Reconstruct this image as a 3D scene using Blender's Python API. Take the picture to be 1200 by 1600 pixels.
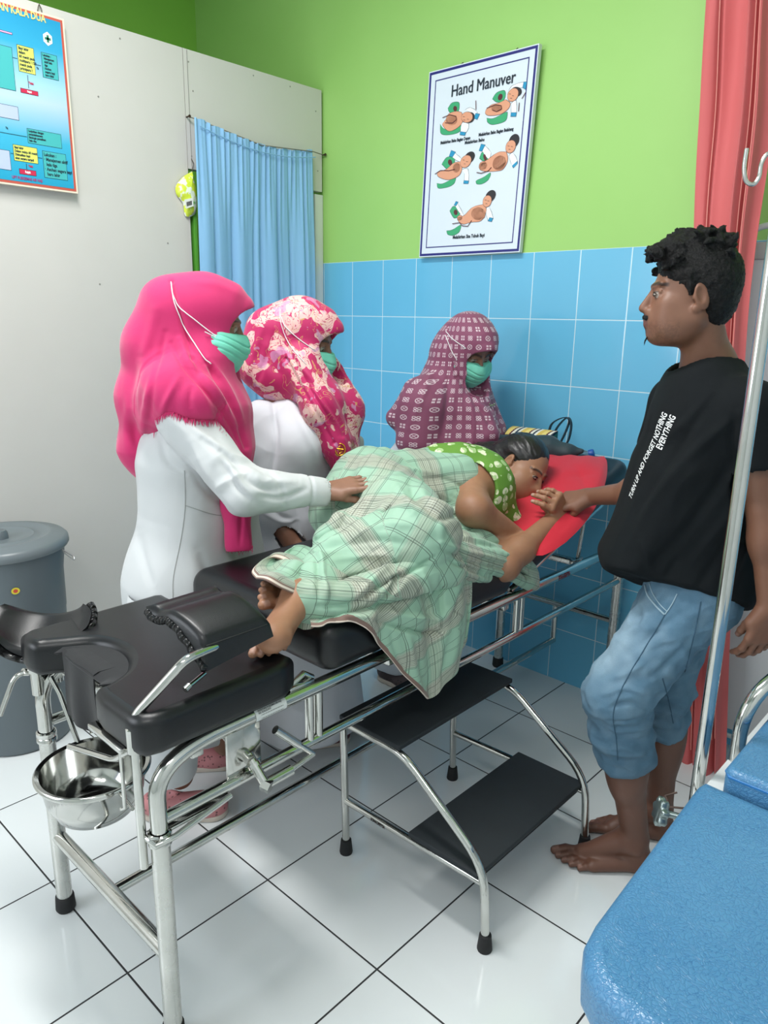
import bpy, bmesh, math, random
import numpy as np
from mathutils import Vector, Matrix
from mathutils.bvhtree import BVHTree
random.seed(7)
PI = math.pi
for o in list(bpy.data.objects): bpy.data.objects.remove(o)
S = bpy.context.scene
COL = S.collection

# ---------------------------------------------------------------- camera, world, lamps, exposure
CAM = np.array([2.7889, -2.5507, 1.4476])
ROT = np.array([[0.72982, 0.68345, 0.01614], [-0.18572, 0.17549, 0.96680], [-0.65793, 0.70859, -0.25501]])
FPX = 1155.85
cd = bpy.data.cameras.new('camera'); co = bpy.data.objects.new('camera', cd); COL.objects.link(co)
cd.sensor_fit = 'VERTICAL'; cd.sensor_height = 36.0; cd.lens = FPX / 1600 * 36.0
cd.clip_start = 0.02; cd.clip_end = 60
m = Matrix([[ROT[0][i], ROT[1][i], -ROT[2][i], CAM[i]] for i in range(3)] + [[0, 0, 0, 1]])
co.matrix_world = m
S.camera = co
S.view_settings.view_transform = 'Standard'; S.view_settings.look = 'None'
S.view_settings.gamma = 1.0; S.view_settings.exposure = 0.0
try: S.view_settings.use_curve_mapping = False
except Exception: pass
W = bpy.data.worlds.new('world'); S.world = W; W.use_nodes = True
W.node_tree.nodes['Background'].inputs[0].default_value = (0.80, 0.88, 1.0, 1)
W.node_tree.nodes['Background'].inputs[1].default_value = 0.6

def area(name, loc, target, sx, sy, power, color=(1, 1, 1)):
    l = bpy.data.lights.new(name, 'AREA'); l.shape = 'RECTANGLE'; l.size = sx; l.size_y = sy
    l.energy = power; l.color = color
    o = bpy.data.objects.new(name, l); COL.objects.link(o); o.location = loc
    o.rotation_euler = (Vector(target) - Vector(loc)).to_track_quat('-Z', 'Y').to_euler()
    return o
area('ceiling_lamp', (1.25, -1.75, 3.05), (1.25, -1.70, 0), 1.2, 0.25, 50, (1.0, 0.99, 0.97))
area('window_daylight', (0.55, -4.1, 1.75), (1.1, -0.6, 1.0), 1.5, 1.3, 38, (0.88, 0.94, 1.0))
area('second_ceiling_lamp', (2.9, -3.3, 3.05), (2.3, -2.0, 0.5), 1.2, 0.3, 20, (1.0, 0.99, 0.97))

# ---------------------------------------------------------------- maths helpers
def V(*a): return np.array(a, float)
_F = ROT[2][:2] / np.linalg.norm(ROT[2][:2])
def ray(x, y): return ROT.T @ np.array([(x - 600) / FPX, (800 - y) / FPX, 1.0])
def at(x, y, h):            # point on the sight line of a photo pixel at a known real distance h from the camera
    d = ray(x, y); return CAM + d * (h / (d[:2] @ _F))
def onx(x, y, v): d = ray(x, y); return CAM + d * ((v - CAM[0]) / d[0])
def ony(x, y, v): d = ray(x, y); return CAM + d * ((v - CAM[1]) / d[1])
def onz(x, y, v): d = ray(x, y); return CAM + d * ((v - CAM[2]) / d[2])
def unit(v): v = np.asarray(v, float); return v / (np.linalg.norm(v) + 1e-12)
def lerp(a, b, t): return a + (b - a) * t
def sstep(a, b, x): t = np.clip((x - a) / (b - a), 0, 1); return t * t * (3 - 2 * t)

# ---------------------------------------------------------------- object helpers
def empty(name, loc=(0, 0, 0), rz=0.0):
    o = bpy.data.objects.new(name, None); COL.objects.link(o); o.location = loc; o.rotation_euler = (0, 0, rz)
    o.empty_display_size = 0.05
    return o
def tag(o, label=None, cat=None, group=None, kind=None):
    if label: o['label'] = label
    if cat: o['category'] = cat
    if group: o['group'] = group
    if kind: o['kind'] = kind
    return o
def link(name, me, parent=None):
    o = bpy.data.objects.new(name, me); COL.objects.link(o)
    if parent is not None:
        o.parent = parent
        q = parent; off = Vector((0, 0, 0)); 
        mw = Matrix.Identity(4); ch = []
        while q is not None: ch.append(q); q = q.parent
        for q in reversed(ch): mw = mw @ q.matrix_basis
        me.transform(mw.inverted())        # shapes are given in world coordinates
    return o

def rgb(h):
    h = h.lstrip('#'); c = [int(h[i:i + 2], 16) / 255 for i in (0, 2, 4)]
    return tuple(x / 12.92 if x <= 0.04045 else ((x + 0.055) / 1.055) ** 2.4 for x in c)
class NT:
    def __init__(s, name):
        s.m = bpy.data.materials.new(name); s.m.use_nodes = True; s.t = s.m.node_tree; s.n = s.t.nodes
        s.b = s.n['Principled BSDF']
    def new(s, typ, **k):
        n = s.n.new(typ)
        for a, v in k.items():
            if a.startswith('i_'):
                key = a[2:]; key = int(key) if key.isdigit() else key
                if isinstance(v, bpy.types.NodeSocket): s.t.links.new(v, n.inputs[key])
                else: n.inputs[key].default_value = v
            else: setattr(n, a, v)
        return n
    def ln(s, a, b): s.t.links.new(a, b)
    def math(s, op, a, b=0.0, c=None):
        n = s.n.new('ShaderNodeMath'); n.operation = op
        for i, v in enumerate((a, b, c)):
            if v is None: continue
            if isinstance(v, bpy.types.NodeSocket): s.ln(v, n.inputs[i])
            else: n.inputs[i].default_value = v
        return n.outputs[0]
    def mix(s, f, a, b):
        n = s.n.new('ShaderNodeMix'); n.data_type = 'RGBA'
        for i, v in ((0, f), (6, a), (7, b)):
            if isinstance(v, bpy.types.NodeSocket): s.ln(v, n.inputs[i])
            else: n.inputs[i].default_value = v if i == 0 else (*v[:3], 1)
        return n.outputs[2]
    def noise(s, scale, detail=3, rough=0.5, vec=None, dist=0.0):
        n = s.n.new('ShaderNodeTexNoise'); n.inputs['Scale'].default_value = scale
        n.inputs['Detail'].default_value = detail; n.inputs['Roughness'].default_value = rough; n.inputs['Distortion'].default_value = dist
        s.ln(vec if vec is not None else s.pos(), n.inputs['Vector'])
        return n.outputs['Fac']
    def pos(s):
        if not hasattr(s, '_p'): s._p = s.n.new('ShaderNodeNewGeometry').outputs['Position']
        return s._p
    def attr(s, name, out='Color'):
        n = s.n.new('ShaderNodeAttribute'); n.attribute_name = name; return n.outputs[out]
    def ramp(s, f, stops, interp='LINEAR'):
        n = s.n.new('ShaderNodeValToRGB'); cr = n.color_ramp; cr.interpolation = interp
        while len(cr.elements) < len(stops): cr.elements.new(0.5)
        for e, (p, c) in zip(cr.elements, stops): e.position = p; e.color = (*c[:3], 1)
        s.ln(f, n.inputs[0]); return n.outputs[0]
    def bump(s, h, strength=0.3, dist=0.002):
        n = s.n.new('ShaderNodeBump'); n.inputs['Strength'].default_value = strength; n.inputs['Distance'].default_value = dist
        s.ln(h, n.inputs['Height']); s.ln(n.outputs[0], s.b.inputs['Normal'])
    def set(s, **k):
        for a, v in k.items():
            i = s.b.inputs[a.replace('_', ' ')]
            if isinstance(v, bpy.types.NodeSocket): s.ln(v, i)
            elif isinstance(v, (tuple, list)) and len(v) == 3: i.default_value = (*v, 1)
            else: i.default_value = v
        return s.m
def mat(name, col, rough=0.5, metal=0.0, var=0.08, nscale=8.0, bump=0.0, bscale=60.0, sheen=0.0, spec=None, coat=0.0, bdist=0.002):
    """plain procedural material: colour varied by noise, optional bump"""
    t = NT(name); c = rgb(col) if isinstance(col, str) else col
    if var > 0:
        d = tuple(x * (1 - var) for x in c); l = tuple(min(1, x * (1 + var)) for x in c)
        cc = t.mix(t.noise(nscale, 4), d, l)
    else: cc = c
    t.set(Base_Color=cc, Roughness=rough, Metallic=metal)
    if sheen: t.set(Sheen_Weight=sheen, Sheen_Roughness=0.5)
    if spec is not None: t.b.inputs['Specular IOR Level'].default_value = spec
    if coat: t.set(Coat_Weight=coat, Coat_Roughness=0.15)
    if bump: t.bump(t.noise(bscale, 5, 0.6), bump, bdist)
    return t.m

class MB:
    """collects shapes (world coordinates) and builds ONE mesh object"""
    def __init__(s): s.v = []; s.f = []; s.mi = []; s.sm = []
    def add(s, vs, fs, mi=0, smooth=True):
        o = len(s.v); s.v += [tuple(map(float, p)) for p in vs]; s.f += [tuple(o + i for i in f) for f in fs]
        s.mi += [mi] * len(fs); s.sm += [smooth] * len(fs); return s
    def bm(s, b, mi=0, smooth=True):
        b.verts.index_update(); s.add([v.co[:] for v in b.verts], [[v.index for v in f.verts] for f in b.faces], mi, smooth); b.free(); return s
    def box(s, c, size, rot=None, bevel=0.0, seg=2, mi=0, smooth=None):
        b = bmesh.new(); bmesh.ops.create_cube(b, size=1)
        for v in b.verts: v.co = Vector((v.co.x * size[0], v.co.y * size[1], v.co.z * size[2]))
        if bevel: bmesh.ops.bevel(b, geom=b.edges[:], offset=min(bevel, min(size) * 0.49), segments=seg, profile=0.5, affect='EDGES')
        R = rot.to_3x3() if isinstance(rot, Matrix) else (Matrix.Rotation(rot, 3, 'Z') if rot is not None else Matrix.Identity(3))
        for v in b.verts: v.co = R @ v.co + Vector(c)
        return s.bm(b, mi, bool(bevel) if smooth is None else smooth)
    def tube(s, pts, r, n=12, cap=True, mi=0, closed=False):
        P = [np.asarray(p, float) for p in pts]; N = len(P)
        rr = r if hasattr(r, '__len__') else [r] * N
        vs = []; up = None
        for i in range(N):
            if closed: t = unit(P[(i + 1) % N] - P[i - 1])
            else: t = unit(P[min(i + 1, N - 1)] - P[max(i - 1, 0)])
            if up is None: up = unit(np.cross(t, V(0.3, 0.9, 0.2) if abs(t[1]) < 0.9 else V(1, 0, 0)))
            up = unit(up - t * (up @ t)); w = np.cross(t, up)
            for k in range(n):
                a = 2 * PI * k / n; vs.append(P[i] + rr[i] * (math.cos(a) * up + math.sin(a) * w))
        fs = []
        for i in range(N if closed else N - 1):
            j = (i + 1) % N
            for k in range(n): fs.append((i * n + k, i * n + (k + 1) % n, j * n + (k + 1) % n, j * n + k))
        if cap and not closed: fs += [tuple(range(n))[::-1], tuple((N - 1) * n + k for k in range(n))]
        return s.add(vs, fs, mi)
    def cyl(s, a, b, r, r2=None, n=16, mi=0): return s.tube([a, b], [r, r if r2 is None else r2], n, mi=mi)
    def lathe(s, prof, c=(0, 0, 0), n=32, mi=0, axis=(0, 0, 1)):
        ax = Vector(axis); R = ax.to_track_quat('Z', 'Y').to_matrix(); vs = []; c = Vector(c)
        for (r, z) in prof:
            for k in range(n):
                a = 2 * PI * k / n; vs.append(R @ Vector((r * math.cos(a), r * math.sin(a), z)) + c)
        fs = [(i * n + k, i * n + (k + 1) % n, (i + 1) * n + (k + 1) % n, (i + 1) * n + k) for i in range(len(prof) - 1) for k in range(n)]
        return s.add(vs, fs, mi)
    def grid(s, G, th=0.0, mi=0):
        """G[i][j] points; th gives it thickness"""
        G = np.asarray(G, float); a, b = G.shape[:2]
        fs = [(i * b + j, i * b + j + 1, (i + 1) * b + j + 1, (i + 1) * b + j) for i in range(a - 1) for j in range(b - 1)]
        if th:
            du = np.gradient(G, axis=0); dv = np.gradient(G, axis=1); nn = np.cross(du, dv)
            nn /= np.linalg.norm(nn, axis=2, keepdims=True) + 1e-12
            G2 = G - nn * th; n0 = a * b
            vs = np.concatenate([G.reshape(-1, 3), G2.reshape(-1, 3)]); f2 = [tuple(n0 + i for i in f[::-1]) for f in fs]
            ed = [(i * b, (i + 1) * b) for i in range(a - 1)][::1] + [((i + 1) * b + b - 1, i * b + b - 1) for i in range(a - 1)]
            ed += [(j + 1, j) for j in range(b - 1)] + [((a - 1) * b + j, (a - 1) * b + j + 1) for j in range(b - 1)]
            fs = fs + f2 + [(p, q, n0 + q, n0 + p) for p, q in ed]
            return s.add(vs, fs, mi)
        return s.add(G.reshape(-1, 3), fs, mi)
    def poly(s, pts, z, th=0.001, mi=0, f=None):
        """flat outline in 2D, mapped by f(u, v, w) into the world, thickness th"""
        n = len(pts)
        vs = [f(u, v, z + th) for u, v in pts] + [f(u, v, z) for u, v in pts]
        fs = [tuple(range(n)), tuple(range(n, 2 * n))[::-1]] + [(i, n + i, n + (i + 1) % n, (i + 1) % n) for i in range(n)]
        return s.add(vs, fs, mi, False)
    def build(s, name, mats, parent=None):
        me = bpy.data.meshes.new(name); me.from_pydata(s.v, [], s.f); me.update()
        for m_ in (mats if isinstance(mats, (list, tuple)) else [mats]): me.materials.append(m_)
        me.polygons.foreach_set('material_index', s.mi); me.polygons.foreach_set('use_smooth', s.sm)
        b = bmesh.new(); b.from_mesh(me); bmesh.ops.recalc_face_normals(b, faces=b.faces[:]); 
        b.to_mesh(me); b.free()
        if hasattr(me, 'set_sharp_from_angle'): me.set_sharp_from_angle(angle=math.radians(50))
        return link(name, me, parent)

def fillet(pts, r=0.04, n=6):
    P = [np.asarray(p, float) for p in pts]; out = [P[0]]
    for i in range(1, len(P) - 1):
        a, b, c = P[i - 1], P[i], P[i + 1]; rr = r[i - 1] if hasattr(r, '__len__') else r
        d1 = min(rr, np.linalg.norm(a - b) * 0.49); d2 = min(rr, np.linalg.norm(c - b) * 0.49)
        p = b + unit(a - b) * d1; q = b + unit(c - b) * d2
        for k in range(n + 1): t = k / n; out.append((1 - t) ** 2 * p + 2 * t * (1 - t) * b + t * t * q)
    out.append(P[-1]); return out
def spline(pts, n=8):
    P = [np.asarray(p, float) for p in pts]; P = [2 * P[0] - P[1]] + P + [2 * P[-1] - P[-2]]; out = []
    for i in range(1, len(P) - 2):
        for k in range(n):
            t = k / n; a, b, c, d = P[i - 1], P[i], P[i + 1], P[i + 2]
            out.append(0.5 * ((2 * b) + (c - a) * t + (2 * a - 5 * b + 4 * c - d) * t * t + (3 * b - a - 3 * c + d) * t ** 3))
    out.append(P[-2]); return out
_tc = {}
def text_shape(txt, size=0.1, bold=0.0, align='LEFT', th=0.0005, shear=0.0):
    """letters as vertices (in metres) and faces, ready to be placed on something"""
    key = (txt, size, bold, align, th, shear)
    if key in _tc: return _tc[key]
    c = bpy.data.curves.new('t', 'FONT'); c.body = txt; c.size = size; c.align_x = align; c.offset = bold; c.extrude = th; c.shear = shear
    c.resolution_u = 2
    o = bpy.data.objects.new('t', c); COL.objects.link(o); dg = bpy.context.evaluated_depsgraph_get(); dg.update()
    me = bpy.data.meshes.new_from_object(o.evaluated_get(dg))
    r = ([tuple(v.co) for v in me.vertices], [tuple(p.vertices) for p in me.polygons])
    bpy.data.objects.remove(o); bpy.data.curves.remove(c); bpy.data.meshes.remove(me)
    _tc[key] = r; return r
# ---------------------------------------------------------------- shared materials
def chrome_mat(name, rough):
    t = NT(name); c = t.mix(t.noise(14, 3), rgb('#b9b9b4'), rgb('#dcdcd8'))
    rn = t.math('MULTIPLY_ADD', t.noise(25, 4), 0.10, rough)
    t.set(Base_Color=c, Metallic=1.0, Roughness=rn); t.bump(t.noise(18, 2), 0.05, 0.002); return t.m
CHROME = chrome_mat('polished_steel', 0.06)
DULL = chrome_mat('worn_steel', 0.22)
RUBBER = mat('black_rubber', '#1a1a1c', 0.7, bump=0.2, bscale=80)

def tile_mat(name, c1, c2, grout, w, h, ox, oy, gw, rough, axes='xz', low=None):
    t = NT(name); sp = t.new('ShaderNodeSeparateXYZ', i_0=t.pos())
    a = sp.outputs['XYZ'.index(axes[0].upper())]; b = sp.outputs['XYZ'.index(axes[1].upper())]
    ua = t.math('DIVIDE', t.math('SUBTRACT', a, ox), w); ub = t.math('DIVIDE', t.math('SUBTRACT', b, oy), h)
    def line(u, size):
        f = t.math('FRACT', u); d = t.math('MINIMUM', f, t.math('SUBTRACT', 1.0, f)); return t.math('MULTIPLY', d, size)
    d = t.math('MINIMUM', line(ua, w), line(ub, h))
    g = t.math('LESS_THAN', d, gw / 2)
    idv = t.new('ShaderNodeCombineXYZ', i_0=t.math('FLOOR', ua), i_1=t.math('FLOOR', ub))
    wn = t.new('ShaderNodeTexWhiteNoise', i_Vector=idv.outputs[0]).outputs['Value']
    base = t.mix(t.math('MULTIPLY_ADD', t.noise(3, 3), 0.6, t.math('MULTIPLY', wn, 0.4)), c1, c2)
    if low is not None:
        base = t.mix(t.math('LESS_THAN', b, low[0]), base, low[1])
    t.set(Base_Color=t.mix(g, base, grout), Roughness=t.math('MAXIMUM', t.math('MULTIPLY', g, 0.6), t.math('MULTIPLY_ADD', t.noise(6, 3), 0.08, rough)))
    edge = t.math('MINIMUM', t.math('DIVIDE', d, gw), 1.0)
    hgt = t.math('ADD', edge, t.math('MULTIPLY', t.noise(4, 2), 0.25)); t.bump(hgt, 0.25, 0.002)
    t.b.inputs['Specular IOR Level'].default_value = 0.5
    return t.m
FLOOR = tile_mat('white_floor_tiles', rgb('#dadfe0'), rgb('#e6eaea'), rgb('#2c2c2e'), 0.4, 0.4, 1.4553, -1.9432, 0.0045, 0.07, 'xy')

def wall_two_tone():
    t = NT('green_paint_over_blue_tiles'); sp = t.new('ShaderNodeSeparateXYZ', i_0=t.pos()); x, z = sp.outputs[0], sp.outputs[2]
    w, h = 0.19653, 0.24512
    ua = t.math('DIVIDE', t.math('SUBTRACT', x, 0.39070), w); ub = t.math('DIVIDE', t.math('SUBTRACT', z, 1.69425), h)
    def line(u, s):
        f = t.math('FRACT', u); return t.math('MULTIPLY', t.math('MINIMUM', f, t.math('SUBTRACT', 1.0, f)), s)
    d = t.math('MINIMUM', line(ua, w), line(ub, h)); g = t.math('LESS_THAN', d, 0.0016)
    idv = t.new('ShaderNodeCombineXYZ', i_0=t.math('FLOOR', ua), i_1=t.math('FLOOR', ub))
    wn = t.new('ShaderNodeTexWhiteNoise', i_Vector=idv.outputs[0]).outputs['Value']
    tile = t.mix(t.math('MULTIPLY_ADD', t.noise(5, 3), 0.5, t.math('MULTIPLY', wn, 0.5)), rgb('#66b6da'), rgb('#74c1e3'))
    tile = t.mix(g, tile, rgb('#cfe6ee'))
    paint = t.mix(t.noise(2.5, 4), rgb('#97ca6b'), rgb('#a3d378'))
    up = t.math('GREATER_THAN', z, 1.69425)
    t.set(Base_Color=t.mix(up, tile, paint), Roughness=t.math('MULTIPLY_ADD', up, 0.42, 0.13))
    edge = t.math('MINIMUM', t.math('DIVIDE', d, 0.004), 1.0)
    hgt = t.math('ADD', t.math('MULTIPLY', t.math('MULTIPLY', t.math('SUBTRACT', 1.0, up), edge), 1.0), t.math('MULTIPLY', t.noise(30, 4), 0.15))
    t.bump(hgt, 0.25, 0.002); return t.m
WALL = wall_two_tone()
GREEN = mat('green_wall_paint', '#8cc850', 0.6, var=0.05, nscale=3, bump=0.1, bscale=40)
BOARD = mat('white_painted_board', '#cdcbc6', 0.55, var=0.03, nscale=5, bump=0.15, bscale=25)
WHITEW = mat('white_wall_paint', '#dfe3e4', 0.6, var=0.03)

def struct(name, mb, m_, parent=None):
    o = mb.build(name, m_, parent)
    if parent is None: o['kind'] = 'structure'
    return o
def slab(a, b): 
    m_ = MB(); a = np.array(a, float); b = np.array(b, float); m_.box((a + b) / 2, b - a); return m_
struct('floor', slab((-1.2, -4.3, -0.1), (3.8, 0.1, 0)), FLOOR)
struct('wall_back', slab((-1.2, 0, 0), (3.8, 0.12, 3.2)), WALL)
struct('wall_far_left', slab((-1.12, -4.3, 0), (-1.0, 0, 3.2)), GREEN)
struct('wall_right', slab((3.7, -4.3, 0), (3.8, 0, 3.2)), WHITEW)
fw = slab((-1.2, -4.3, 0), (3.8, -4.2, 0.95)); fw.box((1.3, -4.25, 2.95), (5.0, 0.1, 0.5)); fw.box((-0.75, -4.25, 1.85), (0.9, 0.1, 1.8)); fw.box((2.7, -4.25, 1.85), (2.2, 0.1, 1.8))
struct('wall_front', fw, WHITEW)
struct('ceiling', slab((-1.2, -4.3, 3.2), (3.8, 0.12, 3.3)), WHITEW)
# white partition of boards with a doorway left open beside the back wall
pt = MB()
pt.box((-0.02, -2.47, 1.2215), (0.04, 3.46, 2.443)); 
pt.box((-0.017, -0.3755, 2.2275), (0.034, 0.723, 0.431))
struct('wall_left', pt, BOARD)
sm = MB(); sm.box((0.0006, -0.7205, 1.22), (0.0012, 0.002, 2.44)); 
for (y, z) in [(-0.715, 2.40), (-0.70, 2.30), (-0.72, 2.06), (-0.40, 2.42), (-0.20, 2.42), (-1.0, 2.41), (-1.1, 2.2), (-0.05, 2.35), (-0.04, 2.10), (-0.9, 1.5), (-1.15, 1.55), (-0.85, 1.72), (-1.05, 1.2), (-0.8, 1.25)]:
    sm.cyl((0.0, y, z), (0.0015, y, z), 0.003, n=8)
struct('trim_1', sm, mat('grey_joint_and_nail_heads', '#8a8a84', 0.7))
jb = MB(); jb.box((-0.02, -0.717, 1.0), (0.045, 0.012, 2.0)); struct('trim_2', jb, mat('green_painted_edge', '#5aa53a', 0.6))
jb = MB(); jb.box((-0.03, -0.028, 1.0), (0.05, 0.052, 2.0), bevel=0.003); struct('trim_3', jb, mat('white_door_post', '#dcdfdc', 0.5))
# white board with dark blue skirting against the back wall, seen beyond the man
# ---------------------------------------------------------------- light blue curtain in the doorway
def cloth_mat(name, c1, c2, rough=0.85, weave=900.0, nscale=3.0, sheen=0.15):
    t = NT(name); t.set(Base_Color=t.mix(t.noise(nscale, 4), c1, c2), Roughness=rough, Sheen_Weight=sheen)
    h = t.math('ADD', t.math('MULTIPLY', t.noise(weave, 2), 0.4), t.noise(35, 4)); t.bump(h, 0.25, 0.003); return t.m
BLUEC = cloth_mat('light_blue_cloth', rgb('#7fb2da'), rgb('#8fbfe2'))
cur = empty('door_curtain', (0.03, -0.4, 0)); tag(cur, 'light blue gathered cloth curtain hanging in the doorway of the white partition', 'curtain')
rng = np.random.RandomState(3)
ys = np.linspace(-0.726, -0.10, 260); zs = np.linspace(0, 1, 90); G = np.zeros((90, 260, 3))
fold = sum(a * np.sin(2 * PI * f * (ys + 0.7) + p) for a, f, p in ((0.006, 6, 0.3), (0.004, 11.3, 1.2), (0.005, 3.1, 2.0)))
dents = sum(-0.014 * np.exp(-((ys - c) / 0.010) ** 2) for c in (-0.645, -0.55, -0.44, -0.40, -0.31, -0.235, -0.155))
gath = sum(a * np.sin(2 * PI * f * ys + p) for a, f, p in ((0.004, 33, 0), (0.003, 47, 1)))
for i, s_ in enumerate(zs):
    top = 2.185 - 0.0 - 0.045 * np.sin(PI * np.clip((ys + 0.712) / 0.66, 0, 1)) * 0.9
    top = top + 0.012 * (1 - (ys + 0.712) / 0.612)
    z = top + (0.28 - top) * s_
    grow = sstep(0.0, 0.25, s_)
    x = 0.040 + (fold + dents) * grow + gath * (1 - grow) + 0.006 * np.sin(7 * s_ + 9 * ys)
    y = ys * (1 + 0.0 * s_) + 0.05 * s_ * ((ys + 0.4) / 0.3) * 0.25 + 0.012 * np.sin(3 * s_ + 20 * ys) * s_
    G[i, :, 0] = x; G[i, :, 1] = y; G[i, :, 2] = z + 0.003 * np.sin(90 * ys) * (1 - grow)
g = MB(); g.grid(G, 0.003); g.build('curtain_cloth', BLUEC, cur)
hem = MB(); hem.tube([(0.052, y, 2.185 - 0.041 * math.sin(PI * min(1, max(0, (y + 0.712) / 0.66))) + 0.012 * (1 - (y + 0.712) / 0.612) - 0.032) for y in np.linspace(-0.71, -0.1, 30)], 0.0022, 6)
hem.build('curtain_hem', BLUEC, cur)
st = MB(); st.tube([(0.012, -0.735, 2.20), (0.035, -0.70, 2.19), (0.045, -0.4, 2.146), (0.04, -0.10, 2.168), (0.006, 0.0 - 0.004, 2.172)], 0.002, 6); st.build('curtain_string', mat('grey_string', '#77736c', 0.8), cur)
nl = MB()
for y, z in ((-0.735, 2.20), (-0.012, 2.172)):
    nl = MB(); nl.tube([(0.0, y, z), (0.021, y, z), (0.022, y, z), (0.024, y, z)], [0.003, 0.003, 0.006, 0.006], 8); nl.build('nail', mat('rusty_nail', '#4a3a30', 0.6, 0.6), cur)

# plastic bag hanging beside the doorway
bg = empty('plastic_bag', (0.02, -0.75, 1.9)); tag(bg, 'small yellow-green and clear plastic pouch hanging left of the blue curtain', 'bag')
BG = NT('yellow_green_printed_plastic'); sp = BG.new('ShaderNodeSeparateXYZ', i_0=BG.pos())
BG.set(Base_Color=BG.ramp(BG.noise(28, 2), [(0.0, rgb('#c6dc3c')), (0.46, rgb('#cfe045')), (0.5, rgb('#e8eee0')), (0.62, rgb('#e4ecda')), (0.66, rgb('#6fae62'))]), Roughness=0.25)
BG.bump(BG.noise(60, 3), 0.5, 0.004)
out = [onx(*p, 0.01) for p in ((300, 268), (287, 276), (276, 290), (277, 304), (287, 318), (291, 338), (306, 332), (306, 300))]
b_ = MB(); cc = np.mean(out, axis=0); rings = []
for s_, x in ((1, 0.004), (1.0, 0.012), (0.8, 0.026), (0.4, 0.034), (0.02, 0.036)):
    rings.append([(x, cc[1] + (p[1] - cc[1]) * s_, cc[2] + (p[2] - cc[2]) * s_) for p in spline(out + [out[0]], 4)])
b_.grid(rings); b_.build('pouch', BG.m, bg)
b_ = MB(); lb = [onx(*p, 0.036) for p in ((288, 312), (301, 309), (302, 322), (291, 326))]; b_.add(lb + [p + V(0.002, 0, 0) for p in lb], [(0, 1, 2, 3), (4, 5, 6, 7), (0, 1, 5, 4), (1, 2, 6, 5), (2, 3, 7, 6), (3, 0, 4, 7)], 0, False)
for k in range(9):
    a = lerp(lb[3], lb[2], 0.15 + 0.08 * k); c = lerp(lb[0], lb[1], 0.15 + 0.08 * k)
    b_.box(lerp(a, c, 0.45) + V(0.0022, 0, 0), (0.0008, 0.0015 + 0.001 * (k % 2), 0.016), mi=1)
b_.build('price_label', [mat('white_label_paper', '#e6e8e4', 0.5), mat('label_ink', '#3a3a3a', 0.6)], bg)
b_ = MB(); b_.tube([onx(299, 248, 0.004), onx(303, 256, 0.01), onx(300, 268, 0.014)], 0.0015, 6); b_.build('hook_wire', mat('dark_wire', '#4a443c', 0.5, 0.7), bg)

# ---------------------------------------------------------------- posters
def flat(f_o, eu, ev, en):
    return lambda u, v, w: f_o + eu * u + ev * v + en * w
def put_text(mb, txt, u, v, size, w, f, mi, align='LEFT', bold=0.0, th=0.0004, sx=1.0):
    vs, fs = text_shape(txt, size, bold, align, th); mb.add([f(u + p[0] * sx, v + p[1], w + p[2]) for p in vs], fs, mi, False)
# blue flow-chart board on the partition
pb = empty('chart_poster', (0.01, -1.6, 1.86)); tag(pb, 'blue flow chart poster with red border on the white partition wall', 'poster')
mw_, mh_ = 0.80, 0.551
o_ = V(0.030, -1.22 - mw_, 1.857); f = flat(o_, V(0, 1, 0), V(0.0, 0, 1), V(1, 0, 0))
bd = MB(); bd.box((0.0145, -1.22 - mw_ / 2, 1.857 + mh_ / 2), (0.028, mw_, mh_)); bd.build('poster_board', mat('pale_board_edge', '#cfc9bb', 0.6), pb)
PB = NT('printed_blue_chart'); sp = PB.new('ShaderNodeSeparateXYZ', i_0=PB.pos())
zz = PB.math('DIVIDE', PB.math('SUBTRACT', sp.outputs[2], 1.857), mh_)
PB.set(Base_Color=PB.ramp(zz, [(0.0, rgb('#1c9cc4')), (0.28, rgb('#3fb0d4')), (0.5, rgb('#b6cfe4')), (0.60, rgb('#a2d0e6')), (0.80, rgb('#35a6d0')), (1.0, rgb('#1f93c4'))]), Roughness=0.35)
pal = [PB.m] + [mat(n, c, 0.45, var=0.02) for n, c in (('print_red', '#c0574a'), ('print_teal', '#45b3b5'), ('print_yellow', '#dce06a'), ('print_crimson', '#c8264e'), ('print_lilac', '#b4c2e2'), ('print_pink', '#f2a8d8'), ('print_ink', '#1d3340'), ('print_white', '#eef2f2'), ('print_gold', '#dccf80'), ('print_green', '#1f7a62'), ('print_magenta', '#a23a78'), ('print_cream', '#e9dcc8'))]
pr = MB()
def rect(mb, u0, v0, u1, v1, w, mi, f, th=0.0006): mb.poly([(u0, v0), (u1, v0), (u1, v1), (u0, v1)], w, th, mi, f)
rect(pr, 0, 0, mw_, mh_, 0.0, 12, f); rect(pr, .006, .006, mw_ - .006, mh_ - .006, 0.0007, 1, f); rect(pr, .014, .014, mw_ - .014, mh_ - .014, 0.0014, 0, f)
R0 = mw_
def U_(px, py):   # real position of a photographed mark on the chart
    p = onx(px, py, 0.03); return (p[1] - o_[1], p[2] - o_[2])
def qbox(x0, y0, x1, y1, mi, w=0.0022, edge=True):
    a = U_(x0, y0); b = U_(x1, y1); u0, u1 = min(a[0], b[0]), max(a[0], b[0]); v0, v1 = min(a[1], b[1]), max(a[1], b[1])
    if edge: rect(pr, u0 - .0015, v0 - .0015, u1 + .0015, v1 + .0015, w - 0.0005, 7, f, 0.0005)
    rect(pr, u0, v0, u1, v1, w, mi, f); return u0, v0, u1, v1
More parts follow.
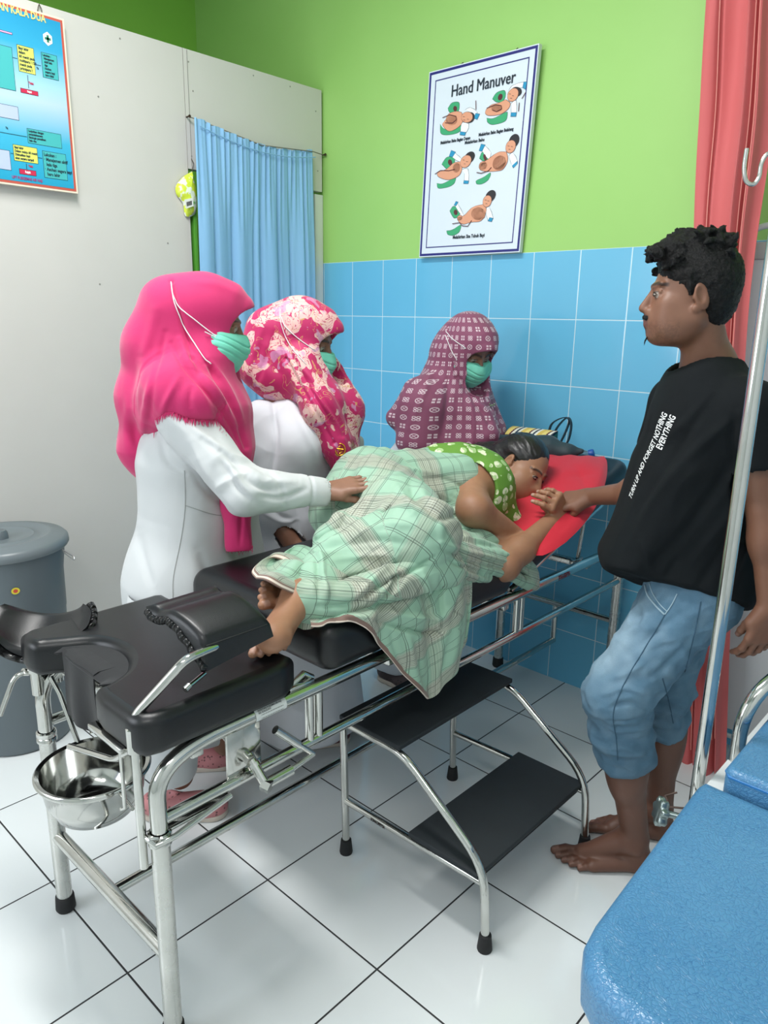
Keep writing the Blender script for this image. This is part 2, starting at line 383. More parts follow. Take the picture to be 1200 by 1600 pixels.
bx_ = [((26, 70), (55, 117), 3, ['Bayi lahir', 'dalam', '60 menit pada', 'multipara / 120', 'menit pada', 'primipara ?'], 7), ((64, 82), (91, 126), 2, ['Lakukan :', '· Manajemen', '  aktif kala', '  tiga', '· Asuhan', '  segera bayi', '  baru lahir'], 7),
      ((32, 138), (59, 150), 4, ['Rujuk'], 8), ((42, 201), (96, 232), 2, ['Lanjutkan dengan', 'penatalaksanaan', 'fisiologis persalinan', 'kala dua'], 7), ((20, 226), (59, 256), 3, ['Bayi lahir', 'Dalam waktu 60 menit', 'Diskusikan bayi', 'akan segera terjadi'], 7),
      ((66, 236), (105, 282), 2, ['Lakukan :', '· Manajemen aktif', '  kala tiga', '· Asuhan segera bayi', '  baru lahir'], 7), ((30, 264), (56, 275), 4, ['Rujuk'], 8), ((-60, 55), (24, 142), 2, ['              tekanan', '              bayi', '', '     kandung kemih dan', '       kontraksi', '      posisi DJJ', '    lanjutkan', '      istirahat bantuan', '      pengamatan'], 7), ((-60, 150), (29, 188), 5, ['               berlangsung', '', '         tanda - tanda vital'], 7),
      ((-60, 224), (17, 266), 5, ['               kontraksi', '              asupan', '                pimpin', '               meneran'], 7), ((-60, 33), (18, 52), 6, ['           Ibu', '                 Inpartu'], 11)]
for (a, b, mi, lines, ink) in bx_:
    u0, v0, u1, v1 = qbox(*a, *b, mi); n = len(lines); hh = (v1 - v0) / (n + 0.4); sz = min(hh * 0.95, 0.0155)
    for i, tx in enumerate(lines):
        put_text(pr, tx, u0 + (0.003 if n > 1 else (u1 - u0) / 2), v1 - hh * (i + 0.95), sz, 0.003, f, ink, 'LEFT' if n > 1 else 'CENTER', bold=0.0004, sx=0.78)
for a, b in (((20, 91), (26, 91)), ((55, 102), (63, 102)), ((43, 118), (44, 138)), ((-20, 205), (41, 212)), ((17, 240), (20, 240)), ((59, 247), (65, 247)), ((41, 256), (41, 264))):
    hz_ = abs(a[0] - b[0]) > abs(a[1] - b[1]); a = U_(*a); b = U_(*b); mm_ = (a[0] + b[0]) / 2, (a[1] + b[1]) / 2; a, b = ((a[0], mm_[1]), (b[0], mm_[1])) if hz_ else ((mm_[0], a[1]), (mm_[0], b[1])); rect(pr, min(a[0], b[0]) - .0008, min(a[1], b[1]) - .0008, max(a[0], b[0]) + .0008, max(a[1], b[1]) + .0008, 0.0022, 7, f)
for tx, p, sz, mi in (('ASUHAN PERSALINAN KALA DUA', (71, 36), 0.032, 9), ('Tidak', (52, 133), 0.010, 4), ('Ya', (60, 109), 0.010, 7), ('Tidak', (51, 262), 0.009, 4), ('Ya', (12, 202), 0.010, 7), ('UPT PUSKESMAS AIR HAJI', (66, 285), 0.0125, 11)):
    u, v = U_(*p); put_text(pr, tx, u, v, sz, 0.003, f, mi, 'RIGHT', bold=0.0009 if sz > .02 else 0.0003, sx=0.72)
u, v = U_(74, 61); hexa = [(u + .020 * math.cos(a) * .85, v + .021 * math.sin(a)) for a in np.arange(6) * PI / 3 + PI / 6]
pr.poly(hexa, 0.0024, 0.0006, 8, f); rect(pr, u - .010, v - .0036, u + .010, v + .0036, .0032, 10, f); rect(pr, u - .0036, v - .011, u + .0036, v + .011, .0032, 10, f)
pr.build('printed_sheet', pal, pb)
hk = MB(); u = -1.30; hk.tube([(0.004, u, 2.40), (0.012, u + .005, 2.43), (0.006, u + .012, 2.44)], 0.0015, 6); hk.tube([(0.004, u + .02, 2.40), (0.012, u + .015, 2.425), (0.004, u + .012, 2.44)], 0.0015, 6); hk.build('hanging_wire', mat('twisted_wire', '#5a5348', 0.6, 0.6), pb)

# "Hand Manuver" poster on the back wall
hp = empty('hand_manuver_poster', (0.87, -0.01, 1.70)); tag(hp, 'white framed Hand Manuver poster with baby delivery drawings on green wall', 'poster')
hp.name = 'instruction_poster'
c00 = ony(655, 402, -0.026); c10 = ony(812, 394, -0.026); c01 = ony(671, 113, -0.040)
eu = unit(c10 - c00); ev = unit(c01 - c00); en = unit(np.cross(eu, ev)); pw = np.linalg.norm(c10 - c00); ph = np.linalg.norm(c01 - c00)
f2 = flat(c00, eu, ev, en)
bd = MB(); bd.poly([(0, 0), (pw, 0), (pw, ph), (0, ph)], -0.018, 0.018, 0, f2); bd.build('poster_board', mat('white_board_edge', '#d5dade', 0.5), hp)
pal2 = [mat(n, c, 0.4, var=0.02) for n, c in (('sheet_white', '#dbe6ee'), ('border_navy', '#2a2a78'), ('ink_dark', '#26303c'), ('drawn_skin', '#e0a080'), ('drawn_green', '#3fa874'), ('drawn_deep_green', '#1f7a58'), ('drawn_hair', '#2e2a2e'), ('drawn_cuff_blue', '#2a94c0'), ('drawn_maroon', '#5c2a30'), ('drawn_outline', '#70453c'), ('drawn_white', '#eef3f6'))]
pr = MB(); s_ = pw / 0.506
def frame2(mb, m0, m1, w, mi):
    rect(mb, m0, m0, pw - m0, m1, w, mi, f2); rect(mb, m0, ph - m1, pw - m0, ph - m0, w, mi, f2); rect(mb, m0, m1, m1, ph - m1, w, mi, f2); rect(mb, pw - m1, m1, pw - m0, ph - m1, w, mi, f2)
rect(pr, 0, 0, pw, ph, 0.0002, 0, f2); frame2(pr, 0.004, 0.013, 0.001, 1); frame2(pr, 0.035, 0.039, 0.001, 1)
# homography-free marks: positions measured on the sheet as fractions (u from left, v from the bottom)
_H = None
def pq(px, py):      # photographed mark -> real position on the sheet
    d = ray(px, py); n = en; t_ = ((c00 - CAM) @ n) / (d @ n); p = CAM + d * t_ - c00; return (p @ eu, p @ ev)
def z2(x, y): return pq(640 + x / 4.571, 60 + y / 4.571)   # from the close-up
def ptext(tx, x, y, sz, bold=0.0, sx=0.8):
    u, v = z2(x, y); put_text(pr, tx, u, v, sz, 0.0025, f2, 2, 'LEFT', bold=bold, sx=sx)
u0_, v0_ = z2(250, 440); 
for k_ in range(3): put_text(pr, 'Hand Manuver', u0_ + 0.0009 * (k_ - 1), v0_ + 0.0004 * (k_ - 1), 0.058, 0.0025 + 0.0003 * k_, f2, 2, 'LEFT', bold=0.0, sx=0.86)
ptext('Melahirkan Bahu Bagian Depan', 190, 770, 0.0165, 0.0004, 0.72); ptext('Melahirkan Bahu Bagian Belakang', 458, 735, 0.0165, 0.0004, 0.72); ptext('Melahirkan Bahu', 362, 783, 0.0165, 0.0004, 0.85); ptext('Melahirkan Sisa Tubuh Bayi', 304, 1450, 0.018, 0.0004, 0.80)
def blob(pts, mi, w, n=5, outline=True):
    P = [z2(*p) for p in pts]; P = [tuple(q[:2]) for q in spline([(a, b, 0) for a, b in P] + [(P[0][0], P[0][1], 0)], n)][:-1]
    if outline:
        c = np.mean(P, axis=0); P2 = [(c[0] + (a - c[0]) * 1.0 + 0.0011 * np.sign(a - c[0]), c[1] + (b - c[1]) + 0.0011 * np.sign(b - c[1])) for a, b in P]
        pr.poly(P2, w - 0.0002, 0.0002, 9 if mi == 3 else 2, f2)
    pr.poly(P, w, 0.0003, mi, f2)
def line2(pts, r, mi, w=0.0045):
    pr.tube([f2(*z2(*p), w) for p in pts], r, 5, mi=mi)
def ell(cx, cy, a, b, ang=0, n=10):
    return [(cx + a * math.cos(t) * math.cos(ang) - b * math.sin(t) * math.sin(ang), cy + a * math.cos(t) * math.sin(ang) + b * math.sin(t) * math.cos(ang)) for t in np.arange(n) * 2 * PI / n]
def baby(head, hr, body, green, cuffs, arms, cord, gl):
    for g_ in green: blob(g_, 4, 0.0012)
    for g_ in gl: blob(g_, 8, 0.0020, outline=False)
    for b_ in body: blob(b_, 3, 0.0024)
    for a_ in arms: blob(a_, 10, 0.0016, n=2)
    for c_ in cuffs: blob(c_, 7, 0.0022, n=1)
    (hx, hy), (rx, ry), ang, hair = head, hr[0], hr[1], hr[2]
    blob(ell(*hair), 6, 0.0026, outline=False); blob(ell(hx, hy, rx, ry, ang), 3, 0.0030)
    for dx, dy in hr[3]: line2([(hx + dx - 6, hy + dy), (hx + dx + 6, hy + dy + 2)], 0.0006, 2)
    for c_ in cord: line2(c_, 0.0014, 8, 0.0042)
baby((372, 592), ((40, 36), 0.3, (392, 596, 34, 38, 0.2), ((-22, -6), (-18, 18), (8, 14))), [[(330, 555), (345, 600), (320, 650), (250, 680), (200, 630), (220, 600), (240, 560), (290, 545)], ell(265, 605, 40, 34, 0.3)], [[(232, 520), (260, 482), (305, 482), (312, 520), (300, 550), (270, 560), (245, 545)], [(182, 625), (210, 660), (270, 675), (330, 640), (340, 660), (310, 695), (240, 705), (190, 690)]],
     [[(432, 570), (460, 578), (442, 614), (420, 600)], [(328, 690), (368, 700), (360, 720), (326, 712)]], [[(355, 540), (390, 525), (440, 560), (425, 595), (395, 560)], [(335, 625), (385, 640), (372, 695), (330, 690)]], [[(200, 582), (250, 565), (295, 580), (298, 605), (270, 625), (220, 620)]], [ell(284, 524, 13, 19, -0.2)])
baby((690, 460), ((36, 46), 0.35, (712, 440, 40, 34, 0.3), ((-20, -8), (2, 6), (-10, 22))), [[(640, 490), (672, 520), (655, 560), (600, 590), (520, 590), (500, 560), (540, 520), (590, 510)], ell(580, 545, 40, 26, 0.1)], [[(545, 475), (575, 435), (625, 425), (635, 465), (615, 500), (575, 500)], [(510, 610), (560, 615), (640, 580), (655, 590), (640, 640), (560, 658), (520, 640)]],
     [[(762, 376), (784, 376), (776, 430), (756, 412)], [(682, 585), (720, 588), (716, 614), (680, 610)]], [[(650, 450), (680, 395), (765, 376), (760, 412), (700, 415), (668, 450)], [(680, 520), (712, 500), (718, 588), (684, 585)]], [[(510, 540), (570, 520), (612, 530), (615, 555), (580, 570), (550, 555)], [(735, 580), (738, 520)], [(755, 492), (780, 450)], [(430, 480), (434, 545)]], [ell(600, 468, 16, 23, 0.2)])
baby((376, 905), ((36, 44), 0.5, (400, 880, 34, 46, 0.6), ((-14, -12), (10, 2), (-6, 16))), [[(340, 905), (350, 950), (330, 1000), (260, 1025), (190, 1000), (180, 970), (240, 950), (290, 910)], ell(312, 945, 26, 34, 0)], [[(205, 910), (240, 865), (290, 875), (290, 920), (250, 950)], [(175, 1045), (220, 1050), (300, 1015), (300, 1050), (260, 1075), (190, 1080)]],
     [[(270, 818), (300, 835), (278, 866), (255, 858)], [(368, 1040), (402, 1046), (398, 1064), (366, 1060)]], [[(290, 835), (350, 890), (335, 905), (280, 868)], [(345, 965), (392, 960), (400, 1046), (370, 1040), (370, 990)]], [[(162, 978), (200, 955), (260, 962), (300, 955)]], [ell(264, 903, 14, 22, -0.3)])
baby((690, 825), ((34, 44), 0.2, (712, 785, 36, 48, 0.3), ((-14, -6), (10, 0), (-6, 18))), [[(660, 860), (672, 920), (640, 980), (590, 990), (520, 985), (480, 970), (475, 935), (530, 905), (600, 860)], ell(615, 935, 48, 52, 0.3), ell(500, 945, 28, 30, 0)], [[(470, 890), (490, 848), (522, 870), (528, 900), (500, 910)], [(452, 1048), (500, 1030), (550, 1000), (545, 1040), (500, 1072), (460, 1070)]],
     [[(480, 790), (508, 800), (486, 842), (466, 834)], [(738, 932), (742, 950), (716, 978), (706, 960)]], [[(500, 798), (550, 855), (535, 900), (490, 840)], [(680, 890), (705, 868), (742, 935), (708, 965)]], [[(458, 990), (490, 998), (540, 985), (560, 962)]], [ell(510, 888, 10, 26, -0.3)])
baby((540, 1200), ((30, 40), 0.15, (562, 1165, 34, 44, 0.5), ((-10, -10), (10, -2), (-4, 16))), [[(520, 1220), (535, 1270), (500, 1335), (430, 1340), (380, 1350), (345, 1330), (335, 1300), (380, 1290), (440, 1235)], ell(480, 1285, 52, 44, 0.5), ell(350, 1305, 18, 18, 0)], [[(275, 1250), (300, 1218), (340, 1240), (345, 1280), (310, 1302)], [(258, 1390), (300, 1385), (355, 1355), (350, 1400), (310, 1424), (270, 1416)]],
     [[(318, 1184), (332, 1192), (318, 1216), (304, 1208)], [(562, 1318), (585, 1326), (576, 1348), (550, 1340)]], [[(322, 1190), (375, 1285), (362, 1290), (310, 1210)], [(530, 1262), (552, 1240), (586, 1325), (552, 1340)]], [[(300, 1342), (350, 1338), (372, 1362), (410, 1368), (435, 1330)]], [ell(318, 1262, 13, 20, -0.2)])
pr.build('printed_sheet', pal2, hp)
for u in (0.13, 0.38):
    hk = MB(); p = f2(u, ph, -0.01); hk.tube([p, p + V(0.004, 0.03, 0.015), p + V(0.0, 0.045, 0.02)], 0.0015, 6); hk.tube([p + V(0.012, 0, 0), p + V(0.006, 0.03, 0.018)], 0.0015, 6); hk.build('hanging_wire', mat('hook_wire_dark', '#3d382f', 0.6, 0.6), hp)
# ---------------------------------------------------------------- black leather cushions: rounded slabs from an outline
def leather(name, col, rough, bscale, bstr, var=0.1):
    t = NT(name); vo = t.new('ShaderNodeTexVoronoi', feature='DISTANCE_TO_EDGE'); vo.inputs['Scale'].default_value = bscale
    nz = t.new('ShaderNodeTexNoise', i_Vector=t.pos()); nz.inputs['Scale'].default_value = bscale * 0.22; nz.inputs['Detail'].default_value = 3
    wv = t.new('ShaderNodeVectorMath', operation='MULTIPLY_ADD', i_0=nz.outputs['Color'], i_1=(0.035, 0.035, 0.035), i_2=t.pos()); t.ln(wv.outputs[0], vo.inputs['Vector'])
    c = rgb(col); t.set(Base_Color=t.mix(t.noise(5, 5), tuple(x * (1 - var) for x in c), tuple(x * (1 + var) for x in c)), Roughness=t.math('MULTIPLY_ADD', t.noise(9, 4), 0.15, rough))
    t.bump(t.math('MINIMUM', vo.outputs['Distance'], 0.22), bstr, 0.0025); return t.m
BLACKL = leather('black_leatherette', '#0d0f13', 0.27, 240, 0.10, 0.12)
SEAM = mat('black_piping', '#101113', 0.35)
from mathutils.geometry import tessellate_polygon
def cushion(outline, z0, z1, r, mi=0, seg=5, crown=0.0, frame=None, sub=6):
    """outline (list of xy) with rounded top and bottom edges; frame maps (x, y, z) into the world"""
    P = np.array(outline, float); n = len(P); cen = P.mean(0)
    area_ = 0.5 * np.sum(P[:, 0] * np.roll(P[:, 1], -1) - P[:, 1] * np.roll(P[:, 0], -1)); sg = 1 if area_ > 0 else -1
    T = np.roll(P, -1, 0) - np.roll(P, 1, 0); N = np.stack([T[:, 1], -T[:, 0]], 1) * sg; N /= np.linalg.norm(N, axis=1, keepdims=True) + 1e-12
    rings = []
    for k in range(seg + 1):
        a = PI / 2 * (1 - k / seg); rings.append((r * (1 - math.cos(a)), z0 + r * (1 - math.sin(a))))
    for k in range(seg + 1):
        a = PI / 2 * k / seg; rings.append((r * (1 - math.cos(a)), z1 - r * (1 - math.sin(a))))
    vs = []; L = len(rings) - 1
    for ins, z in rings:
        for p, q in zip(P, N): vs.append((p[0] - q[0] * ins, p[1] - q[1] * ins, z))
    fs = [(i * n + k, i * n + (k + 1) % n, (i + 1) * n + (k + 1) % n, (i + 1) * n + k) for i in range(L) for k in range(n)]
    F_ = frame if frame is not None else (lambda x, y, z: (x, y, z))
    m_ = MB(); m_.add([F_(*v) for v in vs], fs, mi)
    for ring, z in ((vs[L * n:], rings[L][1]), (vs[:n], rings[0][1])):
        tri = tessellate_polygon([[Vector((p[0], p[1], 0)) for p in ring]]); m_.add([F_(*p) for p in ring], [tuple(t) for t in tri], mi, False)
    return m_
def rrect(x0, y0, x1, y1, r, n=6):
    o = []
    for cx, cy, a0 in ((x1 - r, y0 + r, -PI / 2), (x1 - r, y1 - r, 0), (x0 + r, y1 - r, PI / 2), (x0 + r, y0 + r, PI)):
        for k in range(n + 1): a = a0 + PI / 2 * k / n; o.append((cx + r * math.cos(a), cy + r * math.sin(a)))
    return o

# ---------------------------------------------------------------- the delivery bed
LX, RX, Y0, Y1 = 1.17, 1.67, -1.955, -0.07
ZU, ZL = 0.652, 0.522
bed = empty('delivery_bed', (1.42, -1.0, 0)); tag(bed, 'chrome framed delivery bed with black cushions and raised leg supports, woman lying on it', 'bed')
for side, X in ((0, LX), (1, RX)):
    # upper rail bends down into the foot-end leg
    m_ = MB(); m_.tube(fillet([(X, Y0, 0.485), (X, Y0, ZU), (X, Y1, ZU)], 0.14, 14) if side else fillet([(X, Y0, 0.485), (X, Y0, ZU), (X, Y1, ZU)], 0.10, 10), 0.0165, 16)
    m_.build('upper_rail', CHROME, bed)
    m_ = MB(); m_.tube([(X, Y0, ZL), (X, Y1, ZL)], 0.0125, 14); m_.build('lower_rail', CHROME, bed)
    for j, Y in enumerate((Y0, Y1)):
        m_ = MB(); m_.cyl((X, Y, 0.03), (X, Y, 0.49 if j == 0 else ZU), 0.0185, n=20); lg = m_.build('leg', DULL, bed)
        m_ = MB(); m_.lathe([(0.0, 0.0), (0.021, 0.0), (0.024, 0.006), (0.022, 0.04), (0.0195, 0.042), (0.0, 0.042)], (X, Y, 0), 20); m_.build('rubber_foot', RUBBER, lg)
        if j == 0:
            m_ = MB(); m_.lathe([(0.019, -0.014), (0.0225, -0.012), (0.0225, -0.002), (0.0205, 0.0), (0.0225, 0.002), (0.0225, 0.012), (0.0185, 0.014)], (X, Y, 0.487), 20); m_.build('collar', CHROME, lg)
    # short posts joining the two rails
    for Y in (-1.565, -0.74):
        m_ = MB()
        for dy in (-0.013, 0.013): m_.cyl((X, Y + dy, ZL), (X, Y + dy, ZU), 0.0105, n=12)
        m_.build('rail_post', CHROME, bed)
m_ = MB(); m_.tube([(LX, Y0, 0.215), (RX, Y0, 0.215)], 0.0165, 14); m_.build('cross_bar', CHROME, bed)
m_ = MB(); m_.tube([(LX, Y1, 0.36), (RX, Y1, 0.36)], 0.012, 12); m_.build('cross_bar', CHROME, bed)
m_ = MB(); m_.tube([(1.425, Y0, 0.205), (1.425, Y1, 0.205)], 0.0125, 12); m_.build('floor_brace', CHROME, bed)
m_ = MB(); m_.tube([(1.425, Y1, 0.20), (1.425, Y1, 0.36)], 0.010, 12); m_.build('brace_post', CHROME, bed)
for (y_, z_) in ((-1.86, ZU - 0.03), (-1.30, ZU - 0.03), (-0.80, ZU - 0.03), (-0.3, ZU - 0.02)):
    m_ = MB(); m_.box((1.42, y_, z_), (0.49, 0.028, 0.022), bevel=0.004); m_.build('cross_member', DULL, bed)
# lower side plate and bracket strap at the near foot corner
m_ = MB(); m_.tube([(RX - 0.02, Y0 - 0.022, 0.49), (RX + 0.022, Y0 - 0.02, 0.49), (RX + 0.022, Y0 + 0.02, 0.49), (RX + 0.01, -1.80, 0.503)], 0.006, 8); m_.box((RX - 0.005, -1.87, 0.497), (0.03, 0.15, 0.006), bevel=0.002)
m_.build('corner_strap', CHROME, bed)
# crank with threaded rod between the rails
m_ = MB(); m_.box((RX - 0.004, -1.755, 0.585), (0.006, 0.085, 0.145), bevel=0.002); m_.box((RX - 0.035, -1.712, 0.585), (0.060, 0.005, 0.14), bevel=0.001); m_.build('crank_plate', CHROME, bed)
m_ = MB(); m_.cyl((RX - 0.14, -1.735, 0.585), (RX + 0.02, -1.755, 0.565), 0.011, n=12)
for k in range(24): 
    p = lerp(V(RX - 0.14, -1.735, 0.585), V(RX - 0.02, -1.75, 0.571), k / 23); m_.cyl(p, p + V(0.0025, 0, 0), 0.0128, n=12)
m_.build('threaded_rod', DULL, bed)
ck = onx(415, 1225, RX + 0.05); 
m_ = MB(); m_.cyl(V(RX + 0.005, -1.75, 0.572), ck, 0.0105, n=14); m_.cyl(lerp(V(RX + 0.005, -1.75, 0.572), ck, 0.3), lerp(V(RX + 0.005, -1.75, 0.572), ck, 0.42), 0.015, n=14)
m_.cyl(ck - V(0.006, 0.003, 0), ck + V(0.012, 0.004, -0.004), 0.014, n=6)
a = ck; b = onx(455, 1203, RX + 0.05); c = onx(490, 1178, RX + 0.05); d = onx(466, 1163, RX + 0.035); e = onx(430, 1140, RX + 0.02)
m_.tube([a, b], 0.0115, 14); m_.tube([b, c], 0.006, 10); m_.tube([c, d], 0.006, 10); m_.tube([d, e], 0.0095, 14)
m_.build('crank_handle', CHROME, bed)
# little paper labels on the rail
m_ = MB(); p0 = V(RX + 0.0175, -1.70, ZU)
for k in range(5):
    a0 = -0.5 + k * 0.30; a1 = a0 + 0.30
    q = [(RX + 0.0171 * math.cos(t), y, ZU + 0.0171 * math.sin(t)) for t, y in ((a0, -1.735), (a0, -1.655), (a1, -1.655), (a1, -1.735))]; m_.add(q, [(0, 1, 2, 3)], 0)
for k in range(26):
    y = -1.722 + k * 0.0022 + (0.0006 if k % 3 else 0); t0, t1 = -0.35, 0.25
    q = [(RX + 0.0175 * math.cos(t), yy, ZU + 0.0175 * math.sin(t)) for t, yy in ((t0, y), (t0, y + 0.0009 + 0.0006 * (k % 2)), (t1, y + 0.0009 + 0.0006 * (k % 2)), (t1, y))]; m_.add(q, [(0, 1, 2, 3)], 1)
for k, yy in enumerate((0.40, 0.68)):
    vs, fs = text_shape('INVENTARIS PUSKESMAS AIR HAJI' if k else 'NO. 02.06.03.04.01', 0.0062, 0.0001, 'LEFT', 0.0001); m_.add([(RX + 0.0176 * math.cos(yy + p[1] / 0.0176), -1.728 + p[0] * 0.66, ZU + 0.0178 * math.sin(yy + p[1] / 0.0176)) for p in vs], fs, 1, False)
m_.build('barcode_label', [mat('white_sticker', '#dfe2e0', 0.5), mat('black_print', '#26282a', 0.6)], bed)
m_ = MB(); vs, fs = text_shape('SOHAGREYSA', 0.021, 0.0006, 'LEFT', 0.0003); yb = onx(872, 918, RX + 0.016)[1]
m_.add([(RX + 0.0172 * math.cos(-0.35 + p[1] / 0.017), yb + p[0] * 0.55, ZU + 0.0176 * math.sin(-0.35 + p[1] / 0.017)) for p in vs], fs, 0, False); m_.build('maker_mark', mat('red_lettering', '#a83040', 0.5), bed)
# cushions
def seat_frame(x, y, z): return (x, y, z)
u_cut = [(1.235, -1.985), (1.262, -1.94), (1.30, -1.885), (1.36, -1.862), (1.42, -1.868), (1.475, -1.90), (1.50, -1.94), (1.515, -1.985)]
out = [(1.145, -1.96), (1.16, -1.985), (1.20, -1.992)] + [tuple(q[:2]) for q in spline([(a, b, 0) for a, b in u_cut], 4)] + [(1.55, -1.992), (1.66, -1.992), (1.685, -1.98), (1.695, -1.95), (1.695, -1.66), (1.675, -1.625), (1.16, -1.625), (1.145, -1.645)]
def dens(o, d=0.02):
    r = []
    for a, b in zip(o, o[1:] + o[:1]):
        n = max(1, int(math.dist(a, b) / d)); r += [(lerp(a[0], b[0], k / n), lerp(a[1], b[1], k / n)) for k in range(n)]
    return r
m_ = cushion(dens(out), 0.668, 0.752, 0.022); m_.build('foot_cushion', BLACKL, bed)
m_ = cushion(rrect(1.14, -1.545, 1.695, -0.80, 0.045), 0.670, 0.795, 0.045, seg=8); m_.build('seat_cushion', BLACKL, bed)
A0 = V(0, -0.79, 0.69); ang = math.radians(17.5); LB = 0.745
def back_frame(x, y, z): return (x, -0.79 + y * math.cos(ang) - z * math.sin(ang), 0.672 + y * math.sin(ang) + z * math.cos(ang))
m_ = cushion(rrect(1.14, 0.0, 1.695, LB, 0.06), 0.012, 0.095, 0.03, frame=back_frame); m_.build('back_cushion', BLACKL, bed)
m_ = MB()
m_.tube(fillet([back_frame(1.665, 0, 0), back_frame(1.665, LB - .01, 0), back_frame(1.17, LB - .01, 0), back_frame(1.17, 0, 0)], 0.03), 0.010, 10)
m_.tube([back_frame(1.665, 0.35, 0), back_frame(1.17, 0.35, 0)], 0.009, 10); m_.build('backrest_frame', CHROME, bed)
for X in (1.20, 1.62):
    m_ = MB(); m_.tube([back_frame(X, 0.55, 0), (X, -0.30, ZU)], 0.007, 10); m_.box((X, -0.31, ZU - 0.012), (0.015, 0.07, 0.02), bevel=0.002); m_.build('backrest_strut', DULL, bed)
for X in (1.16, 1.66): m_ = MB(); m_.tube([(X, -1.62, 0.675), (X, -1.585, 0.69), (X, -1.56, 0.672)], 0.007, 8); m_.box((X, -1.60, 0.672), (0.03, 0.07, 0.008), bevel=0.002); m_.build('hinge', CHROME, bed)
# hanging drape of the foot cushion
a = ony(103, 1028, -1.93); b = ony(190, 1075, -1.925)
G = []
for i in range(24):
    t = i / 23; row = []
    for j in range(26):
        s_ = j / 25; x = lerp(1.272, 1.43, s_) + 0.006 * math.sin(5 * t + 3 * s_); y = -1.90 - 0.045 * min(1, t * 6) + 0.006 * math.sin(s_ * 9 + 1) * t
        z = 0.736 if t < 0.15 else lerp(0.736, 0.575 + 0.01 * s_, (t - 0.15) / 0.85); row.append((x, y, z))
    G.append(row)
m_ = MB(); m_.grid(G, 0.003)
cu = spline([(a, b, 0) for a, b in u_cut[1:-1]], 4); m_.grid([[(p[0], p[1] + 0.008, 0.737) for p in cu], [(lerp(p[0], 1.36, 0.15), min(p[1] - 0.02, -1.93), 0.735) for p in cu], [(lerp(p[0], 1.36, 0.2), -1.948, 0.728) for p in cu]], 0.003)
m_.build('drape', cloth_mat('black_drape_cloth', rgb('#131417'), rgb('#191a1e')), bed)
# leg supports: gutter pads on bent rods
def gutter(o, e1, e2, e3, w, L, sag, th, twist=0.0):
    """o centre of the pad, e1 across, e2 along, e3 up; U-shaped section"""
    m_ = MB(); n = 26; k_ = 16; G = []
    for i in range(k_ + 1):
        t = i / k_ - 0.5; row = []
        for j in range(n + 1):
            s_ = (j / n - 0.5) * 2
            wing = 1 - 0.22 * (abs(t) * 2) ** 3 * abs(s_)
            row.append(o + e1 * (s_ * w / 2 * wing) + e2 * (t * L * (1 - 0.30 * abs(s_) ** 3)) + e3 * (sag * (abs(s_) ** 2.1) - 0.0))
        G.append(row)
    G = np.array(G); du = np.gradient(G, axis=0); dv = np.gradient(G, axis=1); N = np.cross(du, dv); N /= np.linalg.norm(N, axis=2, keepdims=True)
    if (N[k_ // 2, n // 2] @ e3) < 0: N = -N
    rows = []
    # closed section: top face, rounded rim, bottom face
    I = np.arange(k_ + 1); J = np.arange(n + 1); ti = np.abs(I / k_ - 0.5)[:, None] * 2; sj = np.abs(J / n - 0.5)[None] * 2
    puff = th * np.sqrt(np.clip(1 - ti ** 10, 0, 1)) * np.sqrt(np.clip(1 - sj ** 12, 0, 1))
    top = G + N * (puff * 0.5)[..., None]; bot = G - N * (puff * 0.5)[..., None]
    vs = np.concatenate([top.reshape(-1, 3), bot.reshape(-1, 3)]); c = n + 1; n0 = (k_ + 1) * c
    fs = [(i * c + j, i * c + j + 1, (i + 1) * c + j + 1, (i + 1) * c + j) for i in range(k_) for j in range(n)]
    fs = fs + [tuple(n0 + q for q in f[::-1]) for f in fs]
    m_.add(vs, fs); 
    b = bmesh.new(); me = bpy.data.meshes.new('x'); me.from_pydata(m_.v, [], m_.f); b.from_mesh(me); bmesh.ops.remove_doubles(b, verts=b.verts[:], dist=0.0004); bpy.data.meshes.remove(me)
    r = MB(); r.bm(b); return r, G, N
RT = V(*ROT[0]); RT[2] = 0; RT = unit(RT); FW = V(-RT[1], RT[0], 0); UP = V(0, 0, 1)
PLEAT = NT('pleated_black_leatherette'); wv = PLEAT.new('ShaderNodeTexWave', i_Vector=PLEAT.pos()); wv.inputs['Scale'].default_value = 22; wv.inputs['Distortion'].default_value = 5
PLEAT.set(Base_Color=rgb('#0e0f11'), Roughness=0.28); PLEAT.bump(wv.outputs['Fac'], 0.9, 0.006)
# left support
sp_ = empty('leg_support', (1.17, -1.96, 0.66)); sp_.parent = bed; sp_.location = (1.17 - 1.42, -1.96 + 1.0, 0.66)
o = at(74, 993, 1.60); e1 = unit(RT + UP * 0.02); e2 = unit(FW * 1.0 + UP * 0.55 - RT * 0.1); e3 = unit(np.cross(e1, e2)); e3 = e3 if e3[2] > 0 else -e3
g_, G, N = gutter(o, e1, e2, e3, 0.235, 0.13, 0.062, 0.026); g_.build('pad', BLACKL, sp_)
m_ = MB(); 
for s_ in (1,):
    pts = [G[0, j] - N[0, j] * 0.012 for j in range(1, 26)]; m_.tube(pts, 0.009, 8); pts = [G[i, 25] - N[i, 25] * 0.012 for i in range(1, 16)]; m_.tube(pts, 0.010, 8)
m_.build('pad_gather', PLEAT.m, sp_)
m_ = MB(); tp = V(1.172, -1.962, 0.735)
m_.cyl((1.172, -1.962, 0.60), (1.172, -1.962, 0.735), 0.0145, n=16); m_.lathe([(0.015, 0), (0.019, 0.002), (0.019, 0.03), (0.015, 0.032)], (1.172, -1.962, 0.655), 16)
p = at(88, 1045, 1.575); q = at(90, 1000, 1.60); m_.cyl(p, q, 0.011, n=14); m_.cyl(p + V(0, 0, -0.03), p, 0.014, n=14)
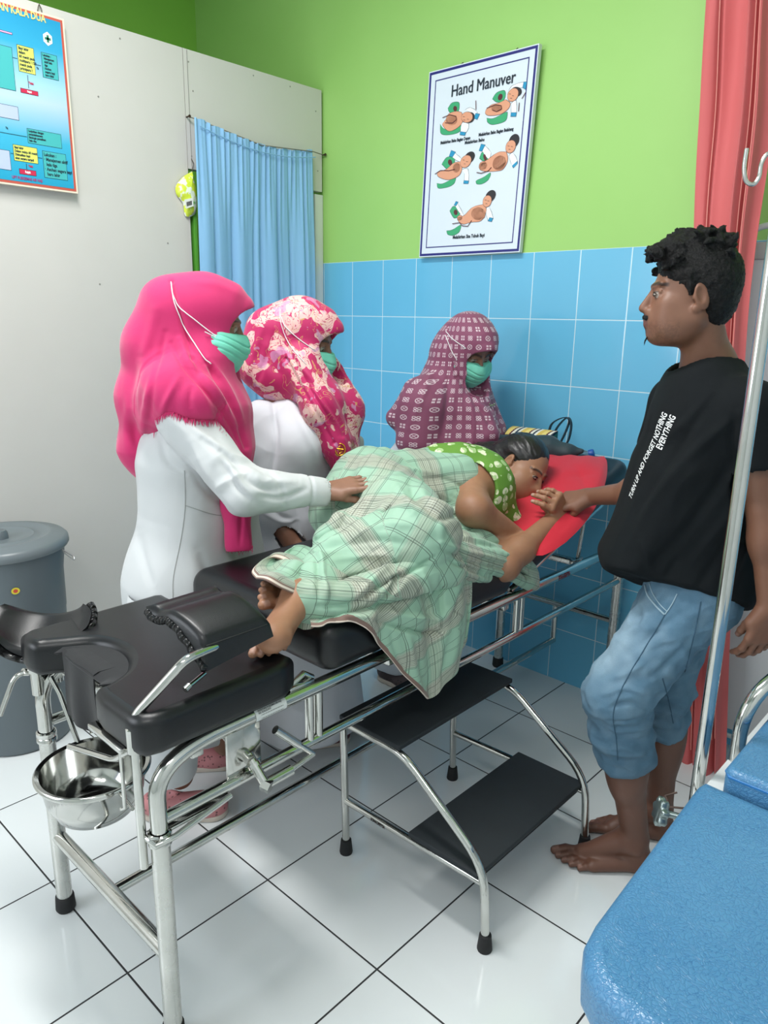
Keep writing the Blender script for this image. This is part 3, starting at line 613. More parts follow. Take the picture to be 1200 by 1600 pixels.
m_.tube(fillet([at(0, 1118, 1.50), at(22, 1058, 1.52), at(40, 1049, 1.535), at(98, 1051, 1.57)], 0.02), 0.0058, 10); m_.cyl(at(94, 1050, 1.57), at(103, 1050, 1.57), 0.009, n=10); m_.cyl(at(36, 1050, 1.53), at(44, 1050, 1.54), 0.009, n=10)
m_.build('rod', CHROME, sp_)
# right support
sp_ = empty('leg_support', (0, 0, 0)); sp_.parent = bed; sp_.location = (1.65 - 1.42, -1.975 + 1.0, 0.70)
h0 = 1.52
m_ = MB(); m_.tube(fillet([(1.652, -1.982, 0.425), (1.650, -1.980, 0.742), at(290, 1030, 1.23), at(338, 1010, 1.29)], 0.02), 0.0085, 12)
m_.lathe([(0.009, 0), (0.0145, 0.002), (0.0145, 0.05), (0.009, 0.052)], (1.651, -1.981, 0.672), 16); 
m_.tube(fillet([(1.651, -1.981, 0.682), at(178, 1188, 1.25), at(108, 1166, 1.33)], 0.02), 0.0062, 10)
m_.cyl(at(292, 1075, 1.245), at(320, 1052, 1.29), 0.0045, n=10); m_.cyl(at(289, 1078, 1.24), at(296, 1071, 1.25), 0.0065, n=10)
m_.build('rod', CHROME, sp_)
# near right pad: a thick saddle; corners on real distances
def saddle():
    A = at(228, 940, 1.36); B = at(335, 908, 1.45); C = at(424, 962, 1.36); D = at(318, 998, 1.26)     # top face corners: left front, back, right back, right front
    n, k = 20, 20; G = np.zeros((n + 1, k + 1, 3))
    for i in range(n + 1):
        s_ = i / n
        for j in range(k + 1):
            t = j / k
            p = lerp(lerp(A, B, t), lerp(D, C, t), s_)
            p = p + UP * (0.030 * math.sin(PI * min(1, s_ * 1.0)) * 0.35 - 0.012 * math.exp(-((s_ - 0.18) / 0.14) ** 2)) - UP * 0.012 * (s_ ** 6)
            G[i, j] = p
    du = np.gradient(G, axis=0); dv = np.gradient(G, axis=1); N = np.cross(du, dv); N /= np.linalg.norm(N, axis=2, keepdims=True)
    if N[10, 10] @ UP < 0: N = -N
    N[:] = N
    th = (0.026 + 0.040 * sstep(0.35, 1.0, np.linspace(0, 1, n + 1)))[:, None] * np.linspace(1.0, 0.62, k + 1)[None]
    I = np.abs(np.linspace(-1, 1, n + 1))[:, None]; J = np.abs(np.linspace(-1, 1, k + 1))[None]
    rim = np.sqrt(np.clip(1 - I ** 14, 0, 1)) * np.sqrt(np.clip(1 - J ** 14, 0, 1))
    top = G.copy() - N * ((1 - rim) * 0.010)[..., None]; bot = G - (UP * 0.92 - FW * 0.02) * (th * 1.0)[..., None] + N * ((1 - rim) * 0.010)[..., None]
    m_ = MB(); c = k + 1; n0 = (n + 1) * c
    fs = [(i * c + j, i * c + j + 1, (i + 1) * c + j + 1, (i + 1) * c + j) for i in range(n) for j in range(k)]
    fs = fs + [tuple(n0 + q for q in f[::-1]) for f in fs]
    ed = [(i * c, (i + 1) * c) for i in range(n)] + [((i + 1) * c + k, i * c + k) for i in range(n)] + [(j + 1, j) for j in range(k)] + [(n * c + j, n * c + j + 1) for j in range(k)]
    fs += [(p, q, n0 + q, n0 + p) for p, q in ed]
    m_.add(np.concatenate([top.reshape(-1, 3), bot.reshape(-1, 3)]), fs); return m_, G, N, th
g_, G, N, th = saddle(); g_.build('pad', BLACKL, sp_)
m_ = MB(); m_.tube([G[20, j] + N[20, j] * 0.0 - N[20, j] * 0.010 for j in range(1, 20)], 0.0022, 6); m_.build('pad_seam', SEAM, sp_)
m_ = MB(); m_.tube([G[i, 0] - UP * (th[i, 0] * 0.75) + 0.002 * V(math.sin(i * 2.3), math.cos(i * 1.7), 0) for i in range(0, 21)], 0.008, 8); m_.build('pad_gather', PLEAT.m, sp_)
# frame under the foot end for the basin
m_ = MB(); 
m_.box((1.555, -1.985, 0.663), (0.13, 0.02, 0.012), bevel=0.002)
m_.tube([(1.60, -1.985, 0.655), (1.60, -1.985, 0.53), (1.585, -1.985, 0.52)], 0.004, 8); m_.tube([(1.29, -1.90, 0.69), (1.285, -1.90, 0.52)], 0.004, 8)
ring = [(1.395 + 0.112 * math.cos(a), -1.95 + 0.112 * math.sin(a), 0.50) for a in np.linspace(0, 2 * PI, 40)[:-1]]; m_.tube(ring, 0.004, 8, closed=True)
m_.tube([(1.505, -1.95, 0.50), (1.60, -1.97, 0.52)], 0.004, 8); m_.tube([(1.285, -1.93, 0.50), (1.21, -1.93, 0.60), (1.19, -1.94, 0.64)], 0.006, 8)
m_.box((1.22, -1.87, 0.615), (0.09, 0.05, 0.006), bevel=0.001)
m_.build('basin_holder', CHROME, bed)
bs = MB(); bs.lathe([(0.0, 0.0), (0.06, 0.0), (0.082, 0.010), (0.101, 0.05), (0.1085, 0.100), (0.1155, 0.105), (0.119, 0.102), (0.119, 0.105), (0.1155, 0.1085), (0.107, 0.1055), (0.0995, 0.05), (0.080, 0.0125), (0.058, 0.003), (0.0, 0.003)], (1.395, -1.95, 0.402), 64)
tag(bs.build('steel_basin', CHROME), 'shiny round stainless steel basin hanging under the foot end of the bed', 'basin')

# ---------------------------------------------------------------- two-step stool
sl = empty('step_stool', (1.74, -1.08, 0)); tag(sl, 'chrome two-step stool with black steps standing half under the bed', 'step stool')
for Y in (-1.325, -0.845):
    m_ = MB(); m_.tube(fillet([(1.528, Y, 0.03), (1.515, Y, 0.402), (1.73, Y, 0.402), (1.985, Y, 0.222), (2.0, Y, 0.03)], [0.02, 0.05, 0.07]), 0.0105, 14); m_.build('side_frame', CHROME, sl)
    m_ = MB(); m_.tube([(1.524, Y, 0.165), (1.987, Y, 0.178)], 0.0095, 12); m_.build('step_bar', CHROME, sl)
    for X in (1.528, 2.0):
        m_ = MB(); m_.lathe([(0, 0), (0.0175, 0), (0.0185, 0.004), (0.0145, 0.042), (0.0, 0.044)], (X, Y, 0), 16); m_.build('rubber_foot', RUBBER, sl)
m_ = MB(); m_.tube([(1.515, -1.325, 0.39), (1.515, -0.845, 0.39)], 0.009, 10); m_.build('cross_bar', CHROME, sl)
STEP = NT('black_rubber_step'); STEP.set(Base_Color=STEP.mix(STEP.noise(10, 5), rgb('#1b2024'), rgb('#252c31')), Roughness=0.75); STEP.bump(STEP.noise(160, 4), 0.3, 0.001)
m_ = MB(); m_.box((1.617, -1.085, 0.418), (0.215, 0.50, 0.014), bevel=0.003); m_.build('step', STEP.m, sl)
m_ = MB(); m_.box((1.868, -1.085, 0.192), (0.215, 0.50, 0.014), bevel=0.003); s2 = m_.build('step', STEP.m, sl)
m_ = MB(); vs, fs = text_shape('SOHAGREYSA', 0.013, 0.0004, 'LEFT', 0.0003)
m_.add([(1.63 + p[0] * 0.62, -1.325 - 0.0098, 0.163 + p[1]) for p in vs], fs, 0, False); m_.build('maker_mark', mat('faded_red_print', '#a05048', 0.5), sl)

# ---------------------------------------------------------------- grey lidded bin
bn = empty('waste_bin', (0.262, -1.70, 0)); tag(bn, 'tall grey plastic bin with lid beside the white partition, left of the bed', 'bin')
GREYP = mat('grey_plastic', '#5c666b', 0.38, var=0.05, nscale=4, bump=0.1, bscale=14)
bc = (0.262, -1.70, 0)
m_ = MB(); m_.lathe([(0, 0.005), (0.15, 0.0), (0.165, 0.006), (0.172, 0.05), (0.179, 0.30), (0.182, 0.46), (0.184, 0.465), (0.186, 0.60), (0.194, 0.66), (0.196, 0.705), (0.19, 0.705), (0.18, 0.5), (0, 0.5)], bc, 64); m_.build('bin_body', GREYP, bn)
m_ = MB(); m_.lathe([(0.196, 0.690), (0.208, 0.688), (0.212, 0.695), (0.210, 0.712), (0.200, 0.722), (0.170, 0.726), (0.160, 0.732), (0.15, 0.730), (0.13, 0.722), (0.115, 0.722), (0.105, 0.728), (0.095, 0.722), (0.06, 0.718), (0, 0.718)], bc, 64); ld = m_.build('bin_lid', mat('grey_plastic_lid', '#6c7579', 0.36, var=0.05), bn)
m_ = MB(); m_.lathe([(0.03, 0.716), (0.028, 0.735), (0.022, 0.744), (0, 0.745)], bc, 8); m_.build('lid_knob', GREYP, ld)
m_ = MB(); p = V(0.262, -1.70, 0) + V(0.73, 0.68, 0) * 0.197; m_.tube(fillet([p + V(0, 0, 0.695), p + V(0.012, 0.01, 0.67), p + V(0.035, 0.03, 0.645), p + V(0.025, 0.035, 0.655), p + V(0.004, 0.008, 0.68)], 0.006, 3), 0.0022, 6); m_.build('bin_handle', mat('handle_wire', '#8b8d8e', 0.4, 0.8), bn)
for nm, (px_, py_), r in (('sticker', (24, 923), 0.011), ('sticker', (71, 1075), 0.008)):
    m_ = MB(); a0 = None
    d = ray(px_, py_); best = None
    for k in range(2000):
        p = CAM + d * (1.2 + k * 0.001)
        if math.hypot(p[0] - bc[0], p[1] - bc[1]) < 0.186: best = p; break
    if best is None: continue
    n_ = unit(V(best[0] - bc[0], best[1] - bc[1], 0)); t_ = V(-n_[1], n_[0], 0)
    for rr, mi, off in ((r, 0, 0.0035), (r * 0.55, 1, 0.0042)):
        ring = [best + n_ * off + t_ * rr * 1.15 * math.cos(a) + UP * rr * math.sin(a) for a in np.linspace(0, 2 * PI, 21)[:-1]]; m_.add(ring, [tuple(range(20))], mi, False)
    m_.build(nm, [mat('yellow_sticker', '#d8c93a', 0.4), mat('sticker_red', '#c04a38', 0.4)], bn)

# ---------------------------------------------------------------- blue couch at the right
BLUEL = NT('worn_blue_leatherette')
vo = BLUEL.new('ShaderNodeTexVoronoi', feature='DISTANCE_TO_EDGE'); vo.inputs['Scale'].default_value = 150
nz = BLUEL.new('ShaderNodeTexNoise', i_Vector=BLUEL.pos()); nz.inputs['Scale'].default_value = 26; nz.inputs['Detail'].default_value = 4
wv_ = BLUEL.new('ShaderNodeVectorMath', operation='MULTIPLY_ADD', i_0=nz.outputs['Color'], i_1=(0.05, 0.05, 0.05), i_2=BLUEL.pos()); BLUEL.ln(wv_.outputs[0], vo.inputs['Vector'])
n1 = BLUEL.noise(7, 6, 0.65); base = BLUEL.mix(BLUEL.noise(5, 5), rgb('#3f7aa8'), rgb('#5f94ba'))
crk = BLUEL.math('LESS_THAN', vo.outputs['Distance'], 0.035)
base = BLUEL.mix(BLUEL.math('MULTIPLY', crk, 0.45), base, rgb('#174f86'))
spots = BLUEL.ramp(BLUEL.noise(11, 5, 0.6), [(0.0, (0, 0, 0)), (0.70, (0, 0, 0)), (0.76, (1, 1, 1))])
base = BLUEL.mix(BLUEL.math('MULTIPLY', spots, 0.5), base, rgb('#3c5468'))
BLUEL.set(Base_Color=base, Roughness=BLUEL.math('MULTIPLY_ADD', n1, 0.18, 0.20)); BLUEL.bump(BLUEL.math('MINIMUM', vo.outputs['Distance'], 0.25), 0.55, 0.0028)
ch = empty('blue_treatment_couch', (2.76, -1.5, 0)); tag(ch, 'worn blue leatherette couch with white frame at the bottom right corner', 'couch')
o_ = [(2.462, -1.79), (2.468, -1.83), (2.485, -1.862), (2.515, -1.885), (2.57, -1.897), (3.0, -1.90), (3.05, -1.88), (3.06, -1.85), (3.06, -1.40), (2.452, -1.392), (2.446, -1.41)]
o_ = dens(o_, 0.03)
def leg_frame(x, y, z): return (x, y, z + 0.0)
m_ = cushion(o_, 0.635, 0.715, 0.022); m_.build('leg_cushion', BLUEL.m, ch)
m_ = cushion(dens(rrect(2.475, -1.385, 3.06, -0.45, 0.02), 0.04), 0.66, 0.742, 0.012); sc = m_.build('seat_cushion', BLUEL.m, ch)
m_ = MB(); m_.tube([(2.4765, -0.5, 0.729), (2.4765, -1.37, 0.729), (2.485, -1.3835, 0.729), (3.03, -1.3835, 0.729)], 0.0028, 6); m_.build('piping', mat('blue_piping', '#2f78b8', 0.35), ch)
WM = mat('white_enamel', '#d9dcdc', 0.3)
m_ = MB(); m_.box((2.745, -0.93, 0.642), (0.63, 0.96, 0.022), bevel=0.004); m_.box((2.78, -1.60, 0.618), (0.54, 0.44, 0.022), bevel=0.004); m_.build('frame', WM, ch)
for x, y in ((2.53, -1.79), (3.03, -1.79), (2.47, -0.52), (3.03, -0.52)):
    m_ = MB(); m_.box((x, y, 0.315), (0.035, 0.035, 0.63), bevel=0.004); m_.build('leg', WM, ch)
m_ = MB(); m_.tube(fillet([(2.443, -1.195, 0.63), (2.443, -1.195, 0.775), (2.50, -1.08, 0.845), (2.56, -0.85, 0.86), (2.56, -0.55, 0.86), (2.56, -0.45, 0.65)], 0.07, 8), 0.0135, 16); m_.build('hand_rail', CHROME, ch)
# star knob clamp
kn = onx(1039, 1270, 2.395); m_ = MB(); ax = unit(V(-1, -0.8, 0.25)); 
ra = unit(np.cross(ax, UP)); rb_ = np.cross(ax, ra)
out3 = []
for k in range(56):
    a = 2 * PI * k / 56; r = 0.0225 * (1 + 0.16 * math.cos(7 * a)); out3.append((r * math.cos(a), r * math.sin(a)))
m_.add([kn + ra * u * s_ + rb_ * v * s_ + ax * d_ for d_, s_ in ((0, 0.85), (0.003, 1), (0.012, 1), (0.015, 0.85)) for u, v in out3] , [(i * 56 + k, i * 56 + (k + 1) % 56, (i + 1) * 56 + (k + 1) % 56, (i + 1) * 56 + k) for i in range(3) for k in range(56)] + [tuple(range(56)), tuple(168 + k for k in range(56))])
m_.cyl(kn, V(2.46, kn[1] + 0.02, kn[2]), 0.006, n=10); m_.build('clamp_knob', mat('cast_aluminium', '#8e9a9a', 0.3, 0.9), ch)

# drip stand
iv = empty('drip_stand', (2.395, -1.30, 0)); tag(iv, 'tall chrome drip stand pole with open hook beside the blue couch', 'drip stand')
m_ = MB(); m_.cyl((2.410, -1.288, 0.02), (2.410, -1.288, 1.62), 0.0112, n=20); m_.build('pole', CHROME, iv)
m_ = MB(); hk_ = [onvp for onvp in (at(1167, 232, 1.24), at(1163, 262, 1.24), at(1166, 283, 1.24), at(1177, 288, 1.24), at(1186, 276, 1.24), at(1190, 255, 1.24), at(1200, 240, 1.24), at(1222, 238, 1.24), at(1236, 262, 1.245))]
m_.tube(spline(hk_ + [V(2.410, -1.288, 1.70), V(2.410, -1.288, 1.60)], 6), 0.0032, 10); m_.build('hook', DULL, iv)
m_ = MB(); m_.tube([(2.385, -1.315, 0.615), (2.37, -1.33, 0.608), (2.385, -1.345, 0.60), (2.42, -1.33, 0.606)], 0.002, 6); m_.build('tie_wire', mat('tie_wire_brown', '#5a4a44', 0.6, 0.5), iv)
for k in range(4):
    a = PI / 4 + k * PI / 2; m_ = MB(); m_.tube([(2.410, -1.288, 0.05), (2.410 + 0.2 * math.cos(a), -1.288 + 0.2 * math.sin(a), 0.025)], 0.010, 10); m_.build('foot', DULL, iv)

# ---------------------------------------------------------------- salmon curtain at the right
REDC = cloth_mat('salmon_red_cloth', rgb('#c45a58'), rgb('#d0686a'), 0.75)
rc = empty('salmon_curtain', (1.95, -0.2, 0)); rc.name = 'divider_curtain'; tag(rc, 'long salmon red curtain hanging behind the man', 'curtain')
nU, nV = 120, 90; G = np.zeros((nV, nU, 3))
L = [ony(*p, -0.22) for p in ((1105, 0), (1097, 150), (1085, 340), (1078, 700), (1070, 1000), (1064, 1228))]; R_ = [ony(*p, -0.22) for p in ((1215, 0), (1205, 190), (1178, 385), (1163, 560), (1140, 940), (1131, 1200))]
Ls = np.array(spline(L, 18)); Rs = np.array(spline(R_, 18)); tt = np.linspace(0, len(Ls) - 1, nV)
Lr = np.stack([np.interp(tt, np.arange(len(Ls)), Ls[:, k]) for k in range(3)], 1); Rr = np.stack([np.interp(tt, np.arange(len(Rs)), Rs[:, k]) for k in range(3)], 1)
top_ext = 2.95
for i in range(nV):
    a, b = Lr[i], Rr[i]; s_ = np.linspace(0, 1, nU); p = a + (b - a) * s_[:, None]
    d = 0.014 * np.sin(2 * PI * (1.6 * s_ + 0.1)) + 0.020 * np.exp(-((s_ - 0.66) / 0.035) ** 2) - 0.02 * np.exp(-((s_ - 0.75) / 0.03) ** 2) + 0.02 * np.exp(-((s_ - 0.84) / 0.03) ** 2) - 0.016 * np.exp(-((s_ - 0.22) / 0.03) ** 2) + 0.006 * np.sin(i * 0.12 + 8 * s_)
    p[:, 1] -= d; G[i] = p
Ge = G[:1].copy(); Ge = np.concatenate([G[0:1] + (G[0:1] - G[8:9]) * k for k in (3.0, 1.5)], 0); Ge[..., 2] = np.clip(Ge[..., 2], 0, 3.15)
G = np.concatenate([Ge, G], 0); m_ = MB(); m_.grid(G, 0.003); m_.build('curtain_cloth', REDC, rc)
m_ = MB(); s_ = 0.20
for s_ in (0.20, 0.72, 0.79): j = int(s_ * nU); m_.tube([G[i, j] - V(0, 0.0035, 0) for i in range(0, nV, 3)], 0.0016, 5)
m_.build('curtain_seam', mat('pale_seam_thread', '#e29a90', 0.8), rc)
# folding screen with white cloth behind it
fs_ = empty('folding_screen', (2.2, -0.12, 0)); tag(fs_, 'white cloth folding screen with rounded tube frame behind the man, at the right edge', 'screen')
a = ony(1178, 400, -0.10); b = ony(1150, 1128, -0.10)
xl, ztop = 1.985, 1.70
m_ = MB(); m_.tube(fillet([(1.975, -0.10, 0.02), (1.975, -0.10, 1.725), (2.62, -0.10, 1.725), (2.62, -0.10, 0.02)], 0.06, 8), 0.009, 12); m_.build('screen_frame', mat('white_painted_tube', '#dfe2e0', 0.3), fs_)
m_ = MB(); m_.tube([(1.975, -0.1, 0.09), (2.62, -0.10, 0.09)], 0.008, 10); m_.build('cross_bar', WM, fs_)
G = [[(x, -0.10 + 0.005 * math.sin(40 * x) * math.sin(PI * t), lerp(1.665, 0.115, t)) for x in np.linspace(1.975, 2.62, 60)] for t in np.linspace(0, 1, 30)]
m_ = MB(); m_.grid(G, 0.002); m_.build('screen_cloth', cloth_mat('white_screen_cloth', rgb('#cfd0d2'), rgb('#d9d9dc')), fs_)
m_ = MB(); m_.box((2.3, -0.101, 1.655), (0.645, 0.012, 0.05), bevel=0.004); m_.build('cloth_sleeve', cloth_mat('grey_white_sleeve', rgb('#b9b9b6'), rgb('#c6c6c4')), fs_)
m_ = MB(); m_.cyl((2.0, -0.02, 1.86), (3.4, -0.02, 1.86), 0.008, n=10); tag(m_.build('wall_rail', DULL), 'thin grey metal rail on the wall beyond the red curtain', 'rail')
# ---------------------------------------------------------------- soft bodies: distance fields turned into one continuous mesh
class SDF:
    def __init__(s, O, R, lo, hi, vs):
        s.O = V(*O); s.R = np.array(R, float); s.lo = V(*lo); s.vs = vs
        s.n = np.ceil((V(*hi) - s.lo) / vs).astype(int) + 1; s.d = np.full(s.n, 9.0, np.float32)
        s.ax = [(s.lo[i] + vs * np.arange(s.n[i])).astype(np.float32) for i in range(3)]
    def L(s, p): return s.R @ (np.asarray(p, float) - s.O)
    def _win(s, lo, hi):
        i0 = np.maximum(np.floor((lo - s.lo) / s.vs).astype(int), 0); i1 = np.minimum(np.ceil((hi - s.lo) / s.vs).astype(int) + 1, s.n)
        if np.any(i1 <= i0): return None
        sl = tuple(slice(a, b) for a, b in zip(i0, i1))
        X = s.ax[0][sl[0]][:, None, None]; Y = s.ax[1][sl[1]][None, :, None]; Z = s.ax[2][sl[2]][None, None, :]
        return sl, X, Y, Z
    def _op(s, sl, f, k, mode):
        d = s.d[sl]
        if mode == 'add':
            h = np.maximum(k - np.abs(d - f), 0) / k if k > 0 else 0; s.d[sl] = np.minimum(d, f) - h * h * k * 0.25
        else:
            h = np.maximum(k - np.abs(d + f), 0) / k if k > 0 else 0; s.d[sl] = np.maximum(d, -f) + h * h * k * 0.25
    def cap(s, a, b, ra, rb=None, k=0.012, mode='add', flat=None):
        """tapered limb from a to b; flat = (direction, factor) squashes the section along a direction"""
        rb = ra if rb is None else rb; a = s.L(a); b = s.L(b); m = max(ra, rb) + k + 2.5 * s.vs
        w = s._win(np.minimum(a, b) - m, np.maximum(a, b) + m)
        if w is None: return s
        sl, X, Y, Z = w; ab = b - a; l2 = ab @ ab + 1e-12
        t = np.clip(((X - a[0]) * ab[0] + (Y - a[1]) * ab[1] + (Z - a[2]) * ab[2]) / l2, 0, 1)
        dx = X - a[0] - t * ab[0]; dy = Y - a[1] - t * ab[1]; dz = Z - a[2] - t * ab[2]
        q2 = dx * dx + dy * dy + dz * dz; sc = 1.0
        if flat is not None:
            n = unit(s.R @ unit(flat[0])); f = flat[1]; dn = dx * n[0] + dy * n[1] + dz * n[2]; q2 = q2 + dn * dn * (1 / f ** 2 - 1); sc = f if f < 1 else 1
            q = np.sqrt(np.maximum(q2, 0)); r = ra + (rb - ra) * t; f_ = (q - r) * np.where(q > 0, 1, 1) * (0.5 + 0.5 * sc)
        else: f_ = np.sqrt(q2) - (ra + (rb - ra) * t)
        s._op(sl, f_.astype(np.float32), k, mode); return s
    def ell(s, c, r, ax=None, k=0.012, mode='add'):
        """ellipsoid; ax = rows of its own axes in the world"""
        c = s.L(c); A = np.eye(3) if ax is None else np.array([unit(a) for a in ax]); A = A @ s.R.T; r = V(*r); m = max(r) + k + 2.5 * s.vs
        ext = np.sqrt(((A * r[:, None]) ** 2).sum(0)) + k + 2.5 * s.vs
        w = s._win(c - ext, c + ext)
        if w is None: return s
        sl, X, Y, Z = w; X = X - c[0]; Y = Y - c[1]; Z = Z - c[2]; k0 = 0; k1 = 0
        for i in range(3):
            u = (X * A[i, 0] + Y * A[i, 1] + Z * A[i, 2]); k0 = k0 + (u / r[i]) ** 2; k1 = k1 + (u / r[i] ** 2) ** 2
        k0 = np.sqrt(k0); k1 = np.sqrt(k1); s._op(sl, (k0 * (k0 - 1) / np.maximum(k1, 1e-6)).astype(np.float32), k, mode); return s
    def chain(s, pts, rs, k=0.012, flat=None, mode='add'):
        for i in range(len(pts) - 1): s.cap(pts[i], pts[i + 1], rs[i], rs[i + 1], k, mode, flat)
        return s
    def cut(s, p, n, k=0.004, lo=None, hi=None):
        """removes everything on the side the direction n points to"""
        p = s.L(p); n = unit(s.R @ unit(n)); X, Y, Z = s.ax[0][:, None, None], s.ax[1][None, :, None], s.ax[2][None, None, :]
        f = -((X - p[0]) * n[0] + (Y - p[1]) * n[1] + (Z - p[2]) * n[2]); s._op((slice(None),) * 3, f.astype(np.float32), k, 'sub'); return s
    def mesh(s, smooth=1):
        d = s.d; ins = d < 0
        c = ins[:-1, :-1, :-1].astype(np.int8)
        for i, j, k in ((1, 0, 0), (0, 1, 0), (0, 0, 1), (1, 1, 0), (1, 0, 1), (0, 1, 1), (1, 1, 1)):
            c = c + ins[i:ins.shape[0] - 1 + i, j:ins.shape[1] - 1 + j, k:ins.shape[2] - 1 + k]
        act = (c > 0) & (c < 8); del c
        I = np.argwhere(act); idx = np.full(act.shape, -1, np.int32); idx[act] = np.arange(len(I))
        P = np.zeros((len(I), 3)); N = np.zeros(len(I))
        corners = [(i, j, k) for i in (0, 1) for j in (0, 1) for k in (0, 1)]
        D = {c_: d[I[:, 0] + c_[0], I[:, 1] + c_[1], I[:, 2] + c_[2]].astype(float) for c_ in corners}
        for a in corners:
            for ax in range(3):
                if a[ax]: continue
                b = list(a); b[ax] = 1; b = tuple(b); da, db = D[a], D[b]; m = (da < 0) != (db < 0)
                t = np.where(m, da / np.where(m, da - db, 1), 0); t = np.clip(t, 0, 1)
                q = np.tile(np.array(a, float), (len(I), 1)); q[:, ax] += t; P[m] += q[m]; N[m] += 1
        P = (P / N[:, None] + I) * s.vs + s.lo
        Q = []
        for ax in range(3):
            sl0 = [slice(None)] * 3; sl1 = [slice(None)] * 3; sl0[ax] = slice(0, -1); sl1[ax] = slice(1, None)
            e = ins[tuple(sl0)] != ins[tuple(sl1)]; E = np.argwhere(e); o = [i for i in range(3) if i != ax]
            ok = (E[:, o[0]] > 0) & (E[:, o[1]] > 0) & (E[:, o[0]] < act.shape[o[0]]) & (E[:, o[1]] < act.shape[o[1]]); E = E[ok]
            inside0 = ins[E[:, 0], E[:, 1], E[:, 2]]
            def g(da, db):
                F = E.copy(); F[:, o[0]] -= da; F[:, o[1]] -= db; return idx[F[:, 0], F[:, 1], F[:, 2]]
            q = np.stack([g(1, 1), g(0, 1), g(0, 0), g(1, 0)], 1)
            flip = inside0 if ax != 1 else ~inside0
            q[~flip] = q[~flip][:, ::-1]; Q.append(q)
        Q = np.concatenate(Q); Q = Q[(Q >= 0).all(1)]
        for _ in range(smooth):
            acc = np.zeros_like(P); cnt = np.zeros(len(P))
            for a, b in ((0, 1), (1, 2), (2, 3), (3, 0)):
                for x, y in ((a, b), (b, a)):
                    for k in range(3): acc[:, k] += np.bincount(Q[:, x], P[Q[:, y], k], len(P))
                    cnt += np.bincount(Q[:, x], minlength=len(P))
            P = lerp(P, acc / np.maximum(cnt, 1)[:, None], 0.6)
        return P @ s.R + s.O, Q
def vnormals(P, Q):
    n = np.cross(P[Q[:, 2]] - P[Q[:, 0]], P[Q[:, 3]] - P[Q[:, 1]]); N = np.zeros_like(P)
    for c in range(Q.shape[1]):
        for k in range(3): N[:, k] += np.bincount(Q[:, c], n[:, k], len(P))
    return N / (np.linalg.norm(N, axis=1, keepdims=True) + 1e-12)
def _hash(i, j, k, s):
    h = (i * 374761393 + j * 668265263 + k * 2147483647 + s * 1274126177) & 0xffffffff
    h = ((h ^ (h >> 13)) * 1274126177) & 0xffffffff; h = h ^ (h >> 16); return (h & 0xffff) / 65535.0
def noise3(P, seed=0):
    F = np.floor(P).astype(np.int64); f = P - F; u = f * f * (3 - 2 * f); r = 0
    for i in (0, 1):
        for j in (0, 1):
            for k in (0, 1):
                w = (u[:, 0] if i else 1 - u[:, 0]) * (u[:, 1] if j else 1 - u[:, 1]) * (u[:, 2] if k else 1 - u[:, 2])
                r = r + w * _hash(F[:, 0] + i, F[:, 1] + j, F[:, 2] + k, seed)
    return r * 2 - 1
def ridge(P, dirs, freqs, seed=0):
    """noise stretched in its own axes: long folds"""
    D = np.array([unit(d) for d in dirs]); return noise3((P @ D.T) * np.array(freqs), seed)
def folds(P, along, f_across=30, f_along=5, amp=0.006, seed=0, sharp=True):
    a = unit(along); b = unit(np.cross(a, V(0.31, 0.52, 0.79))); c = np.cross(a, b)
    n = ridge(P, (a, b, c), (f_along, f_across, f_across), seed); n2 = ridge(P, (a, b, c), (f_along * 2.1, f_across * 2.2, f_across * 2.2), seed + 9)
    v = (1 - np.abs(n) * 2) if sharp else n
    return amp * (v * 0.75 + n2 * 0.35)
def to_obj(name, PQ, m_, parent, disp=None, col=None, uv=None, keep=None):
    P, Q = PQ
    if disp is not None:
        N = vnormals(P, Q); P = P + N * disp(P, N)[:, None]
    me = bpy.data.meshes.new(name); me.vertices.add(len(P)); me.vertices.foreach_set('co', P.ravel())
    me.loops.add(Q.size); me.loops.foreach_set('vertex_index', Q.ravel().astype(np.int32)); me.polygons.add(len(Q))
    me.polygons.foreach_set('loop_start', np.arange(len(Q), dtype=np.int32) * Q.shape[1]); 
    me.update(calc_edges=True); me.validate()
    me.polygons.foreach_set('use_smooth', [True] * len(me.polygons))
    for mm in (m_ if isinstance(m_, (list, tuple)) else [m_]): me.materials.append(mm)
    if col is not None:
        a = me.attributes.new('Col', 'FLOAT_COLOR', 'POINT'); c = np.ones((len(P), 4)); c[:, :3] = col(P, vnormals(P, Q)); a.data.foreach_set('color', c.ravel())
    if uv is not None:
        a = me.attributes.new('cuv', 'FLOAT_VECTOR', 'POINT'); a.data.foreach_set('vector', uv(P, vnormals(P, Q)).ravel())
    o = link(name, me, parent); o['_n'] = 0; del o['_n']
    return o
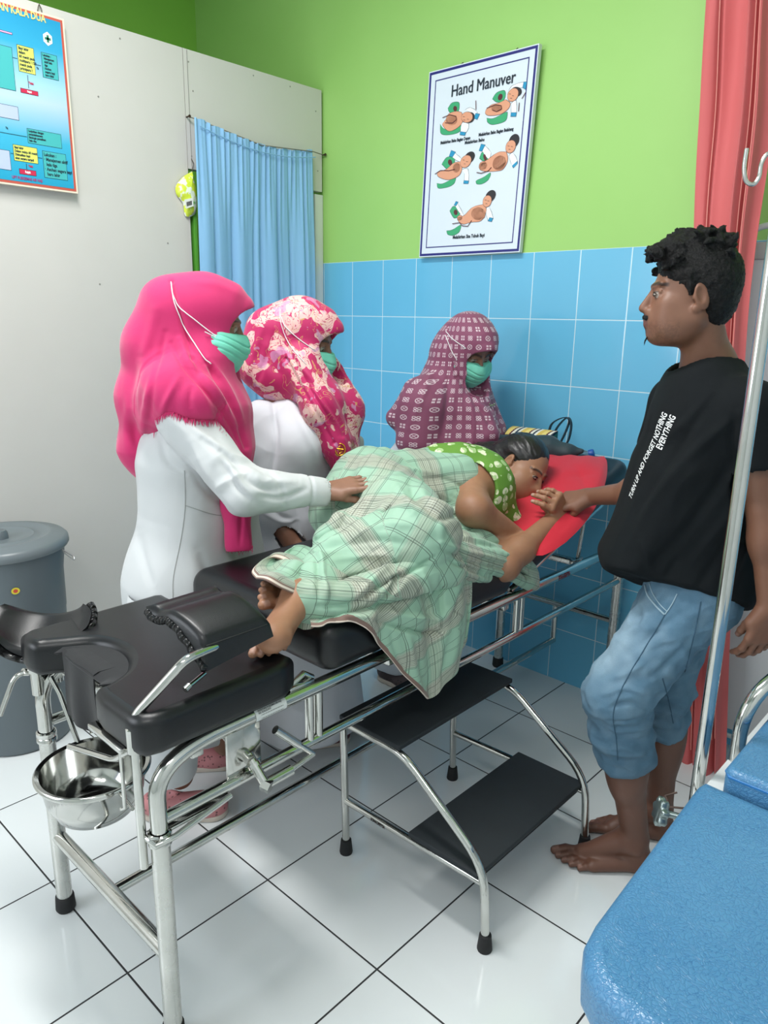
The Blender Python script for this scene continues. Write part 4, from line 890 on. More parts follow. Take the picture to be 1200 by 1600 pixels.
def creases(P, N, items):
    """sculpted folds: each follows a line seen on the cloth; (points, width in m, height in m)"""
    D = (P - CAM) @ ROT.T; z = np.maximum(D[:, 2], 0.1); U2 = np.stack([600 + FPX * D[:, 0] / z, 800 - FPX * D[:, 1] / z], 1)
    face = sstep(-0.1, 0.25, ((CAM - P) / np.linalg.norm(CAM - P, axis=1, keepdims=True) * N).sum(1)); out = np.zeros(len(P))
    for pts, w_, amp in items:
        q = np.array([p[:2] for p in spline([(x, y, 0) for x, y in pts], 5)]); best = np.full(len(P), 1e9); tb = np.zeros(len(P)); n = len(q) - 1
        lo = q.min(0) - 60; hi = q.max(0) + 60; m = ((U2 > lo) & (U2 < hi)).all(1); Um = U2[m]; bm_ = np.full(len(Um), 1e9); tm = np.zeros(len(Um))
        for i in range(n):
            ab = q[i + 1] - q[i]; t = np.clip((Um - q[i]) @ ab / (ab @ ab + 1e-9), 0, 1); d = np.hypot(*(Um - q[i] - t[:, None] * ab).T); k = d < bm_; bm_[k] = d[k]; tm[k] = (i + t[k]) / n
        dm = bm_ * z[m] / FPX; out[m] += amp * np.exp(-(dm / w_) ** 2) * np.sqrt(np.clip(np.sin(PI * np.clip(tm, 0.03, 0.97)), 0, 1))
    return out * face
def ray_on(bvh, x, y, off=0.001):
    h_, n_, i_, dd = bvh.ray_cast(Vector(CAM), Vector(unit(ray(x, y)))); return None if h_ is None else (np.array(h_) + np.array(n_) * off)
def trace_on(bvh, pts, off=0.001):
    return [q for q in (ray_on(bvh, p[0], p[1], off) for p in spline([(x, y, 0) for x, y in pts], 8)) if q is not None]
def frame_of(fwd, up=(0, 0, 1)):
    f = unit(fwd); u = unit(up); r = unit(np.cross(f, u)); u = np.cross(r, f); return np.array([r, f, u])   # rows: right, forward, up

# skin with its own colours kept per point (lips, brows, nails)
def skin_mat(name, rough=0.42):
    t = NT(name); c = t.attr('Col'); v = t.noise(60, 4); c2 = t.mix(t.math('MULTIPLY', v, 0.25), c, (0.10, 0.04, 0.025))
    t.set(Base_Color=c2, Roughness=t.math('MULTIPLY_ADD', t.noise(30, 3), 0.15, rough)); t.b.inputs['Subsurface Weight'].default_value = 0.05
    t.b.inputs['Subsurface Radius'].default_value = (0.02, 0.008, 0.004); t.b.inputs['Subsurface Scale'].default_value = 0.3
    t.bump(t.noise(260, 4), 0.10, 0.0008); return t.m
SKIN = skin_mat('skin')

def head(S_, C, R, s=1.0, k=0.010, neck=None, ears=True, eyes_open=0.6, female=False):
    """R rows: right, forward, up. C centre of the head; full height about 0.23 s"""
    def q(x, y, z): return C + (R[0] * x + R[1] * y + R[2] * z) * s
    S_.ell(q(0, -0.018, 0.035), V(0.074, 0.095, 0.083) * s, R, k)
    S_.ell(q(0, 0.030, -0.022), V(0.060, 0.058, 0.082) * s, R, 0.03)
    for e in (-1, 1):
        S_.cap(q(e * 0.056, -0.006, -0.052), q(e * 0.018, 0.068, -0.090), 0.016 * s, 0.016 * s, 0.025)
        S_.ell(q(e * 0.041, 0.056, -0.016), V(0.022, 0.020, 0.020) * s, R, 0.015)
        S_.ell(q(e * 0.033, 0.100, 0.008), V(0.018, 0.013, 0.011) * s, R, 0.008, 'sub')
        S_.ell(q(e * 0.031, 0.0735, 0.006), V(0.0125, 0.0125, 0.0125) * s, R, 0.001)
        lid = 0.0105
        S_.cap(q(e * 0.018, 0.080, 0.0125 + 0.0035 * (eyes_open > 0.9)), q(e * 0.044, 0.0745, 0.0125 + 0.0035 * (eyes_open > 0.9)), (0.0050 - 0.0020 * (eyes_open > 0.9)) * s, (0.0045 - 0.0020 * (eyes_open > 0.9)) * s, 0.003)
        S_.cap(q(e * 0.019, 0.080, -0.0015), q(e * 0.043, 0.075, -0.001), 0.0040 * s, 0.0035 * s, 0.003)
        S_.cap(q(e * 0.012, 0.085, 0.026), q(e * 0.046, 0.072, 0.030), 0.0070 * s, 0.0055 * s, 0.009)
        S_.ell(q(e * 0.0125, 0.0945, -0.0315), V(0.0078, 0.0085, 0.0068) * s, R, 0.005)
        if ears:
            ax = np.array([unit(R[0] + R[1] * 0.25 * -e), unit(R[1] - 0.2 * R[2]), R[2]])
            S_.ell(q(e * 0.0765, -0.012, -0.002), V(0.0075, 0.0175, 0.031) * s, ax, 0.006)
            S_.ell(q(e * 0.0868, -0.009, 0.002), V(0.0090, 0.0112, 0.0205) * s, ax, 0.0015, 'sub')
            S_.ell(q(e * 0.0775, 0.004, -0.003), V(0.0045, 0.0045, 0.007) * s, ax, 0.003)
            S_.ell(q(e * 0.0745, -0.003, -0.030), V(0.0055, 0.0075, 0.008) * s, ax, 0.004)
    S_.cap(q(0, 0.086, 0.014), q(0, 0.107, -0.024), 0.0068 * s, 0.0105 * s, 0.008)
    for e in (-1, 1): S_.ell(q(e * 0.0085, 0.1035, -0.0385), V(0.0035, 0.005, 0.004) * s, R, 0.002, 'sub')
    S_.ell(q(0, 0.086, -0.052), V(0.026, 0.012, 0.018) * s, R, 0.012)
    for e in (-1, 1):
        S_.cap(q(0.004 * e, 0.0975, -0.0515), q(e * 0.021, 0.088, -0.0565), 0.0046 * s, 0.0028 * s, 0.003)
        S_.cap(q(0.002 * e, 0.0955, -0.0625), q(e * 0.019, 0.087, -0.0585), 0.0052 * s, 0.0028 * s, 0.003)
    S_.cap(q(-0.020, 0.0925, -0.0572), q(0.020, 0.0925, -0.0572), 0.0014 * s, 0.0014 * s, 0.002, 'sub')
    S_.ell(q(0, 0.074, -0.088), V(0.020, 0.017, 0.016) * s, R, 0.014)
    if neck is not None: S_.cap(q(0, -0.022, -0.045), neck, 0.052 * s, 0.056 * s, 0.02)
def eye_part(C, R, s, e, parent, gaze, size=1.0, fw_=0.083):
    """the visible eyeball between the lids, with its dark iris"""
    c = C + (R[0] * e * 0.031 + R[1] * fw_ + R[2] * 0.0062) * s; m_ = MB()
    def el(o, r, mi, n=14):
        vs = []; fs = []
        for i in range(n + 1):
            for j in range(n * 2):
                a = PI * i / n; b = PI * j / n; v = V(math.sin(a) * math.cos(b), math.sin(a) * math.sin(b), math.cos(a)) * r; vs.append(o + (R[0] * v[0] + R[1] * v[1] + R[2] * v[2]) * s)
        for i in range(n):
            for j in range(n * 2): k = (j + 1) % (n * 2); fs.append((i * n * 2 + j, i * n * 2 + k, (i + 1) * n * 2 + k, (i + 1) * n * 2 + j))
        m_.add(vs, fs, mi)
    el(c, V(0.0125, 0.0075, 0.0052) * size, 0); g = gaze[0] * R[0] + gaze[2] * R[2]; el(c + (R[1] * 0.0040 + g * 0.003) * s, V(0.0050, 0.0042, 0.0050) * size, 1)
    def lid(dz, arch): return [c + (R[0] * e * x + R[1] * (0.0066 - 30 * x * x) + R[2] * (dz + arch * (1 - (x / 0.0135) ** 2))) * s * size for x in np.linspace(-0.0135, 0.0135, 9)]
    m_.tube(lid(0.0004, 0.0050), [0.0006] + [0.0016] * 7 + [0.0006], 6, mi=2); m_.tube(lid(-0.0006, -0.0042), [0.0004] + [0.0009] * 7 + [0.0004], 6, mi=2)
    o = m_.build('eye', [mat('eye_white', '#a79c92', 0.25), mat('dark_iris', '#140c09', 0.15), mat('dark_lashes', '#22130d', 0.6)], parent); return o
def face_paint(P, base, C, R, s, lips=None, brows=None, beard=None, gaze=(0, 1, 0)):
    """the face's own colours: lips, brows, eyes, moustache"""
    L = (P - C) @ R.T / s; c = base
    def m(mask, colour):
        nonlocal c; c = c * (1 - mask[:, None]) + np.array(colour) * mask[:, None]
    near = (np.abs(L) < 0.14).all(1)
    if lips is not None:
        mk = near * (L[:, 1] > 0.078) * sstep(0.0255, 0.020, np.abs(L[:, 0])) * sstep(0.0125, 0.0085, np.abs(L[:, 2] + 0.0572)); m(mk * 0.8, lips)
    for e in (-1, 1):
        ex, ez = e * 0.031, 0.006
        if brows is not None:
            t = (np.abs(L[:, 0]) - 0.030) / 0.024; zc = 0.0305 - 0.006 * t * t + 0.001
            mk = near * (L[:, 1] > 0.05) * (np.sign(L[:, 0]) == e) * sstep(1.05, 0.8, np.abs(t)) * sstep(0.0050, 0.0028, np.abs(L[:, 2] - zc)); m(mk * 0.9, brows)
        d = np.linalg.norm(L - V(ex, 0.0735, ez), axis=1); eye = near * (d < 0.0138) * (L[:, 1] > 0.078) * sstep(0.0078, 0.0066, np.abs(L[:, 2] - 0.0055)) * sstep(0.0125, 0.011, np.abs(L[:, 0] - ex))
        m(eye, (0.40, 0.35, 0.31)); g = unit(gaze); ic = V(ex, 0.0735, ez) + g * 0.0125
        di = np.linalg.norm(L - ic, axis=1); m(eye * sstep(0.0076, 0.0064, di), (0.02, 0.012, 0.008))
        lash = near * (L[:, 1] > 0.07) * sstep(0.0125, 0.0115, np.abs(L[:, 0] - ex)) * sstep(0.0018, 0.0008, np.abs(L[:, 2] - 0.0112)); m(lash * 0.8, (0.015, 0.01, 0.008))
    if beard is not None: m(np.clip(beard(L), 0, 1) * near, (0.02, 0.016, 0.014))
    return c
def finger(S_, base, d, nrm, L, r, curls, k=0.003, spread=0.0):
    """three phalanges bending towards -nrm"""
    p = V(*base); d = unit(d); side = unit(np.cross(nrm, d)); n = unit(np.cross(d, side)); tot = 0; seg = (0.46, 0.30, 0.24); pts = [p]; rr = [r * 1.06]
    for i in range(3):
        a = curls[i]; d2 = unit(d * math.cos(a) - n * math.sin(a)); n = unit(n * math.cos(a) + d * math.sin(a)); d = d2
        p = p + d * L * seg[i]; pts.append(p); rr.append(r * (0.98, 0.90, 0.78)[i])
    S_.chain(pts, rr, k)
    for i in (1, 2): S_.ell(pts[i], V(1, 1, 1) * rr[i] * 1.07, None, 0.003)
    return pts, n
def hand(S_, wrist, d, nrm, thumb_side, s=1.0, curls=((0.2, .3, .2),) * 4, thumb=((0.5, 0.3, 0.3), 0.7), spread=0.05, paint=None, fan=0.0):
    """d: wrist to knuckles; nrm: back of the hand; thumb_side +1/-1 along cross(nrm, d)"""
    d = unit(d); nrm = unit(nrm - d * (nrm @ d)); side = unit(np.cross(nrm, d)) * thumb_side; W_ = V(*wrist); Lp = 0.082 * s
    offs = (0.030, 0.0105, -0.0095, -0.028); lens = (0.070, 0.078, 0.072, 0.057); rad = (0.0086, 0.0088, 0.0083, 0.0073); kn = (0.98, 1.02, 0.97, 0.88); nails = []
    S_.cap(W_ - d * 0.02, W_ + d * 0.018 * s, 0.024 * s, 0.026 * s, 0.012, flat=(nrm, 0.68))
    for i in range(4):
        b = W_ + d * Lp * kn[i] + side * offs[i] * s; S_.cap(W_ + d * 0.012 * s + side * offs[i] * 0.55 * s, b, 0.0125 * s, 0.0105 * s, 0.014)
        dd = unit(d + side * (offs[i] / 0.03) * spread); pts, n = finger(S_, b, dd, nrm, lens[i] * s, rad[i] * s, curls[i]); nails.append((pts[-1], n, pts[-2], rad[i] * s))
    b = W_ + d * 0.022 * s + side * 0.026 * s - nrm * 0.006 * s
    S_.cap(W_ + d * 0.008 * s + side * 0.012 * s, b + d * 0.02 * s + side * 0.006, 0.015 * s, 0.014 * s, 0.014)
    td = unit(d * math.cos(thumb[1]) + side * math.sin(thumb[1]) - nrm * 0.25)
    pts, n = finger(S_, b, td, unit(nrm * 0.5 + side * 0.6), 0.074 * s, 0.0102 * s, thumb[0]); nails.append((pts[-1], n, pts[-2], 0.0102 * s))
    if paint is not None: paint += nails
    return nails
def nail_paint(P, c, nails, colour=(0.62, 0.40, 0.33)):
    for tip, n, pre, r in nails:
        f = unit(tip - pre); q = P - (tip - f * r * 0.25); a = q @ f; b = q @ n; sd = np.linalg.norm(q - a[:, None] * f - b[:, None] * n, axis=1)
        mk = (b > 0) * sstep(1.0, 0.75, np.abs(a) / (r * 0.85)) * sstep(1.0, 0.75, sd / (r * 0.65)); mk = np.where(np.linalg.norm(q, axis=1) < 2.2 * r, mk, 0)
        c = c * (1 - mk[:, None] * 0.7) + np.array(colour) * mk[:, None] * 0.7
    return c
def foot(S_, ankle, heel, toe, nail, out_side, s=1.0, curl=0.0, up=UP, k=0.012):
    """ankle joint, heel on the ground, big-toe direction; out_side +1: little toe on cross(up, dir)"""
    f = unit(toe - heel); up = unit(up - f * (up @ f)); sd = unit(np.cross(up, f)) * out_side; L = np.linalg.norm(toe - heel)
    S_.cap(ankle, heel + up * 0.030 + f * 0.025, 0.034 * s, 0.030 * s, 0.02)
    S_.ell(heel + up * 0.027 + f * 0.028, V(0.030, 0.032, 0.027) * s, (sd, f, up), 0.015)
    for e in (-1, 1): S_.ell(ankle + sd * e * 0.030 * s - up * 0.005, V(0.011, 0.014, 0.014) * s, (sd, f, up), 0.012)
    mid = heel + f * L * 0.70
    S_.cap(ankle + up * 0.0 + f * 0.025, mid + up * 0.024 * s - sd * 0.012 * s, 0.032 * s, 0.0185 * s, 0.02)
    S_.cap(heel + f * 0.05 + up * 0.022 * s + sd * 0.012 * s, mid + up * 0.016 * s + sd * 0.026 * s - f * 0.02, 0.021 * s, 0.0155 * s, 0.018)
    S_.cap(heel + f * 0.05 + up * 0.024 * s - sd * 0.010 * s, mid + up * 0.018 * s - sd * 0.022 * s, 0.022 * s, 0.018 * s, 0.018)
    for i in range(5):
        o = (-0.026, -0.008, 0.008, 0.022, 0.034)[i] * s; l = L * (0.30, 0.275, 0.24, 0.20, 0.155)[i]; r = (0.0125, 0.0088, 0.0083, 0.0080, 0.0080)[i] * s
        b = mid + sd * o * 0.92 + up * (0.0165 if i == 0 else 0.0145) * s - f * (0.0, 0.0, 0.005, 0.013, 0.024)[i]
        m1 = b + f * l * 0.6 + up * 0.003 + sd * o * 0.08; m2 = b + f * l - up * (0.004 + curl * 0.01) + sd * o * 0.10
        S_.cap(b, m1, r * 1.05, r, 0.006); S_.cap(m1, m2, r, r * 0.92, 0.004); nail.append((m2, unit(up + f * 0.25), m1, r))
print('kit ready')
# ---------------------------------------------------------------- the man in the black T-shirt
man = empty('person', (2.10, -0.82, 0)); tag(man, 'barefoot man in black T-shirt and rolled-up light jeans holding the lying woman’s hand', 'person')
man['label'] = "barefoot man in black T-shirt and rolled-up jeans holding the lying woman's hand"
FD = unit(V(-0.80, -0.58, 0)); MR = frame_of(FD)              # the way his chest faces
HH = 1.75
hc = at(1079, 464, 1.76); HR = frame_of(unit(V(-0.86, -0.51, -0.03)), (0.02, 0.03, 1))
neckb = at(1108, 583, 1.78)
sL = at(1172, 640, 1.615); sR = at(1052, 628, 1.93)           # near (left) and far (right) shoulder
eL = at(1196, 800, 1.60); wL = at(1203, 950, 1.58)
wR = at(922, 776, 2.17); eR = at(1012, 768, 2.00)
hip = at(1085, 905, 1.76); hL = at(1080, 925, 1.70); hR = at(1075, 915, 1.85)
kL = at(965, 1085, 1.655); kR = at(1038, 1060, 1.83)
aL = at(996, 1300, 1.745); aR = at(1034, 1270, 1.87)
footL0 = V(*onz(1012, 1357, 0)); footL1 = V(*onz(868, 1345, 0)); footR0 = V(*onz(1050, 1310, 0)); footR1 = V(*onz(914, 1291, 0))
aL = footL0 + unit(footL1 - footL0) * 0.045 + UP * 0.085; aR = footR0 + unit(footR1 - footR0) * 0.045 + UP * 0.085
B = SDF(V(2.1, -0.82, 0), MR, (-0.42, -0.42, -0.01), (0.66, 0.50, 1.72), 0.003)
head(B, hc, HR, 0.95, neck=neckb + UP * 0.0)
for e in (-1, 1): B.ell(hc + (HR[0] * e * 0.044 + HR[1] * 0.030 - HR[2] * 0.050), (0.019, 0.042, 0.042), HR, 0.03)
B.ell(hc + HR[0] * 0.0 + HR[1] * 0.03 - HR[2] * 0.055, (0.055, 0.055, 0.050), HR, 0.03)
B.cap(neckb + UP * 0.01, lerp(neckb, hip, 0.2), 0.060, 0.085, 0.03)
B.cap(lerp(neckb, hip, 0.15), hip, 0.085, 0.105, 0.03, flat=(FD, 0.75))
B.cap(neckb - UP * 0.01, sL, 0.05, 0.045, 0.03); B.cap(neckb - UP * 0.01, sR, 0.05, 0.045, 0.03)
B.chain([sL, eL, wL], [0.046, 0.036, 0.026], 0.02); B.chain([sR, eR, wR], [0.044, 0.037, 0.0255], 0.02)
B.ell(lerp(eL, wL, 0.25), (0.040, 0.040, 0.06), None, 0.02); B.ell(lerp(eR, wR, 0.25), (0.040, 0.038, 0.05), None, 0.02)
for hh, kk, aa in ((hL, kL, aL), (hR, kR, aR)):
    B.cap(hh, kk, 0.080, 0.055, 0.03); B.cap(kk, aa + UP * 0.02, 0.052, 0.036, 0.03)
    bk = unit(V(0.85, 0.5, 0)); B.ell(lerp(kk, aa, 0.38) + bk * 0.010, (0.052, 0.052, 0.13), None, 0.04)
MN = []
foot(B, aL, footL0, footL1, MN, 1, 1.05); foot(B, aR, footR0, footR1, MN, -1, 1.0)
hd = unit(unit(at(868, 786, 2.21) - wR)); 
hand(B, wR, hd, unit(V(0.35, -0.5, 0.9)), 1, 1.0, curls=((0.75, 0.8, 0.4), (0.8, 0.9, 0.4), (0.85, 0.9, 0.4), (0.85, 0.9, 0.4)), thumb=((0.2, 0.3, 0.3), 0.5), paint=MN)
hand(B, wL, unit(V(-0.1, -0.05, -1)), unit(V(0.75, -0.65, 0)), -1, 1.0, curls=((0.35, 0.4, 0.3),) * 4, thumb=((0.2, 0.2, 0.2), 0.35), paint=MN)
def man_col(P, N):
    n = noise3(P * 14, 3)[:, None]; base = V(0.215, 0.098, 0.058)[None] * (1 + 0.10 * n)
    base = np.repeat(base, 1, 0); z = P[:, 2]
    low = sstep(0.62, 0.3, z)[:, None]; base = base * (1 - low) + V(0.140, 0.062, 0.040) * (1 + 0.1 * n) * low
    def beard(L):
        x, y, z_ = L.T; r = noise3(P * 420, 5) * 0.5 + 0.5
        mo = (y > 0.082) * sstep(0.030, 0.022, np.abs(x)) * sstep(0.0075, 0.004, np.abs(z_ + 0.0455 + 0.10 * np.abs(x))) * 0.95
        ch = (y > 0.07) * sstep(0.012, 0.006, np.abs(x)) * sstep(0.010, 0.006, np.abs(z_ + 0.076)) * 0.7
        st = (z_ < -0.045) * (y > 0.03) * sstep(-0.04, -0.07, z_) * 0.22 * (r > 0.45)
        hairl = sstep(0.0, 0.02, z_ - 0.02 + 0) * sstep(0.072, 0.066, y) * sstep(0.005, -0.012, y - 0.028 - 0.4 * (z_ - 0.06)) * 0.85
        return np.maximum.reduce([mo, ch, st, hairl])
    c = face_paint(P, base, hc, HR, 0.95, lips=(0.20, 0.075, 0.06), brows=(0.015, 0.01, 0.009), beard=beard, gaze=(0.0, 1, -0.1))
    return nail_paint(P, c, MN, (0.34, 0.19, 0.15))
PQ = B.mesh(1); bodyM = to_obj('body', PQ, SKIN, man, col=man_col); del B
eye_part(hc, HR, 0.95, -1, man, (0.35, 1, -0.1), 0.9, 0.0825)
# hair
HAIR = NT('black_hair'); sp = HAIR.noise(180, 4, 0.6); HAIR.set(Base_Color=HAIR.mix(sp, rgb('#060606'), rgb('#100f10')), Roughness=0.5); HAIR.b.inputs['Specular IOR Level'].default_value = 0.3; HAIR.bump(HAIR.noise(220, 4, 0.7, dist=1.0), 0.9, 0.004); HAIR = HAIR.m
H_ = SDF(hc, HR, (-0.12, -0.14, -0.12), (0.12, 0.14, 0.19), 0.003)
def hq(x, y, z): return hc + HR[0] * x + HR[1] * y + HR[2] * z
H_.ell(hq(0, -0.016, 0.050), (0.078, 0.090, 0.080), HR, 0.02)
H_.ell(hq(0, -0.044, 0.005), (0.071, 0.058, 0.082), HR, 0.03)
H_.ell(hq(0, 0.025, 0.105), (0.055, 0.060, 0.032), HR, 0.03)
rs = np.random.RandomState(5)
for i in range(150):
    a = rs.uniform(-PI, PI); y0 = rs.uniform(-0.075, 0.065); x0 = rs.uniform(-0.060, 0.060)
    z0 = 0.056 + 0.078 * math.sqrt(max(0, 1 - (x0 / 0.080) ** 2 - ((y0 + 0.016) / 0.092) ** 2)) + 0.003
    p = hq(x0, y0, z0); r = rs.uniform(0.008, 0.016); pts = [p]
    dd = unit(HR[1] * rs.uniform(-0.4, 1.0) + HR[0] * rs.uniform(-0.8, 0.8) + HR[2] * rs.uniform(0.1, 0.9))
    for t in range(3): dd = unit(dd + HR[0] * rs.uniform(-0.6, 0.6) - HR[2] * 0.25 + HR[1] * rs.uniform(-0.3, 0.5)); pts.append(pts[-1] + dd * 0.009)
    H_.chain(pts, [0.0065, 0.006, 0.005, 0.0028], 0.005)
for i in range(26):   # the quiff over the forehead
    x0 = rs.uniform(-0.05, 0.05); p = hq(x0, 0.078 + rs.uniform(-0.01, 0.008), 0.098 + rs.uniform(-0.012, 0.012)); dd = unit(HR[1] * 0.9 + HR[2] * rs.uniform(-0.1, 0.5) + HR[0] * rs.uniform(-0.5, 0.5)); pts = [p]
    for t in range(3): dd = unit(dd + HR[2] * rs.uniform(-0.5, 0.25) + HR[0] * rs.uniform(-0.4, 0.4)); pts.append(pts[-1] + dd * 0.0085)
    H_.chain(pts, [0.0075, 0.006, 0.0045, 0.002], 0.005)
for e in (-1, 1):
    H_.cap(hq(e * 0.070, 0.020, 0.05), hq(e * 0.070, 0.012, 0.006), 0.010, 0.005, 0.01)
    H_.ell(hq(e * 0.088, -0.008, -0.004), (0.016, 0.020, 0.034), HR, 0.006, 'sub')
H_.ell(hq(0, 0.125, 0.015), (0.085, 0.060, 0.062), HR, 0.008, 'sub')
H_.ell(hq(0, 0.120, 0.058), (0.065, 0.034, 0.022), HR, 0.004, 'sub')
H_.ell(hq(0, 0.06, -0.06), (0.085, 0.075, 0.085), HR, 0.012, 'sub')
H_.ell(hq(0, -0.035, -0.118), (0.10, 0.12, 0.055), HR, 0.01, 'sub')
to_obj('hair', H_.mesh(1), HAIR, man, disp=lambda P, N: 0.0018 * noise3(P * 160, 1) + 0.0012 * noise3(P * 330, 2))
MO = SDF(hc, HR, (-0.06, 0.03, -0.10), (0.06, 0.14, 0.02), 0.0016)
for e in (-1, 1): MO.chain([hq(0.003 * e, 0.0965, -0.0435), hq(e * 0.018, 0.0925, -0.0455), hq(e * 0.031, 0.080, -0.0525)], [0.0052, 0.0052, 0.0025], 0.004)
to_obj('moustache', MO.mesh(1), HAIR, man, disp=lambda P, N: 0.0012 * noise3(P * 420, 2))
goatee = MB()
for i in range(14):
    x0 = rs.uniform(-0.012, 0.012); p = hq(x0, 0.088, -0.088 + rs.uniform(-0.006, 0.004)); goatee.tube([p, p + HR[1] * 0.004 - HR[2] * 0.008, p + HR[1] * 0.005 - HR[2] * 0.015 + HR[0] * rs.uniform(-0.002, 0.002)], [0.0008, 0.0006, 0.0002], 5)
goatee.build('beard', HAIR, man)
# T-shirt
TS = NT('black_cotton'); TS.set(Base_Color=TS.mix(TS.noise(7, 4), rgb('#0b0f12'), rgb('#101518')), Roughness=0.9); TS.b.inputs['Specular IOR Level'].default_value = 0.25; TS.bump(TS.noise(600, 2), 0.25, 0.001)
T_ = SDF(V(2.1, -0.82, 0), MR, (-0.40, -0.40, 0.60), (0.36, 0.42, 1.45), 0.0045)
belly = at(1040, 760, 1.75); hemF = at(985, 878, 1.76); hemB = at(1135, 905, 1.76)
T_.cap(neckb - UP * 0.03, lerp(sL, neckb, 0.15) - UP * 0.015, 0.060, 0.056, 0.03); T_.cap(neckb - UP * 0.03, lerp(sR, neckb, 0.15) - UP * 0.015, 0.060, 0.056, 0.03)
ch = at(1092, 668, 1.765); T_.cap(at(1100, 625, 1.77), ch, 0.125, 0.150, 0.05, flat=(FD, 0.68))
T_.cap(ch, at(1078, 770, 1.765), 0.150, 0.155, 0.05, flat=(FD, 0.74))
T_.cap(at(1078, 770, 1.765), at(1066, 905, 1.765), 0.158, 0.182, 0.05, flat=(FD, 0.78))
T_.cap(at(1030, 740, 1.77), at(968, 868, 1.77), 0.040, 0.050, 0.09, flat=(MR[0], 2.6))
T_.cap(at(1120, 720, 1.76), at(1140, 900, 1.75), 0.09, 0.085, 0.06)
slL = lerp(sL, eL, 0.58); T_.cap(sL, slL, 0.062, 0.066, 0.035); T_.cap(sR, lerp(sR, eR, 0.45), 0.058, 0.062, 0.035)
# neckline, hem and sleeve openings
T_.cap(neckb - UP * 0.005 + FD * 0.015, neckb + UP * 0.09 + FD * 0.02, 0.072, 0.090, 0.006, 'sub')
hl = at(932, 868, 1.765); hr_ = at(1185, 938, 1.70); hcn = at(1070, 934, 1.66)
hn = np.cross(hr_ - hl, at(1070, 920, 1.95) - hl); hn = -hn if hn[2] > 0 else hn
T_.cut(lerp(hl, hcn, 0.5) - UP * 0.004, unit(hn), 0.006)
dirL = unit(eL - sL); T_.cap(slL + dirL * 0.030, slL + dirL * 0.12, 0.075, 0.075, 0.004, 'sub')
T_.cap(hip - UP * 0.30, hip - UP * 0.05, 0.10, 0.125, 0.01, 'sub', flat=(FD, 0.72))
def sh_d(P, N):
    d = folds(P, at(1150, 660, 1.7) - at(960, 870, 1.7), 9, 2.2, 0.0075, 4) + folds(P, UP, 16, 4, 0.003, 7)
    for (a, b, w, amp) in ((at(1165, 650, 1.6), at(960, 850, 1.62), 0.016, 0.010), (at(1170, 720, 1.6), at(1010, 880, 1.6), 0.016, 0.009), (at(1120, 600, 1.65), at(1060, 640, 1.65), 0.010, 0.004), (at(1160, 690, 1.58), at(1120, 800, 1.58), 0.010, -0.007), (at(1145, 640, 1.58), at(1140, 720, 1.58), 0.008, -0.006)):
        ab = b - a; t = np.clip((P - a) @ ab / (ab @ ab), 0, 1); r = np.linalg.norm(P - a - t[:, None] * ab, axis=1); d = d + amp * np.exp(-(np.minimum(r, 0.2) / w / 2.2) ** 2) * np.sin(PI * np.clip(t, 0.02, 0.98)) 
    return d * 0.6 + creases(P, N, [([(1150, 650), (1090, 700), (1030, 770), (985, 850)], 0.012, 0.008), ([(1165, 690), (1120, 760), (1060, 840), (1010, 890)], 0.014, -0.008), ([(1175, 730), (1140, 800), (1080, 880)], 0.012, 0.007),
        ([(1150, 640), (1142, 690), (1150, 740)], 0.008, -0.007), ([(1120, 600), (1090, 640), (1040, 690), (1010, 740)], 0.010, 0.005), ([(1100, 640), (1050, 720), (1000, 800)], 0.010, -0.006), ([(1160, 800), (1120, 870), (1090, 920)], 0.012, -0.007), ([(1180, 820), (1150, 880), (1130, 925)], 0.010, 0.006), ([(1060, 870), (1040, 905)], 0.010, -0.006), ([(1000, 840), (1020, 890)], 0.009, 0.005)])
PQs = T_.mesh(2); P_, Q_ = PQs; Nn = vnormals(P_, Q_); P_ = P_ + Nn * sh_d(P_, Nn)[:, None]
tee = to_obj('t_shirt', (P_, Q_), TS.m, man)
# lettering down the front of the shirt: laid onto its surface
def surface_text(bvh, lines, org, ex, ey, ez, size, m_, name, parent, bold=0.0, sx=1.0, th=0.0012):
    mb = MB()
    for tx, du, dv in lines:
        vs, fs = text_shape(tx, size, bold, 'LEFT', 0.0)
        # finer faces so the letters follow the cloth
        b = bmesh.new(); bv = [b.verts.new(v) for v in vs]
        for f in fs:
            try: b.faces.new([bv[i] for i in f])
            except Exception: pass
        bmesh.ops.triangulate(b, faces=b.faces[:]); bmesh.ops.subdivide_edges(b, edges=[e for e in b.edges if e.calc_length() > 0.006], cuts=1)
        bmesh.ops.triangulate(b, faces=b.faces[:]); b.verts.index_update(); out = []
        for v in b.verts:
            o = org + ex * (du + v.co.x * sx) + ey * (dv + v.co.y); h, n, i, dd = bvh.ray_cast(Vector(o + ez * 0.35), Vector(-ez))
            if h is None: h = Vector(o)
            out.append(np.array(h) + ez * th)
        fs2 = [[v.index for v in f.verts] for f in b.faces]; b.free(); 
        fs2 = [f for f in fs2 if max(np.linalg.norm(out[f[0]] - out[f[1]]), np.linalg.norm(out[f[1]] - out[f[2]]), np.linalg.norm(out[f[2]] - out[f[0]])) < 0.03]
        mb.add(out, fs2, 0, False)
    return mb.build(name, m_, parent)
bv = BVHTree.FromPolygons([tuple(p) for p in P_], [tuple(q) for q in Q_])
tez = unit(FD * 0.75 - V(ROT[2][0], ROT[2][1], 0) * 0.65); up_ = unit(at(1040, 632, 1.6) - at(962, 785, 1.6)); up_ = unit(up_ - tez * (up_ @ tez)); tey = np.cross(tez, up_)
surface_text(bv, [('TURN UP AND FORGET NOTHING', 0, 0.0), ('EVERYTHING', 0.135, -0.026)], at(920, 794, 1.62), up_, tey, tez, 0.027, mat('white_print', '#e4e6e6', 0.6), 'chest_print', tee, bold=0.0006, sx=0.50)
